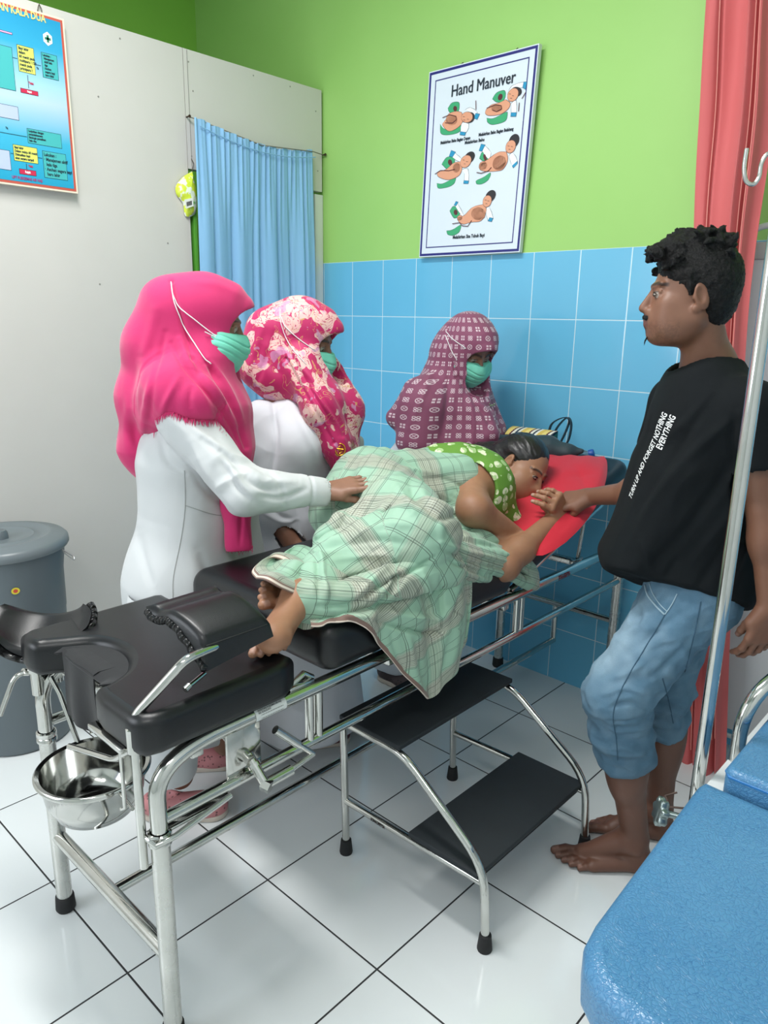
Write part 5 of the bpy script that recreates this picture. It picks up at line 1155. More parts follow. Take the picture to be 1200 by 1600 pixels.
# grey undershirt edge at the neck
# jeans
JN = NT('light_washed_denim'); sp = JN.new('ShaderNodeSeparateXYZ', i_0=JN.pos()); f1 = JN.attr('Col', 'Fac')
fade = JN.mix(JN.noise(9, 5, 0.6), rgb('#3d6078'), rgb('#7396ab')); fade = JN.mix(JN.attr('Col'), fade, rgb('#a3bccb')); fade = JN.mix(JN.math('MULTIPLY', JN.noise(500, 2), 0.35), fade, rgb('#2f5878'))
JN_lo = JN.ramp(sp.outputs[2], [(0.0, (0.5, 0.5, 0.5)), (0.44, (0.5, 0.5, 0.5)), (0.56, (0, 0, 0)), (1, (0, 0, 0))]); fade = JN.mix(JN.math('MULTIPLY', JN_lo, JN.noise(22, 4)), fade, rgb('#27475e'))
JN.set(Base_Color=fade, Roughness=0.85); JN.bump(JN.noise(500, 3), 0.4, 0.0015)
J_ = SDF(V(2.1, -0.82, 0), MR, (-0.34, -0.34, 0.22), (0.34, 0.40, 0.98), 0.004)
J_.cap(hip + UP * 0.05, hip - UP * 0.02, 0.130, 0.142, 0.04, flat=(FD, 0.78))
cL = lerp(kL, aL, 0.40); cR = lerp(kR, aR, 0.36)
J_.cap(hL, kL, 0.098, 0.076, 0.04); J_.cap(hR, kR, 0.098, 0.072, 0.03)
J_.cap(kL, cL, 0.076, 0.062, 0.03); J_.cap(kR, cR, 0.072, 0.060, 0.03)
for (c_, k_, r) in ((cL, kL, 0.064), (cR, kR, 0.061)):
    d = unit(k_ - c_)
    for j, (o, dr) in enumerate(((0.0, 0.0), (0.024, 0.006), (0.050, 0.003), (0.075, 0.009), (0.105, 0.006), (0.135, 0.009))):
        J_.cap(c_ + d * (o - 0.004), c_ + d * (o + 0.004) + V(0.004 * math.sin(j * 2), 0.004 * math.cos(j), 0), r + dr - 0.001, r + dr - 0.001, 0.010)
for c_, k_, a_ in ((cL, kL, aL), (cR, kR, aR)):
    d = unit(a_ - c_); J_.cap(c_ + d * 0.082, c_ + d * 0.16, 0.095, 0.095, 0.004, 'sub'); J_.cap(c_ + d * 0.062, c_ + d * 0.12, 0.050, 0.055, 0.004, 'sub')
def jn_d(P, N):
    z = P[:, 2]; low = sstep(0.62, 0.42, z)
    d = ridge(P, (UP, V(1, 0, 0), V(0, 1, 0)), (42, 9, 9), 2) * 0.0100 * low + folds(P, V(0.75, 0.3, -0.45), 20, 4, 0.006, 8) + folds(P, V(0.5, 0.6, 0.25), 34, 7, 0.003, 18)
    cr = [([(945, 1085), (975, 1075), (1010, 1085)], 0.007, 0.006), ([(950, 1105), (985, 1098), (1015, 1110)], 0.006, -0.006), ([(942, 1125), (975, 1128), (1010, 1122)], 0.005, -0.006), ([(940, 1140), (980, 1145), (1015, 1135)], 0.005, 0.005), ([(945, 1155), (985, 1160), (1012, 1152)], 0.005, -0.006), ([(948, 1172), (985, 1178), (1012, 1168)], 0.005, 0.005),
        ([(1020, 960), (980, 990), (950, 1010)], 0.010, 0.006), ([(1060, 960), (1010, 1000), (965, 1030)], 0.010, -0.006), ([(1075, 1000), (1040, 1040), (1010, 1060)], 0.008, -0.006), ([(1040, 1090), (1070, 1095)], 0.005, -0.005), ([(1035, 1110), (1072, 1115)], 0.005, 0.005), ([(990, 930), (1000, 970), (990, 1010)], 0.009, -0.005), ([(955, 1060), (985, 1050), (1010, 1030)], 0.008, 0.006)]
    return d + 0.0015 * noise3(P * 70, 3) + creases(P, N, cr)
def jn_c(P, N):
    # worn-out patches on the front of the thighs
    v = np.zeros(len(P))
    for a, b in ((hL, kL), (hR, kR)):
        c = lerp(a, b, 0.55) + FD * 0.09; v = np.maximum(v, np.exp(-(np.linalg.norm((P - c) * V(1, 1, 0.55), axis=1) / 0.085) ** 2))
    v = np.clip(v * 0.8 + 0.2 * noise3(P * 40, 1), 0, 1)[:, None]; return np.repeat(v, 3, 1)
PQj = J_.mesh(2); Pj, Qj = PQj; Nj = vnormals(Pj, Qj); Pj = Pj + Nj * jn_d(Pj, Nj)[:, None]
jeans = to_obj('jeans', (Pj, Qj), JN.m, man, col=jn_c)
bj = BVHTree.FromPolygons([tuple(p) for p in Pj], [tuple(q) for q in Qj])
def lay(bvh, pts, off=0.001, dirn=None):
    out = []
    for p in pts:
        l, n, i, d = bvh.find_nearest(Vector(p)); out.append(np.array(l) + np.array(n) * off)
    return out
se = MB()
for pts in ([(1039, 960), (1016, 999), (983, 1054), (965, 1091), (958, 1119), (963, 1156), (965, 1188)], [(1095, 940), (1085, 990), (1070, 1050)], [(1035, 1060), (1045, 1095), (1052, 1130)]):
    se.tube(trace_on(bj, pts, 0.0008), 0.0013, 6)
se.build('side_seam', mat('denim_seam', '#35566c', 0.8), jeans)
se = MB(); se.tube(trace_on(bj, [(1008, 915), (1012, 930), (1025, 947), (1038, 960)], 0.001), 0.0022, 6); se.tube(trace_on(bj, [(1015, 912), (1020, 927), (1031, 944), (1042, 955)], 0.001), 0.0013, 6); se.tube(trace_on(bj, [(1058, 928), (1050, 944), (1039, 960)], 0.001), 0.0014, 6)
se.build('pocket_edge', mat('denim_pale_seam', '#9db6c4', 0.8), jeans)
# ---------------------------------------------------------------- nurses
def dirh(deg, pitch=0.0): a = math.radians(deg); return V(math.cos(a) * math.cos(math.radians(pitch)), math.sin(a) * math.cos(math.radians(pitch)), math.sin(math.radians(pitch)))
def woman_col(C, R, base0, nails, s=1.0, lips=(0.30, 0.09, 0.08), gaze=(0, 1, -0.4), brows=(0.03, 0.018, 0.014)):
    def f(P, N):
        n = noise3(P * 14, 3)[:, None]; b = V(*base0)[None] * (1 + 0.08 * n)
        c = face_paint(P, b, C, R, s, lips=lips, brows=brows, gaze=gaze); return nail_paint(P, c, nails)
    return f
def coat_mat(name, c1, c2):
    t = NT(name); t.set(Base_Color=t.mix(t.noise(6, 4), c1, c2), Roughness=0.75, Sheen_Weight=0.15); t.bump(t.noise(500, 2), 0.15, 0.001); return t.m
COAT = coat_mat('white_coat_cloth', rgb('#c3c7c8'), rgb('#cdd0d1'))
COAT2 = coat_mat('bright_white_cloth', rgb('#cccfd6'), rgb('#d6d8de'))
MASKM = NT('mint_mask_cloth'); 
MASKM.set(Base_Color=MASKM.mix(MASKM.noise(30, 3), rgb('#6fcdb4'), rgb('#7fd8c0')), Roughness=0.7); MASKM.bump(MASKM.noise(500, 2), 0.2, 0.0008)
STRAP = mat('white_elastic', '#e8e8ea', 0.6)

def face_mask(C, R, s, parent, hij_bvh, straps):
    """pleated mask from the nose bridge to under the chin"""
    M_ = SDF(C, R, (-0.115, -0.035, -0.16), (0.115, 0.16, 0.06), 0.002)
    def q(x, y, z): return C + (R[0] * x + R[1] * y + R[2] * z) * s
    M_.ell(q(0, 0.038, -0.055), V(0.101, 0.084, 0.075) * s, R, 0.02)
    M_.cap(q(0, 0.094, -0.008), q(0, 0.104, -0.042), 0.015 * s, 0.018 * s, 0.03)
    M_.cap(q(0, 0.098, -0.040), q(0, 0.080, -0.100), 0.020 * s, 0.022 * s, 0.03)
    M_.cut(q(0, -0.016, -0.05), -R[1] - R[2] * 0.10, 0.004); M_.cut(q(0, 0.09, -0.004), R[2] - R[1] * 0.02, 0.003); M_.cut(q(0, 0.06, -0.120), -R[2] + R[1] * 0.16, 0.006)
    def pl(P, N):
        L = (P - C) @ R.T / s; z = L[:, 2]; d = 0
        for zc in (-0.034, -0.054, -0.074): d = d - 0.0028 * np.exp(-((z - zc - 0.01 * (np.abs(L[:, 0]) / 0.06) ** 2) / 0.0025) ** 2)
        return d + 0.0015 * noise3(P * 50, 2)
    mk = to_obj('face_mask', M_.mesh(2), MASKM.m, parent, disp=pl)
    for pts in straps:
        tb = MB(); out = [q(0.099, 0.006, -0.016) if pts[0][1] < 556 and pts is straps[0] else q(0.086, 0.002, -0.100)]
        for p in spline([(x, y, 0) for x, y in pts], 8):
            d = ray(p[0], p[1]); h_, n_, i_, dd = hij_bvh.ray_cast(Vector(CAM), Vector(unit(d)))
            if h_ is not None: out.append(np.array(h_) + np.array(n_) * 0.0018)
        if len(out) > 3: tb.tube(out, 0.0015, 6); tb.build('mask_strap', STRAP, mk)
    return mk
def bvh_of(P, Q): return BVHTree.FromPolygons([tuple(p) for p in P], [tuple(q) for q in Q])

def scarf_pink():
    t = NT('plain_pink_scarf_cloth'); t.set(Base_Color=t.mix(t.noise(5, 4), rgb('#c41e62'), rgb('#ce286c')), Roughness=0.8, Sheen_Weight=0.25)
    t.bump(t.math('ADD', t.noise(420, 2), t.noise(60, 4)), 0.2, 0.0015); return t.m
def scarf_floral():
    t = NT('floral_pink_scarf_cloth'); p = t.pos()
    base = t.mix(t.noise(6, 3), rgb('#b8145c'), rgb('#c41c66'))
    nz = t.new('ShaderNodeTexNoise', i_Vector=p); nz.inputs['Scale'].default_value = 14; nz.inputs['Detail'].default_value = 2
    w = t.new('ShaderNodeVectorMath', operation='MULTIPLY_ADD', i_0=nz.outputs['Color'], i_1=(0.10, 0.10, 0.10), i_2=p)
    v1 = t.new('ShaderNodeTexVoronoi', feature='F1', i_Vector=w.outputs[0]); v1.inputs['Scale'].default_value = 19
    ed = t.new('ShaderNodeTexVoronoi', feature='DISTANCE_TO_EDGE', i_Vector=w.outputs[0]); ed.inputs['Scale'].default_value = 42
    big = t.noise(17, 1, 0.4, w.outputs[0]); flower = t.math('MULTIPLY', t.math('GREATER_THAN', big, 0.54), t.math('GREATER_THAN', t.math('ABSOLUTE', t.math('SUBTRACT', t.noise(36, 2, 0.5, w.outputs[0], 1.2), 0.5)), 0.022))
    tone = t.mix(t.noise(40, 2), rgb('#e8b0b4'), rgb('#ecd6c4')); c = t.mix(t.math('MULTIPLY', flower, 0.9), base, tone)
    swirl = t.math('LESS_THAN', t.math('ABSOLUTE', t.math('SUBTRACT', t.noise(15, 1, 0.5, w.outputs[0], 1.5), 0.43)), 0.008); c = t.mix(t.math('MULTIPLY', swirl, 0.8), c, rgb('#d0a066'))
    lil = t.math('MULTIPLY', t.math('GREATER_THAN', t.noise(23, 1, 0.4, w.outputs[0]), 0.64), 0.7); c = t.mix(lil, c, rgb('#c48ab4'))
    t.set(Base_Color=c, Roughness=0.6, Sheen_Weight=0.15); t.bump(t.noise(400, 2), 0.1, 0.001); return t.m
def scarf_batik():
    t = NT('purple_patterned_scarf_cloth'); uv = t.attr('cuv', 'Vector'); sc = 1 / 0.031
    sp = t.new('ShaderNodeSeparateXYZ', i_0=uv); a = t.math('MULTIPLY', sp.outputs[0], sc); b = t.math('MULTIPLY', sp.outputs[1], sc)
    fa = t.math('SUBTRACT', t.math('FRACT', a), 0.5); fb = t.math('SUBTRACT', t.math('FRACT', b), 0.5)
    aa = t.math('ABSOLUTE', fa); ab = t.math('ABSOLUTE', fb)
    idv = t.new('ShaderNodeCombineXYZ', i_0=t.math('FLOOR', a), i_1=t.math('FLOOR', b)); wn = t.new('ShaderNodeTexWhiteNoise', i_Vector=idv.outputs[0]).outputs['Value']
    def ringd(x, y, r, cx, cy): 
        d = t.math('SQRT', t.math('ADD', t.math('POWER', t.math('SUBTRACT', x, cx), 2.0), t.math('POWER', t.math('SUBTRACT', y, cy), 2.0)))
        return t.math('ABSOLUTE', t.math('SUBTRACT', d, r))
    four = t.math('LESS_THAN', ringd(aa, ab, 0.105, 0.135, 0.135), 0.034)                    # four little loops
    wheel = t.math('MAXIMUM', t.math('LESS_THAN', ringd(aa, ab, 0.26, 0.0, 0.0), 0.038), t.math('MULTIPLY', t.math('LESS_THAN', t.math('ABSOLUTE', t.math('SUBTRACT', aa, ab)), 0.035), t.math('LESS_THAN', t.math('ADD', aa, ab), 0.40)))
    sq = t.math('MULTIPLY', t.math('MULTIPLY', t.math('LESS_THAN', aa, 0.25), t.math('LESS_THAN', ab, 0.25)), t.math('MULTIPLY', t.math('GREATER_THAN', aa, 0.05), t.math('GREATER_THAN', ab, 0.05)))
    k1 = t.math('LESS_THAN', wn, 0.40); k3 = t.math('GREATER_THAN', wn, 0.74)
    pick = t.math('ADD', t.math('MULTIPLY', four, k1), t.math('ADD', t.math('MULTIPLY', sq, k3), t.math('MULTIPLY', wheel, t.math('SUBTRACT', 1.0, t.math('MAXIMUM', k1, k3)))))
    base = t.mix(t.noise(5, 4), rgb('#7c3f5c'), rgb('#8a4a68')); c = t.mix(t.math('MINIMUM', t.math('MULTIPLY', pick, 0.8), 1.0), base, rgb('#e0cdd6'))
    t.set(Base_Color=c, Roughness=0.7, Sheen_Weight=0.15); t.bump(t.noise(420, 2), 0.15, 0.001); return t.m

def shoe(parent, heel, toe, h=0.065, colour='#b0727a', name='shoe'):
    f = unit(toe - heel); sd = V(-f[1], f[0], 0); L = np.linalg.norm(toe - heel); m1 = NT(name + '_perforated_rubber')
    vo = m1.new('ShaderNodeTexVoronoi', feature='DISTANCE_TO_EDGE', i_Vector=m1.pos()); vo.inputs['Scale'].default_value = 75; vp = m1.new('ShaderNodeTexVoronoi', i_Vector=m1.pos()); vp.inputs['Scale'].default_value = 75
    hole = m1.math('LESS_THAN', vp.outputs['Distance'], 0.26); c = rgb(colour); m1.set(Base_Color=m1.mix(hole, m1.mix(m1.noise(8, 3), tuple(x * .9 for x in c), tuple(x * 1.1 for x in c)), tuple(x * 0.35 for x in c)), Roughness=0.6)
    A = SDF(heel, np.array([sd, f, UP]), (-0.08, -0.04, -0.005), (0.08, L + 0.04, 0.13), 0.0025)
    A.cap(heel + f * 0.035 + UP * 0.036, toe - f * 0.045 + UP * 0.030, 0.037, 0.042, 0.01, flat=(UP, 0.85)); A.ell(heel + f * 0.05 + UP * 0.045, (0.036, 0.055, 0.034), (sd, f, UP), 0.02)
    A.ell(toe - f * 0.075 + UP * 0.030, (0.047, 0.062, 0.030), (sd, f, UP), 0.02)
    A.ell(heel + f * 0.055 + UP * 0.085, (0.030, 0.048, 0.036), (sd, f, UP), 0.006, 'sub'); A.cut(heel + UP * 0.012, -UP, 0.001)
    s_ = to_obj(name, A.mesh(1), m1.m, parent)
    A = SDF(heel, np.array([sd, f, UP]), (-0.08, -0.04, -0.005), (0.08, L + 0.04, 0.05), 0.0025)
    A.cap(heel + f * 0.036 + UP * 0.010, toe - f * 0.048 + UP * 0.010, 0.040, 0.046, 0.01); A.cut(heel + UP * 0.019, UP, 0.003); A.cut(heel + UP * 0.001, -UP, 0.003)
    to_obj('sole', A.mesh(1), mat(name + '_sole', '#c8bcb0', 0.7), s_)
    return s_

# ======== nurse in the plain pink scarf (stands at the far side of the foot end)
n1 = empty('person', (1.0, -1.45, 0)); tag(n1, "nurse in plain bright pink headscarf and mint mask, hand resting on the woman's hip", 'person')
h1 = 2.05; p1 = lambda x, y, d=0.0: at(x, y, h1 + d)
C1 = p1(322, 506, -0.01); R1 = frame_of(dirh(53, -14), (0.05, 0.03, 1)); F1 = dirh(50)
B = SDF(V(1.0, -1.45, 0), frame_of(F1), (-0.40, -0.35, 0.02), (0.35, 0.60, 1.62), 0.003)
nb1 = p1(288, 600, 0.0); s1R = p1(284, 655, -0.14); s1L = p1(320, 640, 0.15); e1R = p1(382, 768, -0.20); w1R = p1(508, 768, -0.105)
head(B, C1, R1, 0.97, neck=nb1, ears=False); NN1 = []
hip1 = p1(290, 900, 0.0); B.cap(nb1, hip1, 0.07, 0.11, 0.03); B.cap(nb1, s1R, 0.04, 0.04, 0.02); B.cap(nb1, s1L, 0.04, 0.04, 0.02)
B.chain([s1R, e1R, w1R], [0.042, 0.036, 0.0235], 0.02)
e1L = p1(372, 790, 0.10); w1L = p1(400, 905, 0.06); B.chain([s1L, e1L, w1L], [0.040, 0.034, 0.023], 0.02)
hd = unit(at(556, 756, h1 - 0.098) - w1R)
hand(B, w1R, hd, unit(V(0.15, -0.35, 0.95)), -1, 1.0, curls=((0.05, 0.30, 0.20), (0.08, 0.35, 0.25), (0.12, 0.35, 0.25), (0.16, 0.35, 0.25)), thumb=((0.15, 0.2, 0.2), 0.30), paint=NN1, spread=0.12)
hand(B, w1L, unit(V(0.1, 0.1, -1)), unit(V(0.6, -0.7, 0)), -1, 0.95, paint=NN1)
for e, (hx, hy) in ((1, (1.02, -1.53)), (-1, (0.97, -1.33))):
    B.cap(hip1 - UP * 0.05, V(hx, hy, 0.10), 0.085, 0.04, 0.03)
to_obj('body', B.mesh(1), SKIN, n1, col=woman_col(C1, R1, (0.30, 0.150, 0.095), NN1, 0.97, gaze=(0, 1, -0.5))); del B
# coat
K = SDF(V(1.0, -1.45, 0), frame_of(F1), (-0.42, -0.36, 0.50), (0.36, 0.60, 1.36), 0.004)
RR = frame_of(F1)[0]
K.cap(p1(296, 640, 0), p1(292, 720, 0), 0.125, 0.150, 0.05, flat=(F1, 0.80)); K.cap(p1(292, 720, 0), p1(298, 800, 0), 0.150, 0.150, 0.05, flat=(F1, 0.88))
K.cap(p1(298, 800, 0), p1(290, 905, 0), 0.152, 0.195, 0.05, flat=(F1, 0.86)); K.cap(p1(290, 905, 0), p1(292, 990, 0), 0.19, 0.20, 0.05, flat=(F1, 0.86))
K.cap(p1(335, 700, 0.02), p1(340, 730, 0.02), 0.07, 0.07, 0.06)
K.chain([s1R, e1R, lerp(e1R, w1R, 0.88)], [0.062, 0.057, 0.040], 0.022); K.chain([s1L, e1L, lerp(e1L, w1L, 0.85)], [0.060, 0.052, 0.040], 0.03)
K.cap(lerp(e1R, w1R, 0.76), lerp(e1R, w1R, 0.95), 0.0395, 0.0385, 0.004)
wd = unit(w1R - e1R); K.cap(w1R - wd * 0.018, w1R + wd * 0.1, 0.032, 0.034, 0.002, 'sub')
K.cut(V(0, 0, 0.60), -UP)
def d1(P, N):
    up = unit(e1R - s1R); fo = unit(w1R - e1R); ab = w1R - e1R; t = np.clip((P - e1R) @ ab / (ab @ ab), 0, 1); ra = np.linalg.norm(P - e1R - t[:, None] * ab, axis=1)
    arm = sstep(0.09, 0.05, ra); ab2 = e1R - s1R; t2 = np.clip((P - s1R) @ ab2 / (ab2 @ ab2), 0, 1); r2 = np.linalg.norm(P - s1R - t2[:, None] * ab2, axis=1); arm2 = sstep(0.09, 0.06, r2)
    near = np.exp(-(np.linalg.norm(P - e1R, axis=1) / 0.12) ** 2)
    d = folds(P, unit(V(0.5, 0.5, -0.6)), 13, 4, 0.009, 21) * np.maximum(arm, arm2) + near * folds(P, unit(V(0.6, 0.6, 0.5)), 22, 7, 0.010, 5)
    d = d + folds(P, UP + F1 * 0.2, 10, 1.5, 0.005, 11) * (1 - arm)
    d = d * 0.6 + creases(P, N, [([(302, 640), (325, 648), (350, 660)], 0.009, 0.006), ([(250, 667), (260, 717), (297, 746)], 0.010, -0.008), ([(318, 687), (356, 717), (385, 742)], 0.008, -0.009), ([(343, 708), (368, 758), (393, 783)], 0.008, -0.009), ([(330, 690), (362, 735), (385, 770)], 0.008, 0.008), ([(393, 746), (427, 754), (468, 754)], 0.010, 0.008),
        ([(406, 775), (440, 778), (477, 765)], 0.007, -0.008), ([(380, 745), (400, 760), (430, 768)], 0.007, -0.008), ([(290, 660), (330, 690), (360, 712)], 0.010, 0.007), ([(300, 690), (320, 730), (345, 765)], 0.009, 0.006), ([(290, 720), (320, 765), (360, 795)], 0.009, -0.006), ([(360, 725), (385, 735), (410, 745)], 0.006, 0.005), ([(420, 742), (440, 765), (450, 795)], 0.006, -0.005), ([(310, 860), (330, 910), (350, 930)], 0.014, -0.008), ([(215, 830), (225, 880), (240, 920)], 0.012, -0.006)])
    d = d - 0.004 * np.exp(-((np.clip((P - e1R) @ fo, 0, 9) - np.linalg.norm(ab) * 0.77) / 0.004) ** 2) * arm
    return d
Pk, Qk = K.mesh(2); Nk = vnormals(Pk, Qk); Pk = Pk + Nk * d1(Pk, Nk)[:, None]; coat1 = to_obj('coat', (Pk, Qk), COAT, n1)
bk = bvh_of(Pk, Qk); sm_ = MB()
for pts in ([p1(288, 735, -0.25), p1(289, 790, -0.25), p1(283, 840, -0.25), p1(271, 900, -0.25), p1(270, 935, -0.25)], [p1(290, 790, -0.25), p1(330, 803, -0.25), p1(352, 806, -0.22)]):
    out = []
    for q_ in spline(pts, 8):
        h_, n_, i_, dd = bk.ray_cast(Vector(CAM), Vector(unit(q_ - CAM)))
        if h_ is not None: out.append(np.array(h_) + np.array(n_) * 0.0006)
    if len(out) > 2: sm_.tube(out, 0.0013, 5)
sm_.build('coat_seam', mat('coat_seam_thread', '#a9adac', 0.8), coat1)
# trousers and shoes
K = SDF(V(1.0, -1.45, 0), frame_of(F1), (-0.30, -0.32, 0.05), (0.30, 0.36, 0.70), 0.005)
for (hx, hy), off in (((1.035, -1.56), 1), ((0.93, -1.37), -1)):
    K.cap(V(lerp(1.0, hx, 0.8), lerp(-1.46, hy, 0.8), 0.66), V(hx, hy, 0.15), 0.105, 0.068, 0.05)
K.cut(V(0, 0, 0.115), -UP); to_obj('trousers', K.mesh(2), COAT, n1, disp=lambda P, N: folds(P, UP, 14, 3, 0.006, 3))
shoe(n1, V(*onz(226, 1273, 0)), V(*onz(358, 1270, 0)), colour='#c07f82')
shoe(n1, V(*onz(276, 1200, 0)), V(*onz(352, 1192, 0)) + V(0.03, 0.03, 0), colour='#c07f82')
# scarf
K = SDF(V(1.0, -1.45, 0), frame_of(F1), (-0.34, -0.38, 0.70), (0.34, 0.42, 1.64), 0.003)
def hq1(x, y, z): return C1 + (R1[0] * x + R1[1] * y + R1[2] * z) * 0.97
K.ell(hq1(0, -0.010, 0.035), (0.088, 0.112, 0.098), R1, 0.02); K.cap(hq1(0, 0.058, 0.075), hq1(0, 0.086, 0.068), 0.044, 0.032, 0.03)
K.ell(hq1(0, -0.060, 0.005), (0.085, 0.085, 0.095), R1, 0.03)
K.ell(hq1(0, 0.03, -0.06), (0.082, 0.075, 0.085), R1, 0.03)
K.chain([p1(262, 478, 0.0), p1(240, 540, 0.0), p1(224, 620, 0.0), p1(218, 700, 0.0), p1(223, 748, 0.0)], [0.075, 0.075, 0.070, 0.055, 0.012], 0.04, flat=(RR, 1.25))
K.chain([p1(295, 560, -0.02), p1(275, 618, -0.10)], [0.095, 0.080], 0.05); K.chain([p1(295, 560, 0.02), p1(310, 610, 0.13)], [0.095, 0.080], 0.05)
K.cap(p1(262, 612, -0.12), p1(238, 650, -0.10), 0.070, 0.040, 0.05); K.cap(p1(290, 612, -0.13), p1(308, 622, -0.15), 0.072, 0.064, 0.04)
K.chain([p1(325, 575, 0), p1(345, 640, -0.02), p1(362, 700, -0.02), p1(368, 765, -0.02)], [0.080, 0.068, 0.050, 0.038], 0.05, flat=(RR, 1.5))
K.chain([p1(362, 730, -0.04), p1(370, 790, -0.10), p1(374, 852, -0.11)], [0.036, 0.034, 0.036], 0.03, flat=(RR, 0.6))
# neck fold and face opening
K.cap(hq1(0, 0.135, 0.002), hq1(0, 0.080, 0.006), 0.074, 0.060, 0.006, 'sub', flat=(R1[2], 1.02)); K.cap(hq1(0, 0.125, -0.075), hq1(0, 0.085, -0.07), 0.060, 0.052, 0.008, 'sub')
K.cut(p1(374, 858, -0.1), -UP, 0.002)
def ds1(P, N):
    L = (P - C1); d = folds(P, unit(p1(240, 700) - p1(300, 520)), 9, 1.6, 0.010, 31) * sstep(1.45, 1.30, P[:, 2]) + folds(P, unit(p1(370, 740) - p1(310, 560)), 22, 3, 0.006, 14) * sstep(1.38, 1.2, P[:, 2])
    for (a, b, w, amp) in ((p1(268, 440, -0.1), p1(300, 560, -0.12), 0.006, -0.010), (p1(300, 560, -0.12), p1(385, 760, -0.12), 0.007, -0.010), (p1(330, 575, -0.12), p1(385, 700, -0.1), 0.006, -0.008), (p1(285, 560, -0.12), p1(360, 700, -0.14), 0.010, 0.008)):
        ab = b - a; t = np.clip((P - a) @ ab / (ab @ ab), 0, 1); r = P - a - t[:, None] * ab; vd = unit(CAM - a); r = r - (r @ vd)[:, None] * vd; r = np.linalg.norm(r, axis=1)
        d = d + amp * np.exp(-(r / w) ** 2) * (N @ vd > 0)
    return d * 0.55 + creases(P, N, [([(268, 440), (275, 480), (298, 540), (318, 568)], 0.006, -0.006), ([(268, 537), (289, 575), (327, 617), (360, 667), (387, 725)], 0.007, -0.010), ([(280, 530), (302, 572), (338, 612), (370, 665)], 0.008, 0.008), ([(314, 554), (339, 592), (368, 650), (385, 700)], 0.006, -0.009), ([(325, 560), (352, 605), (378, 660)], 0.007, 0.007),
        ([(222, 560), (206, 633), (214, 700)], 0.012, -0.010), ([(243, 483), (222, 567), (200, 650), (200, 710)], 0.014, 0.008), ([(250, 560), (228, 640), (222, 720)], 0.010, 0.008), ([(258, 520), (240, 600), (236, 650)], 0.008, -0.008), ([(280, 590), (262, 625), (250, 650)], 0.009, 0.006), ([(300, 600), (296, 625), (300, 640)], 0.008, -0.005), ([(377, 790), (375, 850)], 0.006, -0.006), ([(350, 690), (372, 740), (385, 790)], 0.007, 0.006), ([(300, 440), (340, 445), (372, 460)], 0.010, 0.003)])
Ps, Qs_ = K.mesh(2); Ns = vnormals(Ps, Qs_); Ps = Ps + Ns * ds1(Ps, Ns)[:, None]
PINK = scarf_pink(); sc1 = to_obj('headscarf', (Ps, Qs_), PINK, n1); b1 = bvh_of(Ps, Qs_)
fr = MB(); rf = np.random.RandomState(2)
for k in range(16):
    base = p1(354 + k * 2.7, 853, -0.12 + 0.01 * rf.rand()); fr.tube([base, base + V(rf.uniform(-.004, .004), rf.uniform(-.004, .004), -0.012), base + V(rf.uniform(-.007, .007), rf.uniform(-.007, .007), -rf.uniform(.016, .03))], [0.0016, 0.001, 0.0003], 5)
edge = spline([(238, 690, 0), (243, 664, 0), (262, 645, 0), (290, 630, 0), (318, 630, 0), (340, 648, 0), (352, 672, 0), (362, 700, 0)], 10)
def seen_scarf(x, y):
    d = Vector(unit(ray(x, y))); a_ = b1.ray_cast(Vector(CAM), d); c_ = bk.ray_cast(Vector(CAM), d); return a_[0] is not None and (c_[0] is None or a_[3] < c_[3])
for k in range(80):
    x = 241 + k * 1.45; y_edge = None
    for y in range(600, 740, 2):
        if not seen_scarf(x, y): y_edge = y - 2; break
    if y_edge is None or not seen_scarf(x, y_edge): continue
    p = ray_on(b1, x, y_edge, 0.001); q2 = ray_on(bk, x + rf.uniform(-4, 3), y_edge + rf.uniform(7, 13), 0.0025)
    if p is None or q2 is None or np.linalg.norm(q2 - p) > 0.05: continue
    fr.tube([p, lerp(p, q2, 0.5) + V(0.001, -0.001, 0), q2], [0.0014, 0.001, 0.0003], 4)
fr.build('fringe', PINK, sc1)['kind'] = 'stuff'
strs = [[(350, 534), (330, 520), (305, 500), (283, 482), (270, 462), (267, 441)], [(330, 568), (318, 558), (300, 530), (282, 498), (271, 470), (267, 443)]]
face_mask(C1, R1, 0.97, n1, b1, strs)

# ======== nurse in the floral pink scarf
n2 = empty('person', (0.95, -1.0, 0)); tag(n2, 'nurse in pink floral headscarf with gold brooch and white robe, standing second from left', 'person')
h2 = 2.42; p2 = lambda x, y, d=0.0: at(x, y, h2 + d)
C2 = p2(474, 532, 0.0); R2 = frame_of(dirh(28, -20), (0.05, 0.0, 1)); F2 = dirh(20); RR2 = frame_of(F2)[0]
B = SDF(V(0.95, -1.0, 0), frame_of(F2), (-0.40, -0.35, 0.02), (0.40, 0.40, 1.60), 0.0035)
nb2 = p2(455, 610, 0.0); s2R = p2(410, 655, -0.08); s2L = p2(515, 635, 0.10); e2R = p2(400, 765, -0.12); w2R = p2(468, 866, -0.17); NN2 = []
head(B, C2, R2, 0.97, neck=nb2, ears=False); hip2 = p2(455, 880, 0)
B.cap(nb2, hip2, 0.07, 0.12, 0.03); B.cap(nb2, s2R, 0.04, 0.04); B.cap(nb2, s2L, 0.04, 0.04); B.chain([s2R, e2R, w2R], [0.042, 0.038, 0.028], 0.02)
e2L = p2(545, 740, 0.10); w2L = p2(510, 850, -0.0); B.chain([s2L, e2L, w2L], [0.04, 0.034, 0.025], 0.02)
hand(B, w2R, unit(p2(480, 925, -0.16) - w2R), unit(V(0.2, -0.9, 0.3)), 1, 1.0, paint=NN2); hand(B, w2L, unit(V(0.7, -0.3, -0.2)), UP, -1, 0.95, paint=NN2)
for hx, hy in ((1.0, -1.08), (0.93, -0.95)): B.cap(hip2 - UP * 0.05, V(hx, hy, 0.10), 0.085, 0.04, 0.03)
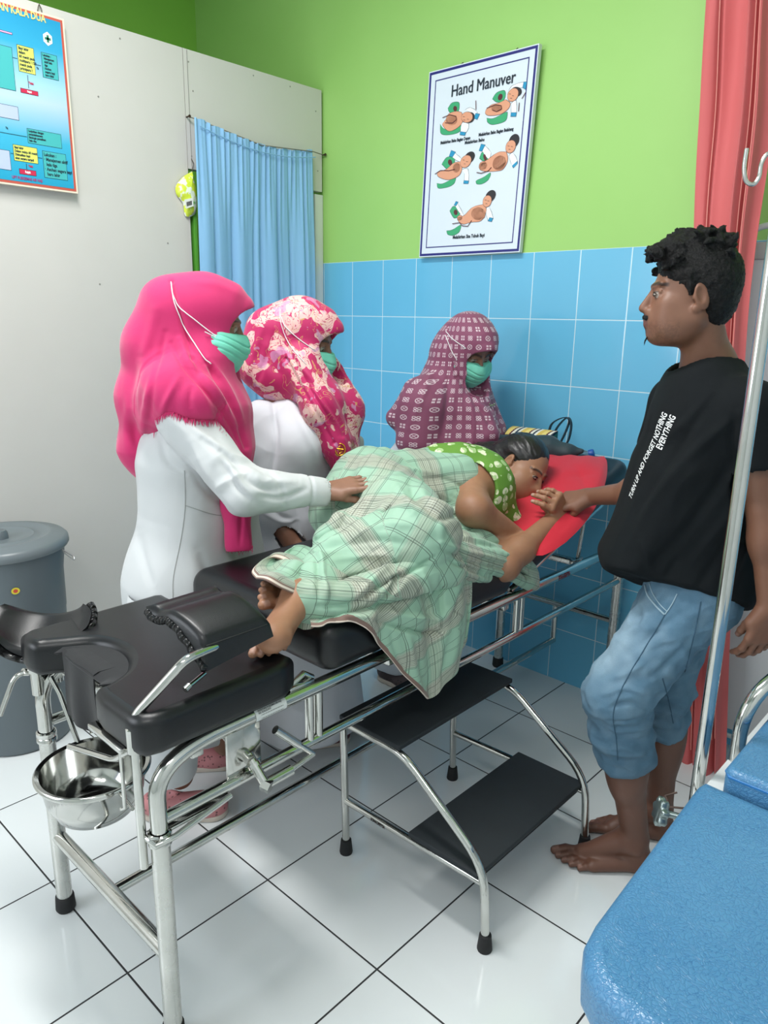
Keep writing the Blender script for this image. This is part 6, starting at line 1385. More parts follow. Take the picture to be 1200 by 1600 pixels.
to_obj('body', B.mesh(1), SKIN, n2, col=woman_col(C2, R2, (0.27, 0.125, 0.078), NN2, 0.97, gaze=(0, 1, -0.5))); del B
K = SDF(V(0.95, -1.0, 0), frame_of(F2), (-0.44, -0.42, 0.05), (0.44, 0.40, 1.34), 0.0045)
K.cap(p2(462, 672, 0), p2(460, 730, 0), 0.135, 0.165, 0.05, flat=(F2, 0.72)); K.cap(p2(460, 720, 0), p2(460, 800, 0), 0.172, 0.170, 0.05, flat=(F2, 0.85)); K.cap(p2(460, 800, 0), p2(462, 900, 0), 0.17, 0.19, 0.05, flat=(F2, 0.85))
K.cap(p2(462, 900, 0), V(0.98, -1.02, 0.12), 0.19, 0.215, 0.05)
K.cap(p2(470, 690, -0.10), p2(500, 690, 0.0), 0.09, 0.09, 0.06)
K.chain([s2R, e2R, lerp(e2R, w2R, 0.34)], [0.060, 0.070, 0.060], 0.04); K.chain([s2L, e2L, lerp(e2L, w2L, 0.6)], [0.066, 0.055, 0.045], 0.025)
K.cap(lerp(e2R, w2R, 0.34), lerp(e2R, w2R, 0.48), 0.058, 0.040, 0.008); wd = unit(w2R - e2R); K.cap(lerp(e2R, w2R, 0.50), w2R + wd * 0.12, 0.0365, 0.036, 0.002, 'sub')
K.cap(p2(560, 690, 0.06), p2(562, 740, 0.06), 0.018, 0.012, 0.01)
K.cut(V(0, 0, 0.075), -UP)
def d2(P, N):
    near = np.exp(-(np.linalg.norm(P - e2R, axis=1) / 0.13) ** 2)
    return folds(P, UP + F2 * 0.1, 9, 1.6, 0.009, 41) + near * folds(P, unit(V(1, 0.6, 0.6)), 18, 6, 0.007, 6) + folds(P, unit(s2R - p2(520, 700)), 11, 3, 0.005, 17) + creases(P, N, [([(425, 620), (432, 680), (425, 740)], 0.009, -0.010), ([(445, 610), (480, 680), (510, 740)], 0.012, 0.006), ([(400, 760), (430, 800), (460, 815)], 0.008, -0.007), ([(410, 800), (440, 815), (465, 812)], 0.006, 0.006), ([(390, 640), (385, 720), (392, 780)], 0.012, 0.006), ([(460, 760), (470, 830), (490, 900)], 0.014, -0.008), ([(500, 760), (510, 840)], 0.012, 0.007)])
to_obj('robe', K.mesh(2), COAT2, n2, disp=d2); del K
shoe(n2, V(*onz(455, 1168, 0)) - V(0.02, 0.02, 0), V(*onz(520, 1152, 0)) + V(0.05, 0.04, 0), colour='#6e4048', name='shoe')
shoe(n2, V(0.93, -0.90, 0), V(1.12, -0.80, 0), colour='#6e4048', name='shoe')
K = SDF(V(0.95, -1.0, 0), frame_of(F2), (-0.34, -0.34, 0.88), (0.34, 0.40, 1.60), 0.003)
def hq2(x, y, z): return C2 + (R2[0] * x + R2[1] * y + R2[2] * z) * 0.97
K.ell(hq2(0, -0.010, 0.035), (0.089, 0.112, 0.100), R2, 0.02); K.cap(hq2(0, 0.055, 0.075), hq2(0, 0.084, 0.070), 0.044, 0.032, 0.03); K.ell(hq2(0, -0.055, -0.02), (0.088, 0.082, 0.11), R2, 0.04)
K.ell(hq2(0, 0.03, -0.06), (0.084, 0.072, 0.085), R2, 0.03)
K.cap(p2(425, 520, 0.02), p2(410, 570, 0.0), 0.08, 0.075, 0.04, flat=(RR2, 1.2))
K.cap(p2(440, 575, -0.03), p2(428, 590, -0.05), 0.085, 0.060, 0.04); K.cap(p2(430, 588, -0.02), p2(480, 605, -0.04), 0.070, 0.070, 0.04); K.cap(p2(480, 580, 0.04), p2(510, 610, 0.06), 0.085, 0.070, 0.04)
K.chain([p2(478, 580, -0.07), p2(505, 640, -0.12), p2(525, 690, -0.12), p2(537, 742, -0.12)], [0.075, 0.070, 0.052, 0.034], 0.04, flat=(F2, 0.75))
K.chain([p2(505, 590, 0.0), p2(535, 640, -0.02), p2(545, 700, -0.05)], [0.07, 0.060, 0.036], 0.04)
K.cap(hq2(0, 0.135, 0.004), hq2(0, 0.080, 0.008), 0.072, 0.058, 0.006, 'sub'); K.cap(hq2(0, 0.125, -0.075), hq2(0, 0.085, -0.07), 0.060, 0.052, 0.008, 'sub')
K.cut(p2(535, 748, -0.12), V(0.15, 0.1, -1), 0.003); K.cut(p2(378, 612, 0.0), unit(V(-0.55, -0.35, -0.85)), 0.003)
def ds2(P, N):
    d = folds(P, unit(p2(530, 700) - p2(440, 560)), 16, 2.5, 0.008, 51) * sstep(1.40, 1.25, P[:, 2]) + folds(P, unit(p2(400, 590) - p2(450, 480)), 12, 2, 0.004, 61)
    for (a, b, w, amp) in ((p2(430, 480, -0.1), p2(445, 560, -0.12), 0.006, -0.009), (p2(445, 560, -0.12), p2(520, 690, -0.14), 0.007, -0.010), (p2(470, 580, -0.12), p2(535, 680, -0.14), 0.006, -0.008)):
        ab = b - a; t = np.clip((P - a) @ ab / (ab @ ab), 0, 1); r = P - a - t[:, None] * ab; vd = unit(CAM - a); r = r - (r @ vd)[:, None] * vd; r = np.linalg.norm(r, axis=1); d = d + amp * np.exp(-(r / w) ** 2) * (N @ vd > 0)
    return d * 0.7 + creases(P, N, [([(440, 485), (448, 540), (480, 600), (530, 680)], 0.007, -0.009), ([(455, 560), (490, 610), (530, 670), (545, 720)], 0.008, 0.007), ([(475, 585), (510, 630), (545, 690)], 0.006, -0.007), ([(415, 500), (395, 560), (385, 600)], 0.010, 0.006), ([(430, 520), (412, 570), (402, 600)], 0.008, -0.006), ([(510, 590), (535, 640), (552, 690)], 0.007, -0.006)])
Ps, Qs_ = K.mesh(2); Ns = vnormals(Ps, Qs_); Ps = Ps + Ns * ds2(Ps, Ns)[:, None]; sc2 = to_obj('headscarf', (Ps, Qs_), scarf_floral(), n2); b2 = bvh_of(Ps, Qs_)
face_mask(C2, R2, 0.97, n2, b2, [[(492, 548), (470, 532), (448, 512), (439, 495), (438, 483)], [(478, 569), (458, 546), (444, 520), (438, 500), (438, 484)]])
br = MB(); bp = ray_on(b2, 531, 702, 0.003); vd = unit(CAM - bp); rx = unit(np.cross(UP, vd)); ry = np.cross(vd, rx)
br.tube([bp + rx * 0.015 * math.cos(a) + ry * 0.018 * math.sin(a) for a in np.linspace(0, 2 * PI, 24)[:-1]], 0.0022, 8, closed=True)
br.tube([bp + rx * x * 0.015 + ry * y * 0.015 for x, y in ((-.6, .4), (0, .7), (.5, .3), (-.3, -.1), (.4, -.5), (-.2, -.8))], 0.002, 6); br.tube([bp + rx * 0.010, bp + rx * -0.011 + ry * 0.003], 0.003, 6); br.build('brooch', mat('gold_brooch', '#d8a23a', 0.25, 1.0), sc2)

# ======== nurse in the purple patterned scarf
n3 = empty('person', (0.98, -0.36, 0)); tag(n3, 'nurse in purple patterned headscarf and mint mask leaning over the bed by the tiled wall', 'person')
h3 = 2.80; p3 = lambda x, y, d=0.0: at(x, y, h3 + d)
C3 = p3(733, 545, 0.0); R3 = frame_of(dirh(-14, -34), (0.0, 0.0, 1)); F3 = dirh(0); RR3 = frame_of(F3)[0]
B = SDF(V(0.98, -0.36, 0), frame_of(F3), (-0.34, -0.30, 0.02), (0.32, 0.40, 1.55), 0.0035)
nb3 = p3(705, 612, 0.06); hip3 = V(0.93, -0.40, 0.78); NN3 = []; head(B, C3, R3, 0.93, neck=nb3, ears=False); B.cap(nb3, hip3, 0.07, 0.12, 0.03)
s3R = p3(655, 650, -0.05); s3L = p3(745, 645, 0.12); e3R = p3(640, 735, -0.06); w3R = p3(690, 760, -0.05); B.cap(nb3, s3R, 0.04, 0.04); B.cap(nb3, s3L, 0.04, 0.04); B.chain([s3R, e3R, w3R], [0.04, 0.034, 0.024], 0.02)
hand(B, w3R, unit(V(1, -0.1, -0.1)), UP, -1, 0.93, paint=NN3)
for hx, hy in ((0.93, -0.48), (0.93, -0.30)): B.cap(hip3, V(hx, hy, 0.10), 0.085, 0.04, 0.03)
to_obj('body', B.mesh(1), SKIN, n3, col=woman_col(C3, R3, (0.30, 0.15, 0.10), NN3, 0.93, gaze=(0, 1, -0.6))); del B
K = SDF(V(0.98, -0.36, 0), frame_of(F3), (-0.34, -0.32, 0.03), (0.34, 0.36, 1.3), 0.005)
K.cap(p3(700, 640, 0.04), hip3, 0.135, 0.165, 0.05, flat=(F3, 0.75)); K.cap(hip3, V(0.93, -0.39, 0.10), 0.165, 0.17, 0.05, flat=(F3, 0.8)); K.chain([s3R, e3R, lerp(e3R, w3R, 0.8)], [0.06, 0.056, 0.05], 0.03)
K.cut(V(0, 0, 0.06), -UP); to_obj('robe', K.mesh(2), COAT2, n3, disp=lambda P, N: folds(P, UP, 10, 2, 0.006, 71))
shoe(n3, V(0.88, -0.50, 0), V(1.10, -0.49, 0), colour='#4a3a3c'); shoe(n3, V(0.88, -0.28, 0), V(1.10, -0.27, 0), colour='#4a3a3c')
K = SDF(V(0.98, -0.36, 0), frame_of(F3), (-0.36, -0.34, 0.84), (0.34, 0.42, 1.56), 0.003)
def hq3(x, y, z): return C3 + (R3[0] * x + R3[1] * y + R3[2] * z) * 0.93
K.ell(hq3(0, -0.010, 0.035), (0.090, 0.112, 0.098), R3, 0.02); K.cap(hq3(0, 0.055, 0.070), hq3(0, 0.086, 0.062), 0.050, 0.036, 0.03); K.ell(hq3(0, -0.050, -0.02), (0.086, 0.080, 0.10), R3, 0.04); K.ell(hq3(0, 0.03, -0.065), (0.086, 0.072, 0.085), R3, 0.03)
K.cap(p3(712, 560, 0.03), p3(705, 630, 0.04), 0.105, 0.150, 0.05, flat=(F3, 0.95)); K.cap(p3(705, 630, 0.04), p3(708, 690, 0.02), 0.150, 0.185, 0.05, flat=(F3, 0.95))
K.cap(p3(660, 620, -0.06), p3(620, 652, -0.06), 0.075, 0.038, 0.05); K.cap(p3(665, 640, -0.08), p3(655, 690, -0.10), 0.09, 0.085, 0.05); K.cap(p3(740, 640, 0.08), p3(768, 672, 0.04), 0.07, 0.05, 0.05); K.cap(p3(745, 640, -0.08), p3(760, 680, -0.12), 0.05, 0.045, 0.05)
K.cap(hq3(0, 0.140, 0.004), hq3(0, 0.082, 0.006), 0.072, 0.057, 0.006, 'sub'); K.cap(hq3(0, 0.125, -0.070), hq3(0, 0.085, -0.065), 0.060, 0.052, 0.008, 'sub')
K.cut(p3(665, 724, -0.12), unit(V(-0.62, -0.05, -0.8)), 0.003); K.cut(p3(700, 730, -0.12), -UP, 0.003)
def ds3(P, N):
    d = folds(P, UP + V(-0.25, -0.1, 0), 11, 1.8, 0.010, 81) * sstep(1.36, 1.15, P[:, 2])
    for (a, b, w, amp) in ((p3(700, 510, -0.1), p3(712, 590, -0.12), 0.006, -0.008), (p3(715, 590, -0.12), p3(765, 660, -0.14), 0.008, -0.010), (p3(735, 600, -0.12), p3(780, 650, -0.14), 0.007, -0.008)):
        ab = b - a; t = np.clip((P - a) @ ab / (ab @ ab), 0, 1); r = P - a - t[:, None] * ab; vd = unit(CAM - a); r = r - (r @ vd)[:, None] * vd; r = np.linalg.norm(r, axis=1); d = d + amp * np.exp(-(r / w) ** 2) * (N @ vd > 0)
    return d * 0.8 + creases(P, N, [([(698, 520), (705, 560), (725, 600), (770, 640)], 0.007, -0.009), ([(700, 560), (700, 620), (690, 680)], 0.012, -0.008), ([(680, 560), (660, 620), (640, 670)], 0.012, 0.006), ([(745, 600), (780, 650)], 0.007, -0.007), ([(730, 610), (740, 660), (735, 710)], 0.010, 0.006), ([(760, 600), (775, 625), (785, 660)], 0.007, 0.005)])
def batik_uv(P, N):
    # wraps round the body: distance round the axis and down it
    ax = C3 * V(1, 1, 0) + V(-0.03, 0.0, 0); q = P - ax; an = np.arctan2(q[:, 1], q[:, 0]); rr = 0.15
    return np.stack([an * rr, P[:, 2], np.zeros(len(P))], 1)
Ps, Qs_ = K.mesh(2); Ns = vnormals(Ps, Qs_); Ps = Ps + Ns * ds3(Ps, Ns)[:, None]; sc3 = to_obj('headscarf', (Ps, Qs_), scarf_batik(), n3, uv=batik_uv); b3 = bvh_of(Ps, Qs_)
face_mask(C3, R3, 0.93, n3, b3, [[(728, 544), (708, 530), (697, 518)], [(714, 562), (704, 544), (696, 524)]])
br = MB(); bp = ray_on(b3, 766, 633, 0.003)
if bp is not None:
    vd = unit(CAM - bp); rx = unit(np.cross(UP, vd)); ry = np.cross(vd, rx)
    for k in range(5): br.lathe([(0, 0), (0.004, 0.0), (0.003, 0.003), (0, 0.004)], bp + rx * (k - 2) * 0.006 + ry * 0.003 * math.sin(k * 2), 8, axis=vd)
    br.build('brooch', mat('grey_green_brooch', '#7a8a72', 0.3, 0.6), sc3)
# ---------------------------------------------------------------- the woman lying on the bed
pa = empty('person', (1.45, -0.9, 0.80)); tag(pa, 'woman in green leaf-print blouse and mint plaid sarong lying on her side on the bed', 'person')
BR, BF = RT, FW
U_h = unit(0.52 * BR + 0.80 * UP + 0.02 * BF); N_h = 0.60 * BR - 0.26 * UP - 0.74 * BF; N_h = unit(N_h - U_h * (N_h @ U_h)); RP = np.array([np.cross(N_h, U_h), N_h, U_h])
CP = onx(814, 733, 1.48)
pel = V(1.30, -1.02, 0.93); che = V(1.47, -0.72, 0.94); nbp = onx(770, 768, 1.46)
sU = onx(735, 730, 1.45); eU = onx(740, 796, 1.585); wU = onx(822, 850, 1.635)
sLo = onx(768, 815, 1.51); eLo = onx(788, 884, 1.685); wLo = onx(878, 800, 1.69)
hpU = V(1.30, -1.00, 0.955); knU = onx(655, 838, 1.64); anU = onx(452, 905, 1.42)
hpL = V(1.34, -1.02, 0.90); knL = V(1.50, -1.08, 0.87); anL = onz(429, 992, 0.805); caL = onz(466, 936, 0.832)
B = SDF(V(1.45, -0.9, 0.8), np.eye(3), (-0.42, -0.95, -0.10), (0.42, 0.75, 0.42), 0.0028)
head(B, CP, RP, 0.94, neck=lerp(CP, nbp, 0.9), ears=True, eyes_open=1.0); NNP = []
B.ell(CP + N_h * 0.04 - U_h * 0.045 + RP[0] * 0.02, (0.058, 0.055, 0.058), RP, 0.03)
B.cap(nbp, che, 0.055, 0.10, 0.03); B.cap(che, pel, 0.10, 0.11, 0.03); B.cap(nbp, sU, 0.05, 0.048, 0.02); B.cap(nbp, sLo, 0.05, 0.045, 0.02)
B.chain([sU, eU, wU], [0.054, 0.044, 0.027], 0.035)
B.chain([sLo, eLo, wLo], [0.044, 0.042, 0.0245], 0.02); B.ell(lerp(eLo, wLo, 0.28), (0.041, 0.045, 0.040), None, 0.02)
B.chain([hpU, knU, anU], [0.08, 0.055, 0.034], 0.02); B.chain([hpL, knL, caL, anL], [0.08, 0.055, 0.038, 0.027], 0.02)
upA = unit(-BF * 0.7 + UP * 0.5 + BR * 0.35); foot(B, anU, onx(480, 922, 1.44), onx(397, 931, 1.545), NNP, -1, 1.0, up=upA)
tB = onz(411, 1031, 0.756); hB = onz(450, 981, 0.756); foot(B, anL, hB, tB, NNP, 1, 0.86, up=unit(UP - BF * 0.25))
hand(B, wU, unit(V(0.05, 1, -0.35)), unit(V(0.8, 0, 0.6)), 1, 0.92, paint=NNP)
hdp = unit(onx(858, 764, 1.71) - wLo)
hand(B, wLo, hdp, unit(V(0.80, -0.35, 0.25)), 1, 0.95, curls=((0.75, 0.55, 0.30), (0.85, 0.6, 0.35), (0.95, 0.65, 0.4), (1.0, 0.7, 0.4)), thumb=((0.3, 0.3, 0.2), 0.35), paint=NNP, spread=0.1)
to_obj('body', B.mesh(1), SKIN, pa, col=woman_col(CP, RP, (0.385, 0.190, 0.108), NNP, 0.94, lips=(0.42, 0.14, 0.12), gaze=(0.1, 1, 0.1))); del B
eye_part(CP, RP, 0.94, 1, pa, (0.1, 1, 0.0), 1.1, 0.0865)
# hair swept back
K = SDF(CP, RP, (-0.13, -0.26, -0.16), (0.13, 0.14, 0.17), 0.003)
def hqp(x, y, z): return CP + (RP[0] * x + RP[1] * y + RP[2] * z) * 0.94
K.ell(hqp(0, -0.022, 0.043), (0.075, 0.088, 0.076), RP, 0.02); K.ell(hqp(0, -0.065, 0.0), (0.070, 0.060, 0.075), RP, 0.03)
K.chain([hqp(0.02, -0.09, -0.01), hqp(0.025, -0.135, -0.025), hqp(0.015, -0.18, -0.04), hqp(0.0, -0.22, -0.05)], [0.045, 0.036, 0.028, 0.014], 0.03)
K.ell(hqp(0, 0.118, 0.018), (0.085, 0.070, 0.085), RP, 0.008, 'sub'); K.ell(hqp(0, 0.07, -0.055), (0.09, 0.082, 0.08), RP, 0.010, 'sub')
K.ell(hqp(0.088, -0.010, -0.004), (0.018, 0.022, 0.035), RP, 0.006, 'sub')
HAIR2 = NT('straight_black_hair'); wv = HAIR2.new('ShaderNodeTexNoise', i_Vector=HAIR2.pos()); wv.inputs['Scale'].default_value = 90; HAIR2.set(Base_Color=HAIR2.mix(wv.outputs['Fac'], rgb('#121112'), rgb('#242022')), Roughness=0.38); HAIR2.bump(wv.outputs['Fac'], 0.4, 0.002)
to_obj('hair', K.mesh(1), HAIR2.m, pa, disp=lambda P, N: folds(P, N_h - 0.3 * U_h, 90, 6, 0.0018, 5))
er = MB(); ep = hqp(0.084, -0.006, -0.034); er.lathe([(0, -0.002), (0.0035, 0), (0.0035, 0.002), (0, 0.003)], ep, 10, axis=RP[0]); er.build('earring', mat('gold_stud', '#c8963a', 0.3, 1.0), pa)
# blouse
BL = NT('green_leaf_print_cloth'); nz = BL.new('ShaderNodeTexNoise', i_Vector=BL.pos()); nz.inputs['Scale'].default_value = 20
w = BL.new('ShaderNodeVectorMath', operation='MULTIPLY_ADD', i_0=nz.outputs['Color'], i_1=(0.03, 0.03, 0.03), i_2=BL.pos())
v1 = BL.new('ShaderNodeTexVoronoi', i_Vector=w.outputs[0]); v1.inputs['Scale'].default_value = 30; v1.inputs['Randomness'].default_value = 0.7
lf = BL.math('LESS_THAN', v1.outputs['Distance'], 0.40); tone = BL.mix(BL.math('GREATER_THAN', BL.noise(60, 2), 0.5), rgb('#e2e6c6'), rgb('#a9c888'))
BL.set(Base_Color=BL.mix(lf, BL.mix(BL.noise(9, 3), rgb('#5c8c30'), rgb('#6a9a3a')), tone), Roughness=0.75); BL.bump(BL.noise(400, 2), 0.2, 0.001)
K = SDF(V(1.45, -0.9, 0.8), np.eye(3), (-0.30, -0.20, -0.02), (0.25, 0.42, 0.36), 0.003)
K.cap(V(1.35, -0.90, 0.94), che, 0.115, 0.120, 0.03); K.cap(che, nbp + V(0, -0.02, -0.01), 0.118, 0.080, 0.03); K.cap(nbp - V(0, 0.03, 0), sU - UP * 0.004, 0.065, 0.060, 0.03); K.cap(nbp, sLo, 0.058, 0.056, 0.03)
K.cap(onx(715, 722, 1.44), onx(685, 722, 1.40), 0.058, 0.055, 0.03)
K.cap(onx(788, 785, 1.55), onx(804, 812, 1.58), 0.024, 0.022, 0.03)
aU = unit(eU - sU); K.cap(sU + aU * 0.040, sU + aU * 0.16, 0.060, 0.076, 0.004, 'sub')
K.cap(CP, lerp(CP, nbp, 0.72), 0.085, 0.058, 0.006, 'sub'); K.ell(CP - U_h * 0.055 + N_h * 0.045, (0.072, 0.072, 0.068), RP, 0.006, 'sub'); 
K.cap(lerp(eU, wU, 0.15), wU, 0.040, 0.03, 0.004, 'sub')
to_obj('blouse', K.mesh(2), BL.m, pa, disp=lambda P, N: folds(P, unit(V(0.3, 0.9, 0.2)), 18, 5, 0.005, 91))
# ---- sarong
SG = NT('mint_plaid_sarong_cloth'); uv = SG.attr('cuv', 'Vector'); sp = SG.new('ShaderNodeSeparateXYZ', i_0=uv); a, b, hm = sp.outputs
def fr_(c, P, off=0.0): return SG.math('FRACT', SG.math('DIVIDE', SG.math('ADD', c, off + 10.0), P))
def ramp1(f, stops): return SG.ramp(f, [(p, (v, v, v)) for p, v in stops])
fa = fr_(a, 0.185); fb = fr_(b, 0.165)
beA = ramp1(fa, [(0.0, 0.0), (0.36, 0.0), (0.42, 1), (0.68, 1), (0.74, 0), (1, 0)]); beB = ramp1(fb, [(0.0, 0.0), (0.55, 0.0), (0.60, 0.7), (0.76, 0.7), (0.82, 0), (1, 0)])
def lines(f, spots, w_):
    r = None
    for s_ in spots:
        l = SG.math('LESS_THAN', SG.math('ABSOLUTE', SG.math('SUBTRACT', f, s_)), w_); r = l if r is None else SG.math('MAXIMUM', r, l)
    return r
dkA = lines(fa, (0.05, 0.075, 0.36, 0.47, 0.58, 0.72, 0.74, 0.92), 0.0040); dkB = lines(fb, (0.10, 0.125, 0.33, 0.54, 0.66, 0.80, 0.825), 0.0045)
fine = SG.math('LESS_THAN', fr_(a, 0.0058), 0.24); fineB = SG.math('LESS_THAN', fr_(b, 0.0066), 0.22)
base = SG.mix(SG.noise(6, 3), rgb('#8fb59d'), rgb('#9fc5ad'))
c = SG.mix(SG.math('MULTIPLY', beA, 0.70), base, rgb('#8f877c')); c = SG.mix(SG.math('MULTIPLY', beB, 0.50), c, rgb('#9a8f82'))
c = SG.mix(SG.math('MULTIPLY', SG.math('MULTIPLY', fine, beA), 0.62), c, rgb('#dfe6d6')); c = SG.mix(SG.math('MULTIPLY', SG.math('MULTIPLY', fineB, beB), 0.45), c, rgb('#d6e2cf'))
c = SG.mix(SG.math('MULTIPLY', SG.math('MAXIMUM', dkA, dkB), 0.72), c, rgb('#3c4540'))
c = SG.mix(SG.math('GREATER_THAN', hm, 0.5), c, rgb('#7c6258')); c = SG.mix(SG.math('GREATER_THAN', hm, 1.5), c, rgb('#d8c9bc'))
SG.set(Base_Color=c, Roughness=0.62, Sheen_Weight=0.2); SG.bump(SG.noise(500, 2), 0.15, 0.001); SGM = SG.m
REG = []      # (a, b, radius, axis u, axis v, offset) for laying the plaid
def reg(a_, b_, r, eu_, nrm, off): eu_ = unit(eu_); ev_ = unit(np.cross(unit(nrm), eu_)); REG.append((V(*a_), V(*b_), r, eu_, ev_, off))
vw = unit(CAM - V(1.5, -1.1, 0.9))
K = SDF(V(1.45, -0.9, 0.8), np.eye(3), (-0.42, -0.75, -0.08), (0.36, 0.36, 0.34), 0.0030)
w0 = V(1.43, -0.80, 0.945)
K.cap(w0, pel + V(0.02, 0, 0.0), 0.120, 0.128, 0.03); K.cap(pel, V(1.30, -1.10, 0.90), 0.120, 0.105, 0.03)
K.cap(onx(705, 748, 1.43), onx(640, 752, 1.36), 0.030, 0.03, 0.03)
K.ell(onx(715, 818, 1.50), (0.095, 0.115, 0.085), None, 0.03)                                           # belly side
K.cap(onx(760, 855, 1.60), onx(720, 860, 1.62), 0.040, 0.055, 0.03)
K.cap(V(1.30, -1.10, 0.92), onx(530, 850, 1.26), 0.085, 0.050, 0.03)                                   # cloth falling behind the shin
K.cap(onx(545, 800, 1.28), onx(515, 838, 1.25), 0.035, 0.028, 0.03)
# upper leg
K.cap(hpU, knU, 0.118, 0.098, 0.010); K.cap(knU, onx(535, 885, 1.52), 0.096, 0.086, 0.02); K.cap(onx(535, 885, 1.52), onx(478, 912, 1.47), 0.080, 0.054, 0.02)
K.cap(onx(610, 790, 1.5), onx(520, 850, 1.42), 0.060, 0.050, 0.03)
# lower layer
K.cap(onz(700, 885, 0.84), onz(600, 915, 0.835), 0.045, 0.040, 0.006); K.cap(onz(600, 915, 0.835), onz(500, 945, 0.825), 0.040, 0.034, 0.015); K.cap(V(1.60, -1.12, 0.85), V(1.55, -1.42, 0.845), 0.06, 0.055, 0.01); K.cap(V(1.55, -1.42, 0.845), onz(488, 936, 0.835), 0.055, 0.048, 0.01)
# folds gathered on the right
Kmain = K; K = SDF(V(1.65, -0.9, 0.75), np.eye(3), (-0.20, -0.35, -0.18), (0.16, 0.36, 0.16), 0.0026)
K.cap(onx(722, 850, 1.64), onx(780, 868, 1.66), 0.035, 0.030, 0.02)
def fold_cap(pts, rs, k=0.007):
    q = [onx(*p) for p in pts]; q = spline(q, 4); rr = np.interp(np.linspace(0, 1, len(q)), np.linspace(0, 1, len(rs)), rs); K.chain(q, list(rr), k)
fold_cap([(692, 862, 1.68), (740, 880, 1.69), (790, 893, 1.69), (826, 915, 1.70)], [0.020, 0.018, 0.020, 0.012])
fold_cap([(688, 850, 1.67), (735, 862, 1.68), (780, 872, 1.68), (815, 880, 1.69), (833, 912, 1.70)], [0.018, 0.020, 0.024, 0.022, 0.012])
fold_cap([(775, 868, 1.68), (805, 872, 1.685), (828, 890, 1.69), (836, 915, 1.70)], [0.018, 0.018, 0.018, 0.012])
fold_cap([(700, 880, 1.69), (720, 895, 1.70), (760, 903, 1.69)], [0.014, 0.017, 0.014])
Pf, Qf = K.mesh(2); K = Kmain
# creases
for pts, r in (([(600, 800, 1.58), (650, 790, 1.60), (684, 800, 1.60), (692, 835, 1.62), (690, 870, 1.66)], 0.006), ([(638, 895, 1.72), (600, 930, 1.70), (560, 960, 1.68), (520, 975, 1.66)], 0.006),
               ([(660, 760, 1.42), (690, 790, 1.52), (720, 795, 1.60), (755, 800, 1.60)], 0.007), ([(505, 838, 1.40), (560, 815, 1.44), (610, 800, 1.5)], 0.006), ([(480, 905, 1.50), (500, 930, 1.52), (520, 950, 1.55)], 0.004)):
    q = spline([onx(*p) for p in pts], 6); K.chain(q, [r] * len(q), 0.014, mode='sub')
K.cut(V(0, 0, 0.775), -UP, 0.003)
# openings: at the cuff for the foot and at the waist
ca = unit(anU - knU); cq = onx(432, 912, 1.435); K.cap(cq + unit(V(-0.3, -0.7, -0.2)) * 0.01, cq + unit(V(-0.3, -0.7, -0.2)) * 0.06, 0.038, 0.04, 0.003, 'sub')
reg(w0, pel, 0.12, V(0.35, 1.0, 0.0), vw, 0.02); reg(V(1.30, -1.10, 0.92), onx(530, 850, 1.26), 0.07, V(0.65, 0.5, 0.1), vw, 0.085)
reg(onx(735, 800, 1.52), onx(740, 805, 1.53), 0.10, V(0.5, 1.0, 0.25), vw, 0.03)
reg(hpU, knU, 0.11, onx(600, 880, 1.64) - onx(655, 790, 1.60), vw, 0.06); reg(knU, onx(520, 885, 1.50), 0.085, knU - onx(540, 915, 1.55), vw, 0.04); reg(onx(520, 885, 1.50), onx(458, 905, 1.43), 0.06, onx(520, 885, 1.5) - onx(455, 900, 1.43), vw, 0.055)
reg(onx(690, 925, 1.62), onx(500, 945, 1.56), 0.055, V(0.15, 1.0, -0.25), vw, 0.10); reg(onx(700, 860, 1.68), onx(826, 905, 1.69), 0.03, onx(826, 905, 1.69) - onx(700, 860, 1.68), vw, 0.0)
def sg_uv(P, N):
    best = np.full(len(P), 9.0); out = np.zeros((len(P), 3))
    wv_ = 0.004 * noise3(P * 16, 4)
    for (a_, b_, r, eu_, ev_, off) in REG:
        ab = b_ - a_; t = np.clip((P - a_) @ ab / (ab @ ab), 0, 1); d = np.linalg.norm(P - a_ - t[:, None] * ab, axis=1) - r; m = d < best
        best[m] = d[m]; out[m, 0] = ((P - a_) @ eu_)[m] + off + wv_[m]; out[m, 1] = ((P - a_) @ ev_)[m] + wv_[m]
    cuff = np.linalg.norm(P - cq, axis=1)
    return out
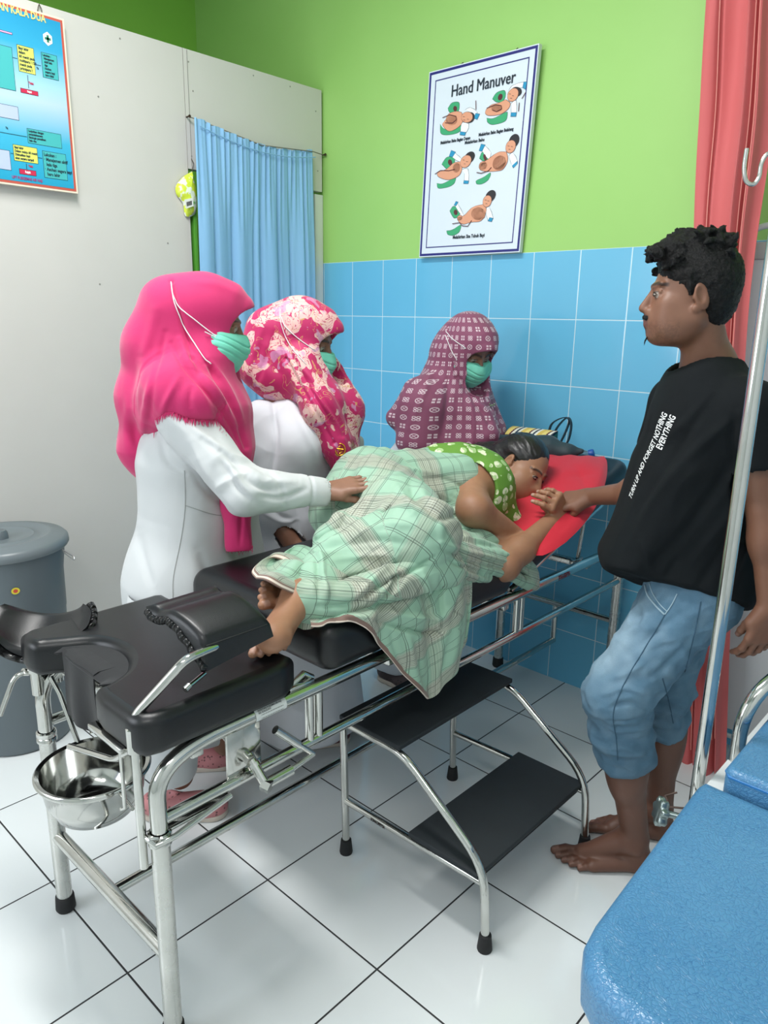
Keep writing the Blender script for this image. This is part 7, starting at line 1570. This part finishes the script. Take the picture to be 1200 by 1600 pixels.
SGC = [([(640, 758), (652, 782), (672, 800), (692, 815)], 0.009, -0.014), ([(655, 760), (672, 785), (705, 800), (745, 795)], 0.010, 0.010), ([(682, 814), (720, 803), (750, 797)], 0.007, -0.010),
    ([(604, 813), (560, 824), (520, 834), (480, 850), (455, 868)], 0.007, -0.010), ([(600, 770), (560, 790), (530, 810), (515, 835)], 0.012, 0.008), ([(575, 775), (545, 805), (530, 830)], 0.008, -0.008), ([(504, 872), (505, 905), (508, 940)], 0.006, 0.009), ([(495, 870), (497, 905), (498, 935)], 0.006, -0.008),
    ([(620, 868), (575, 868), (508, 876)], 0.009, 0.008), ([(640, 850), (590, 845), (540, 850), (490, 862)], 0.010, -0.007), ([(650, 820), (600, 822), (550, 838)], 0.010, 0.008), ([(680, 870), (640, 893), (600, 912), (548, 942), (498, 947)], 0.006, -0.014), ([(620, 868), (590, 900), (555, 932)], 0.008, 0.009),
    ([(600, 790), (650, 792), (684, 812), (692, 845)], 0.010, 0.010), ([(462, 868), (452, 895), (462, 925)], 0.006, -0.010), ([(478, 850), (500, 868), (503, 880)], 0.007, 0.008), ([(590, 970), (640, 984), (680, 988), (705, 972)], 0.006, -0.012), ([(600, 955), (640, 965), (685, 965), (712, 945)], 0.010, 0.010),
    ([(690, 900), (688, 935), (690, 965)], 0.006, -0.009), ([(660, 895), (672, 930), (684, 968)], 0.008, 0.009), ([(730, 905), (716, 945), (706, 970)], 0.006, -0.010), ([(540, 950), (580, 948), (640, 925)], 0.008, -0.006), ([(530, 962), (580, 965)], 0.006, 0.006),
    ([(690, 858), (735, 878), (790, 890), (820, 905)], 0.005, -0.010), ([(700, 874), (740, 893), (768, 904)], 0.005, -0.010), ([(690, 848), (730, 862), (780, 873), (815, 885)], 0.006, 0.008), ([(775, 850), (802, 866), (832, 896)], 0.005, -0.010), ([(785, 862), (812, 880), (833, 905)], 0.005, 0.007),
    ([(650, 1000), (660, 1045), (670, 1085)], 0.007, -0.009), ([(636, 990), (645, 1030), (650, 1060)], 0.008, 0.007), ([(702, 1000), (696, 1040), (688, 1065)], 0.007, -0.008), ([(716, 975), (712, 1010), (704, 1040)], 0.007, 0.007), ([(612, 985), (618, 1015), (632, 1045)], 0.007, -0.006),
    ([(705, 770), (740, 790), (765, 830)], 0.009, 0.008), ([(700, 790), (730, 820), (745, 850)], 0.010, -0.009), ([(760, 810), (785, 830), (800, 850)], 0.007, -0.008), ([(690, 745), (720, 760), (750, 790)], 0.007, -0.007), ([(610, 745), (640, 735), (690, 742)], 0.008, 0.006), ([(620, 760), (635, 780), (650, 810)], 0.008, 0.007)]
def sg_d(P, N):
    d = folds(P, unit(V(0.45, 0.55, -0.4)), 12, 3.5, 0.009, 101) * 0.8 + folds(P, unit(V(0.2, 1, 0.1)), 20, 5, 0.005, 113)
    d = d + folds(P, unit(onx(826, 905, 1.69) - onx(700, 860, 1.68)), 40, 6, 0.006, 121) * sstep(-0.95, -0.80, P[:, 1]) * sstep(0.90, 0.86, P[:, 2])
    d = d + folds(P, unit(onx(600, 760, 1.3) - onx(590, 840, 1.35)), 22, 4, 0.006, 131) * sstep(1.42, 1.34, P[:, 0])
    return d + creases(P, N, SGC)
Pg, Qg = K.mesh(2); Ng = vnormals(Pg, Qg); Pg = Pg + Ng * sg_d(Pg, Ng)[:, None]
sar = to_obj('sarong', (Pg, Qg), SGM, pa, uv=sg_uv); del K, Kmain
Nf = vnormals(Pf, Qf); Pf = Pf + Nf * (creases(Pf, Nf, SGC) * 0.8 + folds(Pf, unit(onx(826, 905, 1.69) - onx(700, 860, 1.68)), 36, 5, 0.004, 121))[:, None]; to_obj('sarong_fold', (Pf, Qf), SGM, sar, uv=sg_uv)
# the loose end hanging over the bed side
Z_ = lambda x, y, z: onz(x, y, z)
X_ = lambda x, y, v: onx(x, y, v)
cols = [(Z_(478, 935, 0.815), Z_(480, 952, 0.81), Z_(482, 966, 0.805), Z_(484, 977, 0.803)),
        (Z_(520, 922, 0.82), Z_(522, 943, 0.815), Z_(522, 960, 0.808), Z_(523, 973, 0.803)),
        (Z_(560, 908, 0.83), Z_(562, 935, 0.82), X_(561, 960, 1.705), X_(561, 976, 1.71)),
        (Z_(595, 895, 0.83), Z_(598, 925, 0.82), X_(598, 965, 1.718), X_(597, 1012, 1.718)),
        (Z_(630, 885, 0.83), Z_(634, 915, 0.82), X_(637, 985, 1.73), X_(636, 1060, 1.728)),
        (Z_(655, 878, 0.83), Z_(662, 905, 0.82), X_(668, 990, 1.718), X_(672, 1093, 1.725)),
        (Z_(690, 870, 0.83), Z_(698, 900, 0.82), X_(703, 985, 1.745), X_(695, 1072, 1.738)),
        (Z_(715, 866, 0.83), Z_(722, 895, 0.82), X_(728, 970, 1.722), X_(717, 1035, 1.725)),
        (Z_(733, 866, 0.825), Z_(738, 885, 0.81), X_(738, 940, 1.718), X_(731, 1000, 1.72))]
colp = [np.array(spline(list(c_), 22)) for c_ in cols]; colp = np.array(colp)
G = np.stack([np.array(spline(list(colp[:, j]), 14)) for j in range(colp.shape[1])], 0)     # rows down, columns across
nr, nc = G.shape[:2]; uu = np.linspace(0, 1, nc); vv = np.linspace(0, 1, nr)
G[:, :, 0] += 0.007 * np.sin(uu * 24 + 0.8)[None] * sstep(0.1, 0.6, vv)[:, None] + 0.004 * np.sin(uu * 47)[None] * vv[:, None]
Gn = np.cross(np.gradient(G, axis=0), np.gradient(G, axis=1)); Gn /= np.linalg.norm(Gn, axis=2, keepdims=True) + 1e-12; Gn *= np.sign((Gn * (CAM - G)).sum(2, keepdims=True))
G = G + Gn * creases(G.reshape(-1, 3), Gn.reshape(-1, 3), SGC).reshape(nr, nc)[..., None] * 1.1
m_ = MB(); m_.grid(G, 0.0025); sh = m_.build('sarong_loose_end', SGM, sar)
nv = nr * nc; at_ = sh.data.attributes.new('cuv', 'FLOAT_VECTOR', 'POINT')
Lr = np.concatenate([np.zeros((1, nc)), np.cumsum(np.linalg.norm(np.diff(G, axis=0), axis=2), 0)], 0); Lc = np.concatenate([np.zeros((nr, 1)), np.cumsum(np.linalg.norm(np.diff(G, axis=1), axis=2), 1)], 1)
hem_ = np.zeros((nr, nc)); dist_end = (Lr[-1:] - Lr); um = uu[None] < 0.63
hem_ = np.where(um & (dist_end < 0.017) & (dist_end > 0.003), 1.0, 0.0); hem_ = np.where(um & (dist_end <= 0.003), 2.0, hem_)
q_ = np.stack([Lr * 0.8 + Lc * 0.55 + 0.02, Lc * 0.8 - Lr * 0.55, hem_], 2).reshape(-1, 3); at_.data.foreach_set('vector', np.concatenate([q_, q_]).ravel())
# turned-up flap and cuff hem by the feet
m_ = MB(); fl = [[(463, 925, 1.56), (480, 930, 1.60), (503, 938, 1.62), (520, 940, 1.63)], [(463, 950, 1.585), (476, 955, 1.615), (498, 958, 1.63), (512, 958, 1.64)], [(465, 980, 1.61), (475, 984, 1.625), (485, 982, 1.635), (490, 978, 1.64)]]
Gf = np.array([spline([onx(*p) for p in r_], 6) for r_ in fl]); Gf = np.stack([np.array(spline(list(Gf[:, j]), 8)) for j in range(Gf.shape[1])], 1); m_.grid(Gf, 0.003); fo = m_.build('sarong_flap', SGM, sar)
at_ = fo.data.attributes.new('cuv', 'FLOAT_VECTOR', 'POINT'); a0, a1 = Gf.shape[:2]; gi, gj = np.meshgrid(np.linspace(0, 0.06, a0), np.linspace(0, 0.06, a1), indexing='ij'); q_ = np.stack([gj + 0.05, gi, np.where((gj > 0.042) & (gj < 0.056), 1.0, 0.0)], 2).reshape(-1, 3); at_.data.foreach_set('vector', np.concatenate([q_, q_]).ravel())
cuff = [onx(399, 903, 1.52), onx(393, 893, 1.47), onx(404, 880, 1.44), onx(425, 872, 1.42), onx(448, 880, 1.45), onx(464, 900, 1.52), onx(467, 927, 1.60), onx(442, 920, 1.62), onx(416, 906, 1.60)]
ring = np.array(spline(cuff + [cuff[0]], 8)[:-1]); cen = ring.mean(0); back = onx(476, 872, 1.44)
Gc = np.stack([lerp(ring, back + (ring - cen) * 0.80, t) + UP * 0.006 * math.sin(t * 9) for t in np.linspace(0, 1, 26)], 0); Gc = np.concatenate([Gc, Gc[:, :1]], 1)
m_ = MB(); m_.grid(Gc, 0.003); cf = m_.build('sarong_cuff', SGM, sar)
at_ = cf.data.attributes.new('cuv', 'FLOAT_VECTOR', 'POINT'); a0, a1 = Gc.shape[:2]; ll = np.concatenate([np.zeros((1, a1)), np.cumsum(np.linalg.norm(np.diff(Gc, axis=0), axis=2), 0)], 0); lc = np.linspace(0, 0.3, a1)[None] * np.ones((a0, 1))
q_ = np.stack([ll * 1.0 + 0.055, lc, np.where(ll < 0.006, 1.0, np.where(ll < 0.013, 2.0, np.where(ll < 0.018, 1.0, 0.0)))], 2).reshape(-1, 3); at_.data.foreach_set('vector', np.concatenate([q_, q_]).ravel())

# ---------------------------------------------------------------- pillow, handbag, purse and bottle at the head end
al = math.radians(17.5); bn_ = V(0, -math.sin(al), math.cos(al)); bs_ = V(0, math.cos(al), math.sin(al)); b0 = V(0, -0.79, 0.672)
def onback(x, y, off):
    d = ray(x, y); p0 = b0 + bn_ * off; return CAM + d * (((p0 - CAM) @ bn_) / (d @ bn_))
RED = cloth_mat('red_pillow_cloth', rgb('#c4162e'), rgb('#d2203a'), 0.8)
cs = [onback(944, 713, 0.105), onback(862, 868, 0.105), V(1.40, -0.62, 0.0), V(1.36, -0.20, 0)]
for i in (2, 3): s_ = (cs[i][1] + 0.79) / math.cos(al); cs[i] = b0 + bs_ * s_ + bn_ * 0.105 + V(cs[i][0], 0, 0)
cs[1] = onback(838, 868, 0.105) ; mid_r = onback(926, 800, 0.105)
n = 40; Gt = np.zeros((n + 1, n + 1, 3)); Gb = np.zeros_like(Gt)
for i in range(n + 1):
    for j in range(n + 1):
        u, v = i / n, j / n; p = lerp(lerp(cs[3], cs[0], u), lerp(cs[2], cs[1], u), v)
        bow = math.sin(PI * v) ** 0.6; p = p + (mid_r - lerp(cs[0], cs[1], 0.5)) * (u ** 3) * bow
        e = (max(0, 1 - abs(2 * u - 1) ** 2.6) * max(0, 1 - abs(2 * v - 1) ** 2.6)) ** 0.55
        dent = math.exp(-((u - 0.35) / 0.3) ** 2 - ((v - 0.55) / 0.35) ** 2)
        wr = 0.004 * math.sin(u * 25 + v * 9) * (1 - e) + 0.005 * float(noise3(np.array([[u * 6, v * 6, 0.5]]))[0])
        Gt[i, j] = p + bn_ * (0.050 * e * (1 - 0.45 * dent) + wr * min(1, e * 3)); Gb[i, j] = p - bn_ * min(0.008, 0.03 * e)
Gt = Gt + bn_ * creases(Gt.reshape(-1, 3), np.tile(bn_, ((n + 1) ** 2, 1)), [([(880, 745), (905, 742), (930, 738)], 0.006, -0.004), ([(900, 730), (915, 760), (925, 790)], 0.007, -0.004), ([(870, 840), (895, 825), (915, 800)], 0.007, 0.005), ([(880, 760), (900, 790), (905, 820)], 0.006, 0.004), ([(845, 850), (870, 842), (888, 850)], 0.006, -0.004)]).reshape(n + 1, n + 1)[..., None]
b_ = bmesh.new(); me = bpy.data.meshes.new('x'); c_ = n + 1
fs = [(i * c_ + j, i * c_ + j + 1, (i + 1) * c_ + j + 1, (i + 1) * c_ + j) for i in range(n) for j in range(n)]; n0 = c_ * c_
me.from_pydata([tuple(p) for p in np.concatenate([Gt.reshape(-1, 3), Gb.reshape(-1, 3)])], [], fs + [tuple(n0 + q for q in f[::-1]) for f in fs]); b_.from_mesh(me); bmesh.ops.remove_doubles(b_, verts=b_.verts[:], dist=0.0002); bpy.data.meshes.remove(me)
m_ = MB(); m_.bm(b_); tag(m_.build('red_pillow', RED), "bright red pillow under the lying woman's head", 'pillow')
# dark handbag lying against the wall
hbg = empty('handbag', (1.30, -0.17, 0.97)); tag(hbg, 'dark blue-green handbag with looped straps lying behind the lying woman, by the wall', 'bag')
K = SDF(V(1.3, -0.15, 1.0), np.eye(3), (-0.35, -0.25, -0.12), (0.35, 0.16, 0.20), 0.004)
A_ = [b0 + bs_ * s_ + bn_ * o_ + V(x_, 0, 0) for s_, o_, x_ in ((0.58, 0.130, 1.19), (0.62, 0.128, 1.30), (0.66, 0.126, 1.40), (0.68, 0.120, 1.475))]
for q_, r in zip(A_, (0.06, 0.055, 0.048, 0.030)): pass
K.chain(A_, [0.047, 0.047, 0.042, 0.030], 0.03, flat=(bn_, 0.9)); K.cap(A_[0] + bs_ * 0.03, A_[2] + bs_ * 0.03, 0.040, 0.036, 0.03)
K.cap(A_[3], A_[3] + V(0.05, 0.02, 0.004), 0.018, 0.008, 0.02)
DK = cloth_mat('dark_teal_bag_cloth', rgb('#1d3038'), rgb('#263c44'), 0.6)
to_obj('bag_body', K.mesh(1), DK, hbg, disp=lambda P, N: folds(P, V(1, 0, 0), 30, 6, 0.004, 12))
STR = mat('dark_strap_leather', '#17242c', 0.45)
for pts in ([(862, 690), (870, 668), (886, 652), (893, 662), (890, 684), (882, 700)], [(855, 684), (862, 662), (880, 652), (890, 656), (884, 676), (872, 700)]):
    q = [ony(x, y, -0.10 - 0.012 * k) for k, (x, y) in enumerate(pts)]; m_ = MB(); sp_l = spline(q, 8); G = []
    for p in sp_l: G.append([p + V(0, -0.007, 0), p + V(0, 0.007, 0)])
    m_.grid(np.array(G), 0.003); m_.build('strap', STR, hbg)
# striped purse standing on the bag
pu = empty('striped_purse', (1.33, -0.12, 1.03)); pu.name = 'purse'; tag(pu, 'small woven purse with yellow, white and dark stripes lying on the dark handbag', 'purse')
PU = NT('woven_striped_cloth'); uvp = PU.attr('cuv', 'Vector'); sp = PU.new('ShaderNodeSeparateXYZ', i_0=uvp)
zg = PU.math('MULTIPLY', PU.math('ABSOLUTE', PU.math('SUBTRACT', PU.math('FRACT', PU.math('MULTIPLY', sp.outputs[1], 90.0)), 0.5)), 0.05)
st_ = PU.ramp(PU.math('FRACT', PU.math('ADD', PU.math('MULTIPLY', sp.outputs[0], 2.6), zg)), [(0.0, rgb('#e6cf7a')), (0.22, rgb('#e6cf7a')), (0.24, rgb('#5c2430')), (0.32, rgb('#5c2430')), (0.34, rgb('#e4e0d2')), (0.48, rgb('#e4e0d2')), (0.50, rgb('#22344c')), (0.60, rgb('#22344c')), (0.62, rgb('#e4e0d2')), (0.76, rgb('#d8b85a'))], 'CONSTANT')
PU.set(Base_Color=st_, Roughness=0.85); PU.bump(PU.noise(400, 2), 0.3, 0.001)
P0 = [ony(789, 679, -0.185), ony(802, 667, -0.11), ony(872, 675, -0.11), ony(857, 689, -0.185)]
m_ = MB(); vs = []; nU = 20
top_ = [[lerp(lerp(P0[0], P0[1], v), lerp(P0[3], P0[2], v), u) for u in np.linspace(0, 1, nU)] for v in np.linspace(0, 1, 6)]
top_ = np.array(top_); top_[:, :, 2] += 0.006 * np.sin(np.linspace(0, PI, 6))[:, None]
m_.grid(top_, 0.004); fr0 = np.array([[top_[0, i] + V(0, -0.002, 0), top_[0, i] + V(0, -0.005, -0.020), top_[0, i] + V(0.0, -0.002, -0.038)] for i in range(nU)]).transpose(1, 0, 2); m_.grid(fr0, 0.003)
ob = m_.build('purse_body', PU.m, pu); at_ = ob.data.attributes.new('cuv', 'FLOAT_VECTOR', 'POINT'); vsw = np.array([v.co[:] for v in ob.data.vertices]) + np.array(pu.location); ax_ = unit(P0[3] - P0[0]); uu_ = (vsw - P0[0]) @ ax_ / np.linalg.norm(P0[3] - P0[0]); at_.data.foreach_set('vector', np.stack([uu_, vsw[:, 1], vsw[:, 2]], 1).ravel())
m_ = MB(); e0, e1_ = P0[3], P0[2]; m_.add([e0, e1_, e1_ - UP * 0.036, e0 - UP * 0.036, e0 - ax_ * 0.03, e1_ - ax_ * 0.03, e1_ - UP * 0.036 - ax_ * 0.03, e0 - UP * 0.036 - ax_ * 0.03], [(0, 1, 2, 3), (4, 5, 6, 7), (0, 1, 5, 4), (3, 2, 6, 7), (0, 3, 7, 4), (1, 2, 6, 5)], 0, False)
m_.build('purse_side', mat('teal_purse_edge', '#1f6a66', 0.7), pu)
# water bottle
bt = empty('water_bottle', (1.52, -0.07, 1.0)); tag(bt, 'clear water bottle with blue cap lying between the red pillow and the wall', 'bottle')
a_ = ony(896, 716, -0.075); b_2 = ony(931, 707, -0.045); ax = unit(b_2 - a_)
GL = NT('clear_bluish_plastic'); GL.set(Base_Color=(0.62, 0.86, 0.95), Roughness=0.08, IOR=1.38); GL.b.inputs['Transmission Weight'].default_value = 0.85
m_ = MB(); m_.lathe([(0, -0.09), (0.026, -0.088), (0.030, -0.08), (0.030, -0.05), (0.0275, -0.045), (0.030, -0.04), (0.030, -0.01), (0.0275, -0.005), (0.030, 0.0), (0.029, 0.02), (0.020, 0.045), (0.013, 0.055), (0.013, 0.062), (0, 0.062)], a_, 28, axis=ax); m_.build('bottle_body', GL.m, bt)
m_ = MB(); m_.lathe([(0.0304, -0.055), (0.0306, -0.05), (0.0306, -0.012), (0.0304, -0.008)], a_, 28, axis=ax); m_.build('bottle_label', mat('pale_blue_label', '#7fc4e6', 0.4), bt)
m_ = MB(); m_.lathe([(0.0155, 0.058), (0.016, 0.060), (0.016, 0.074), (0.014, 0.077), (0, 0.077)], a_, 20, axis=ax); m_.build('bottle_cap', mat('deep_blue_cap', '#1f55a8', 0.4), bt)
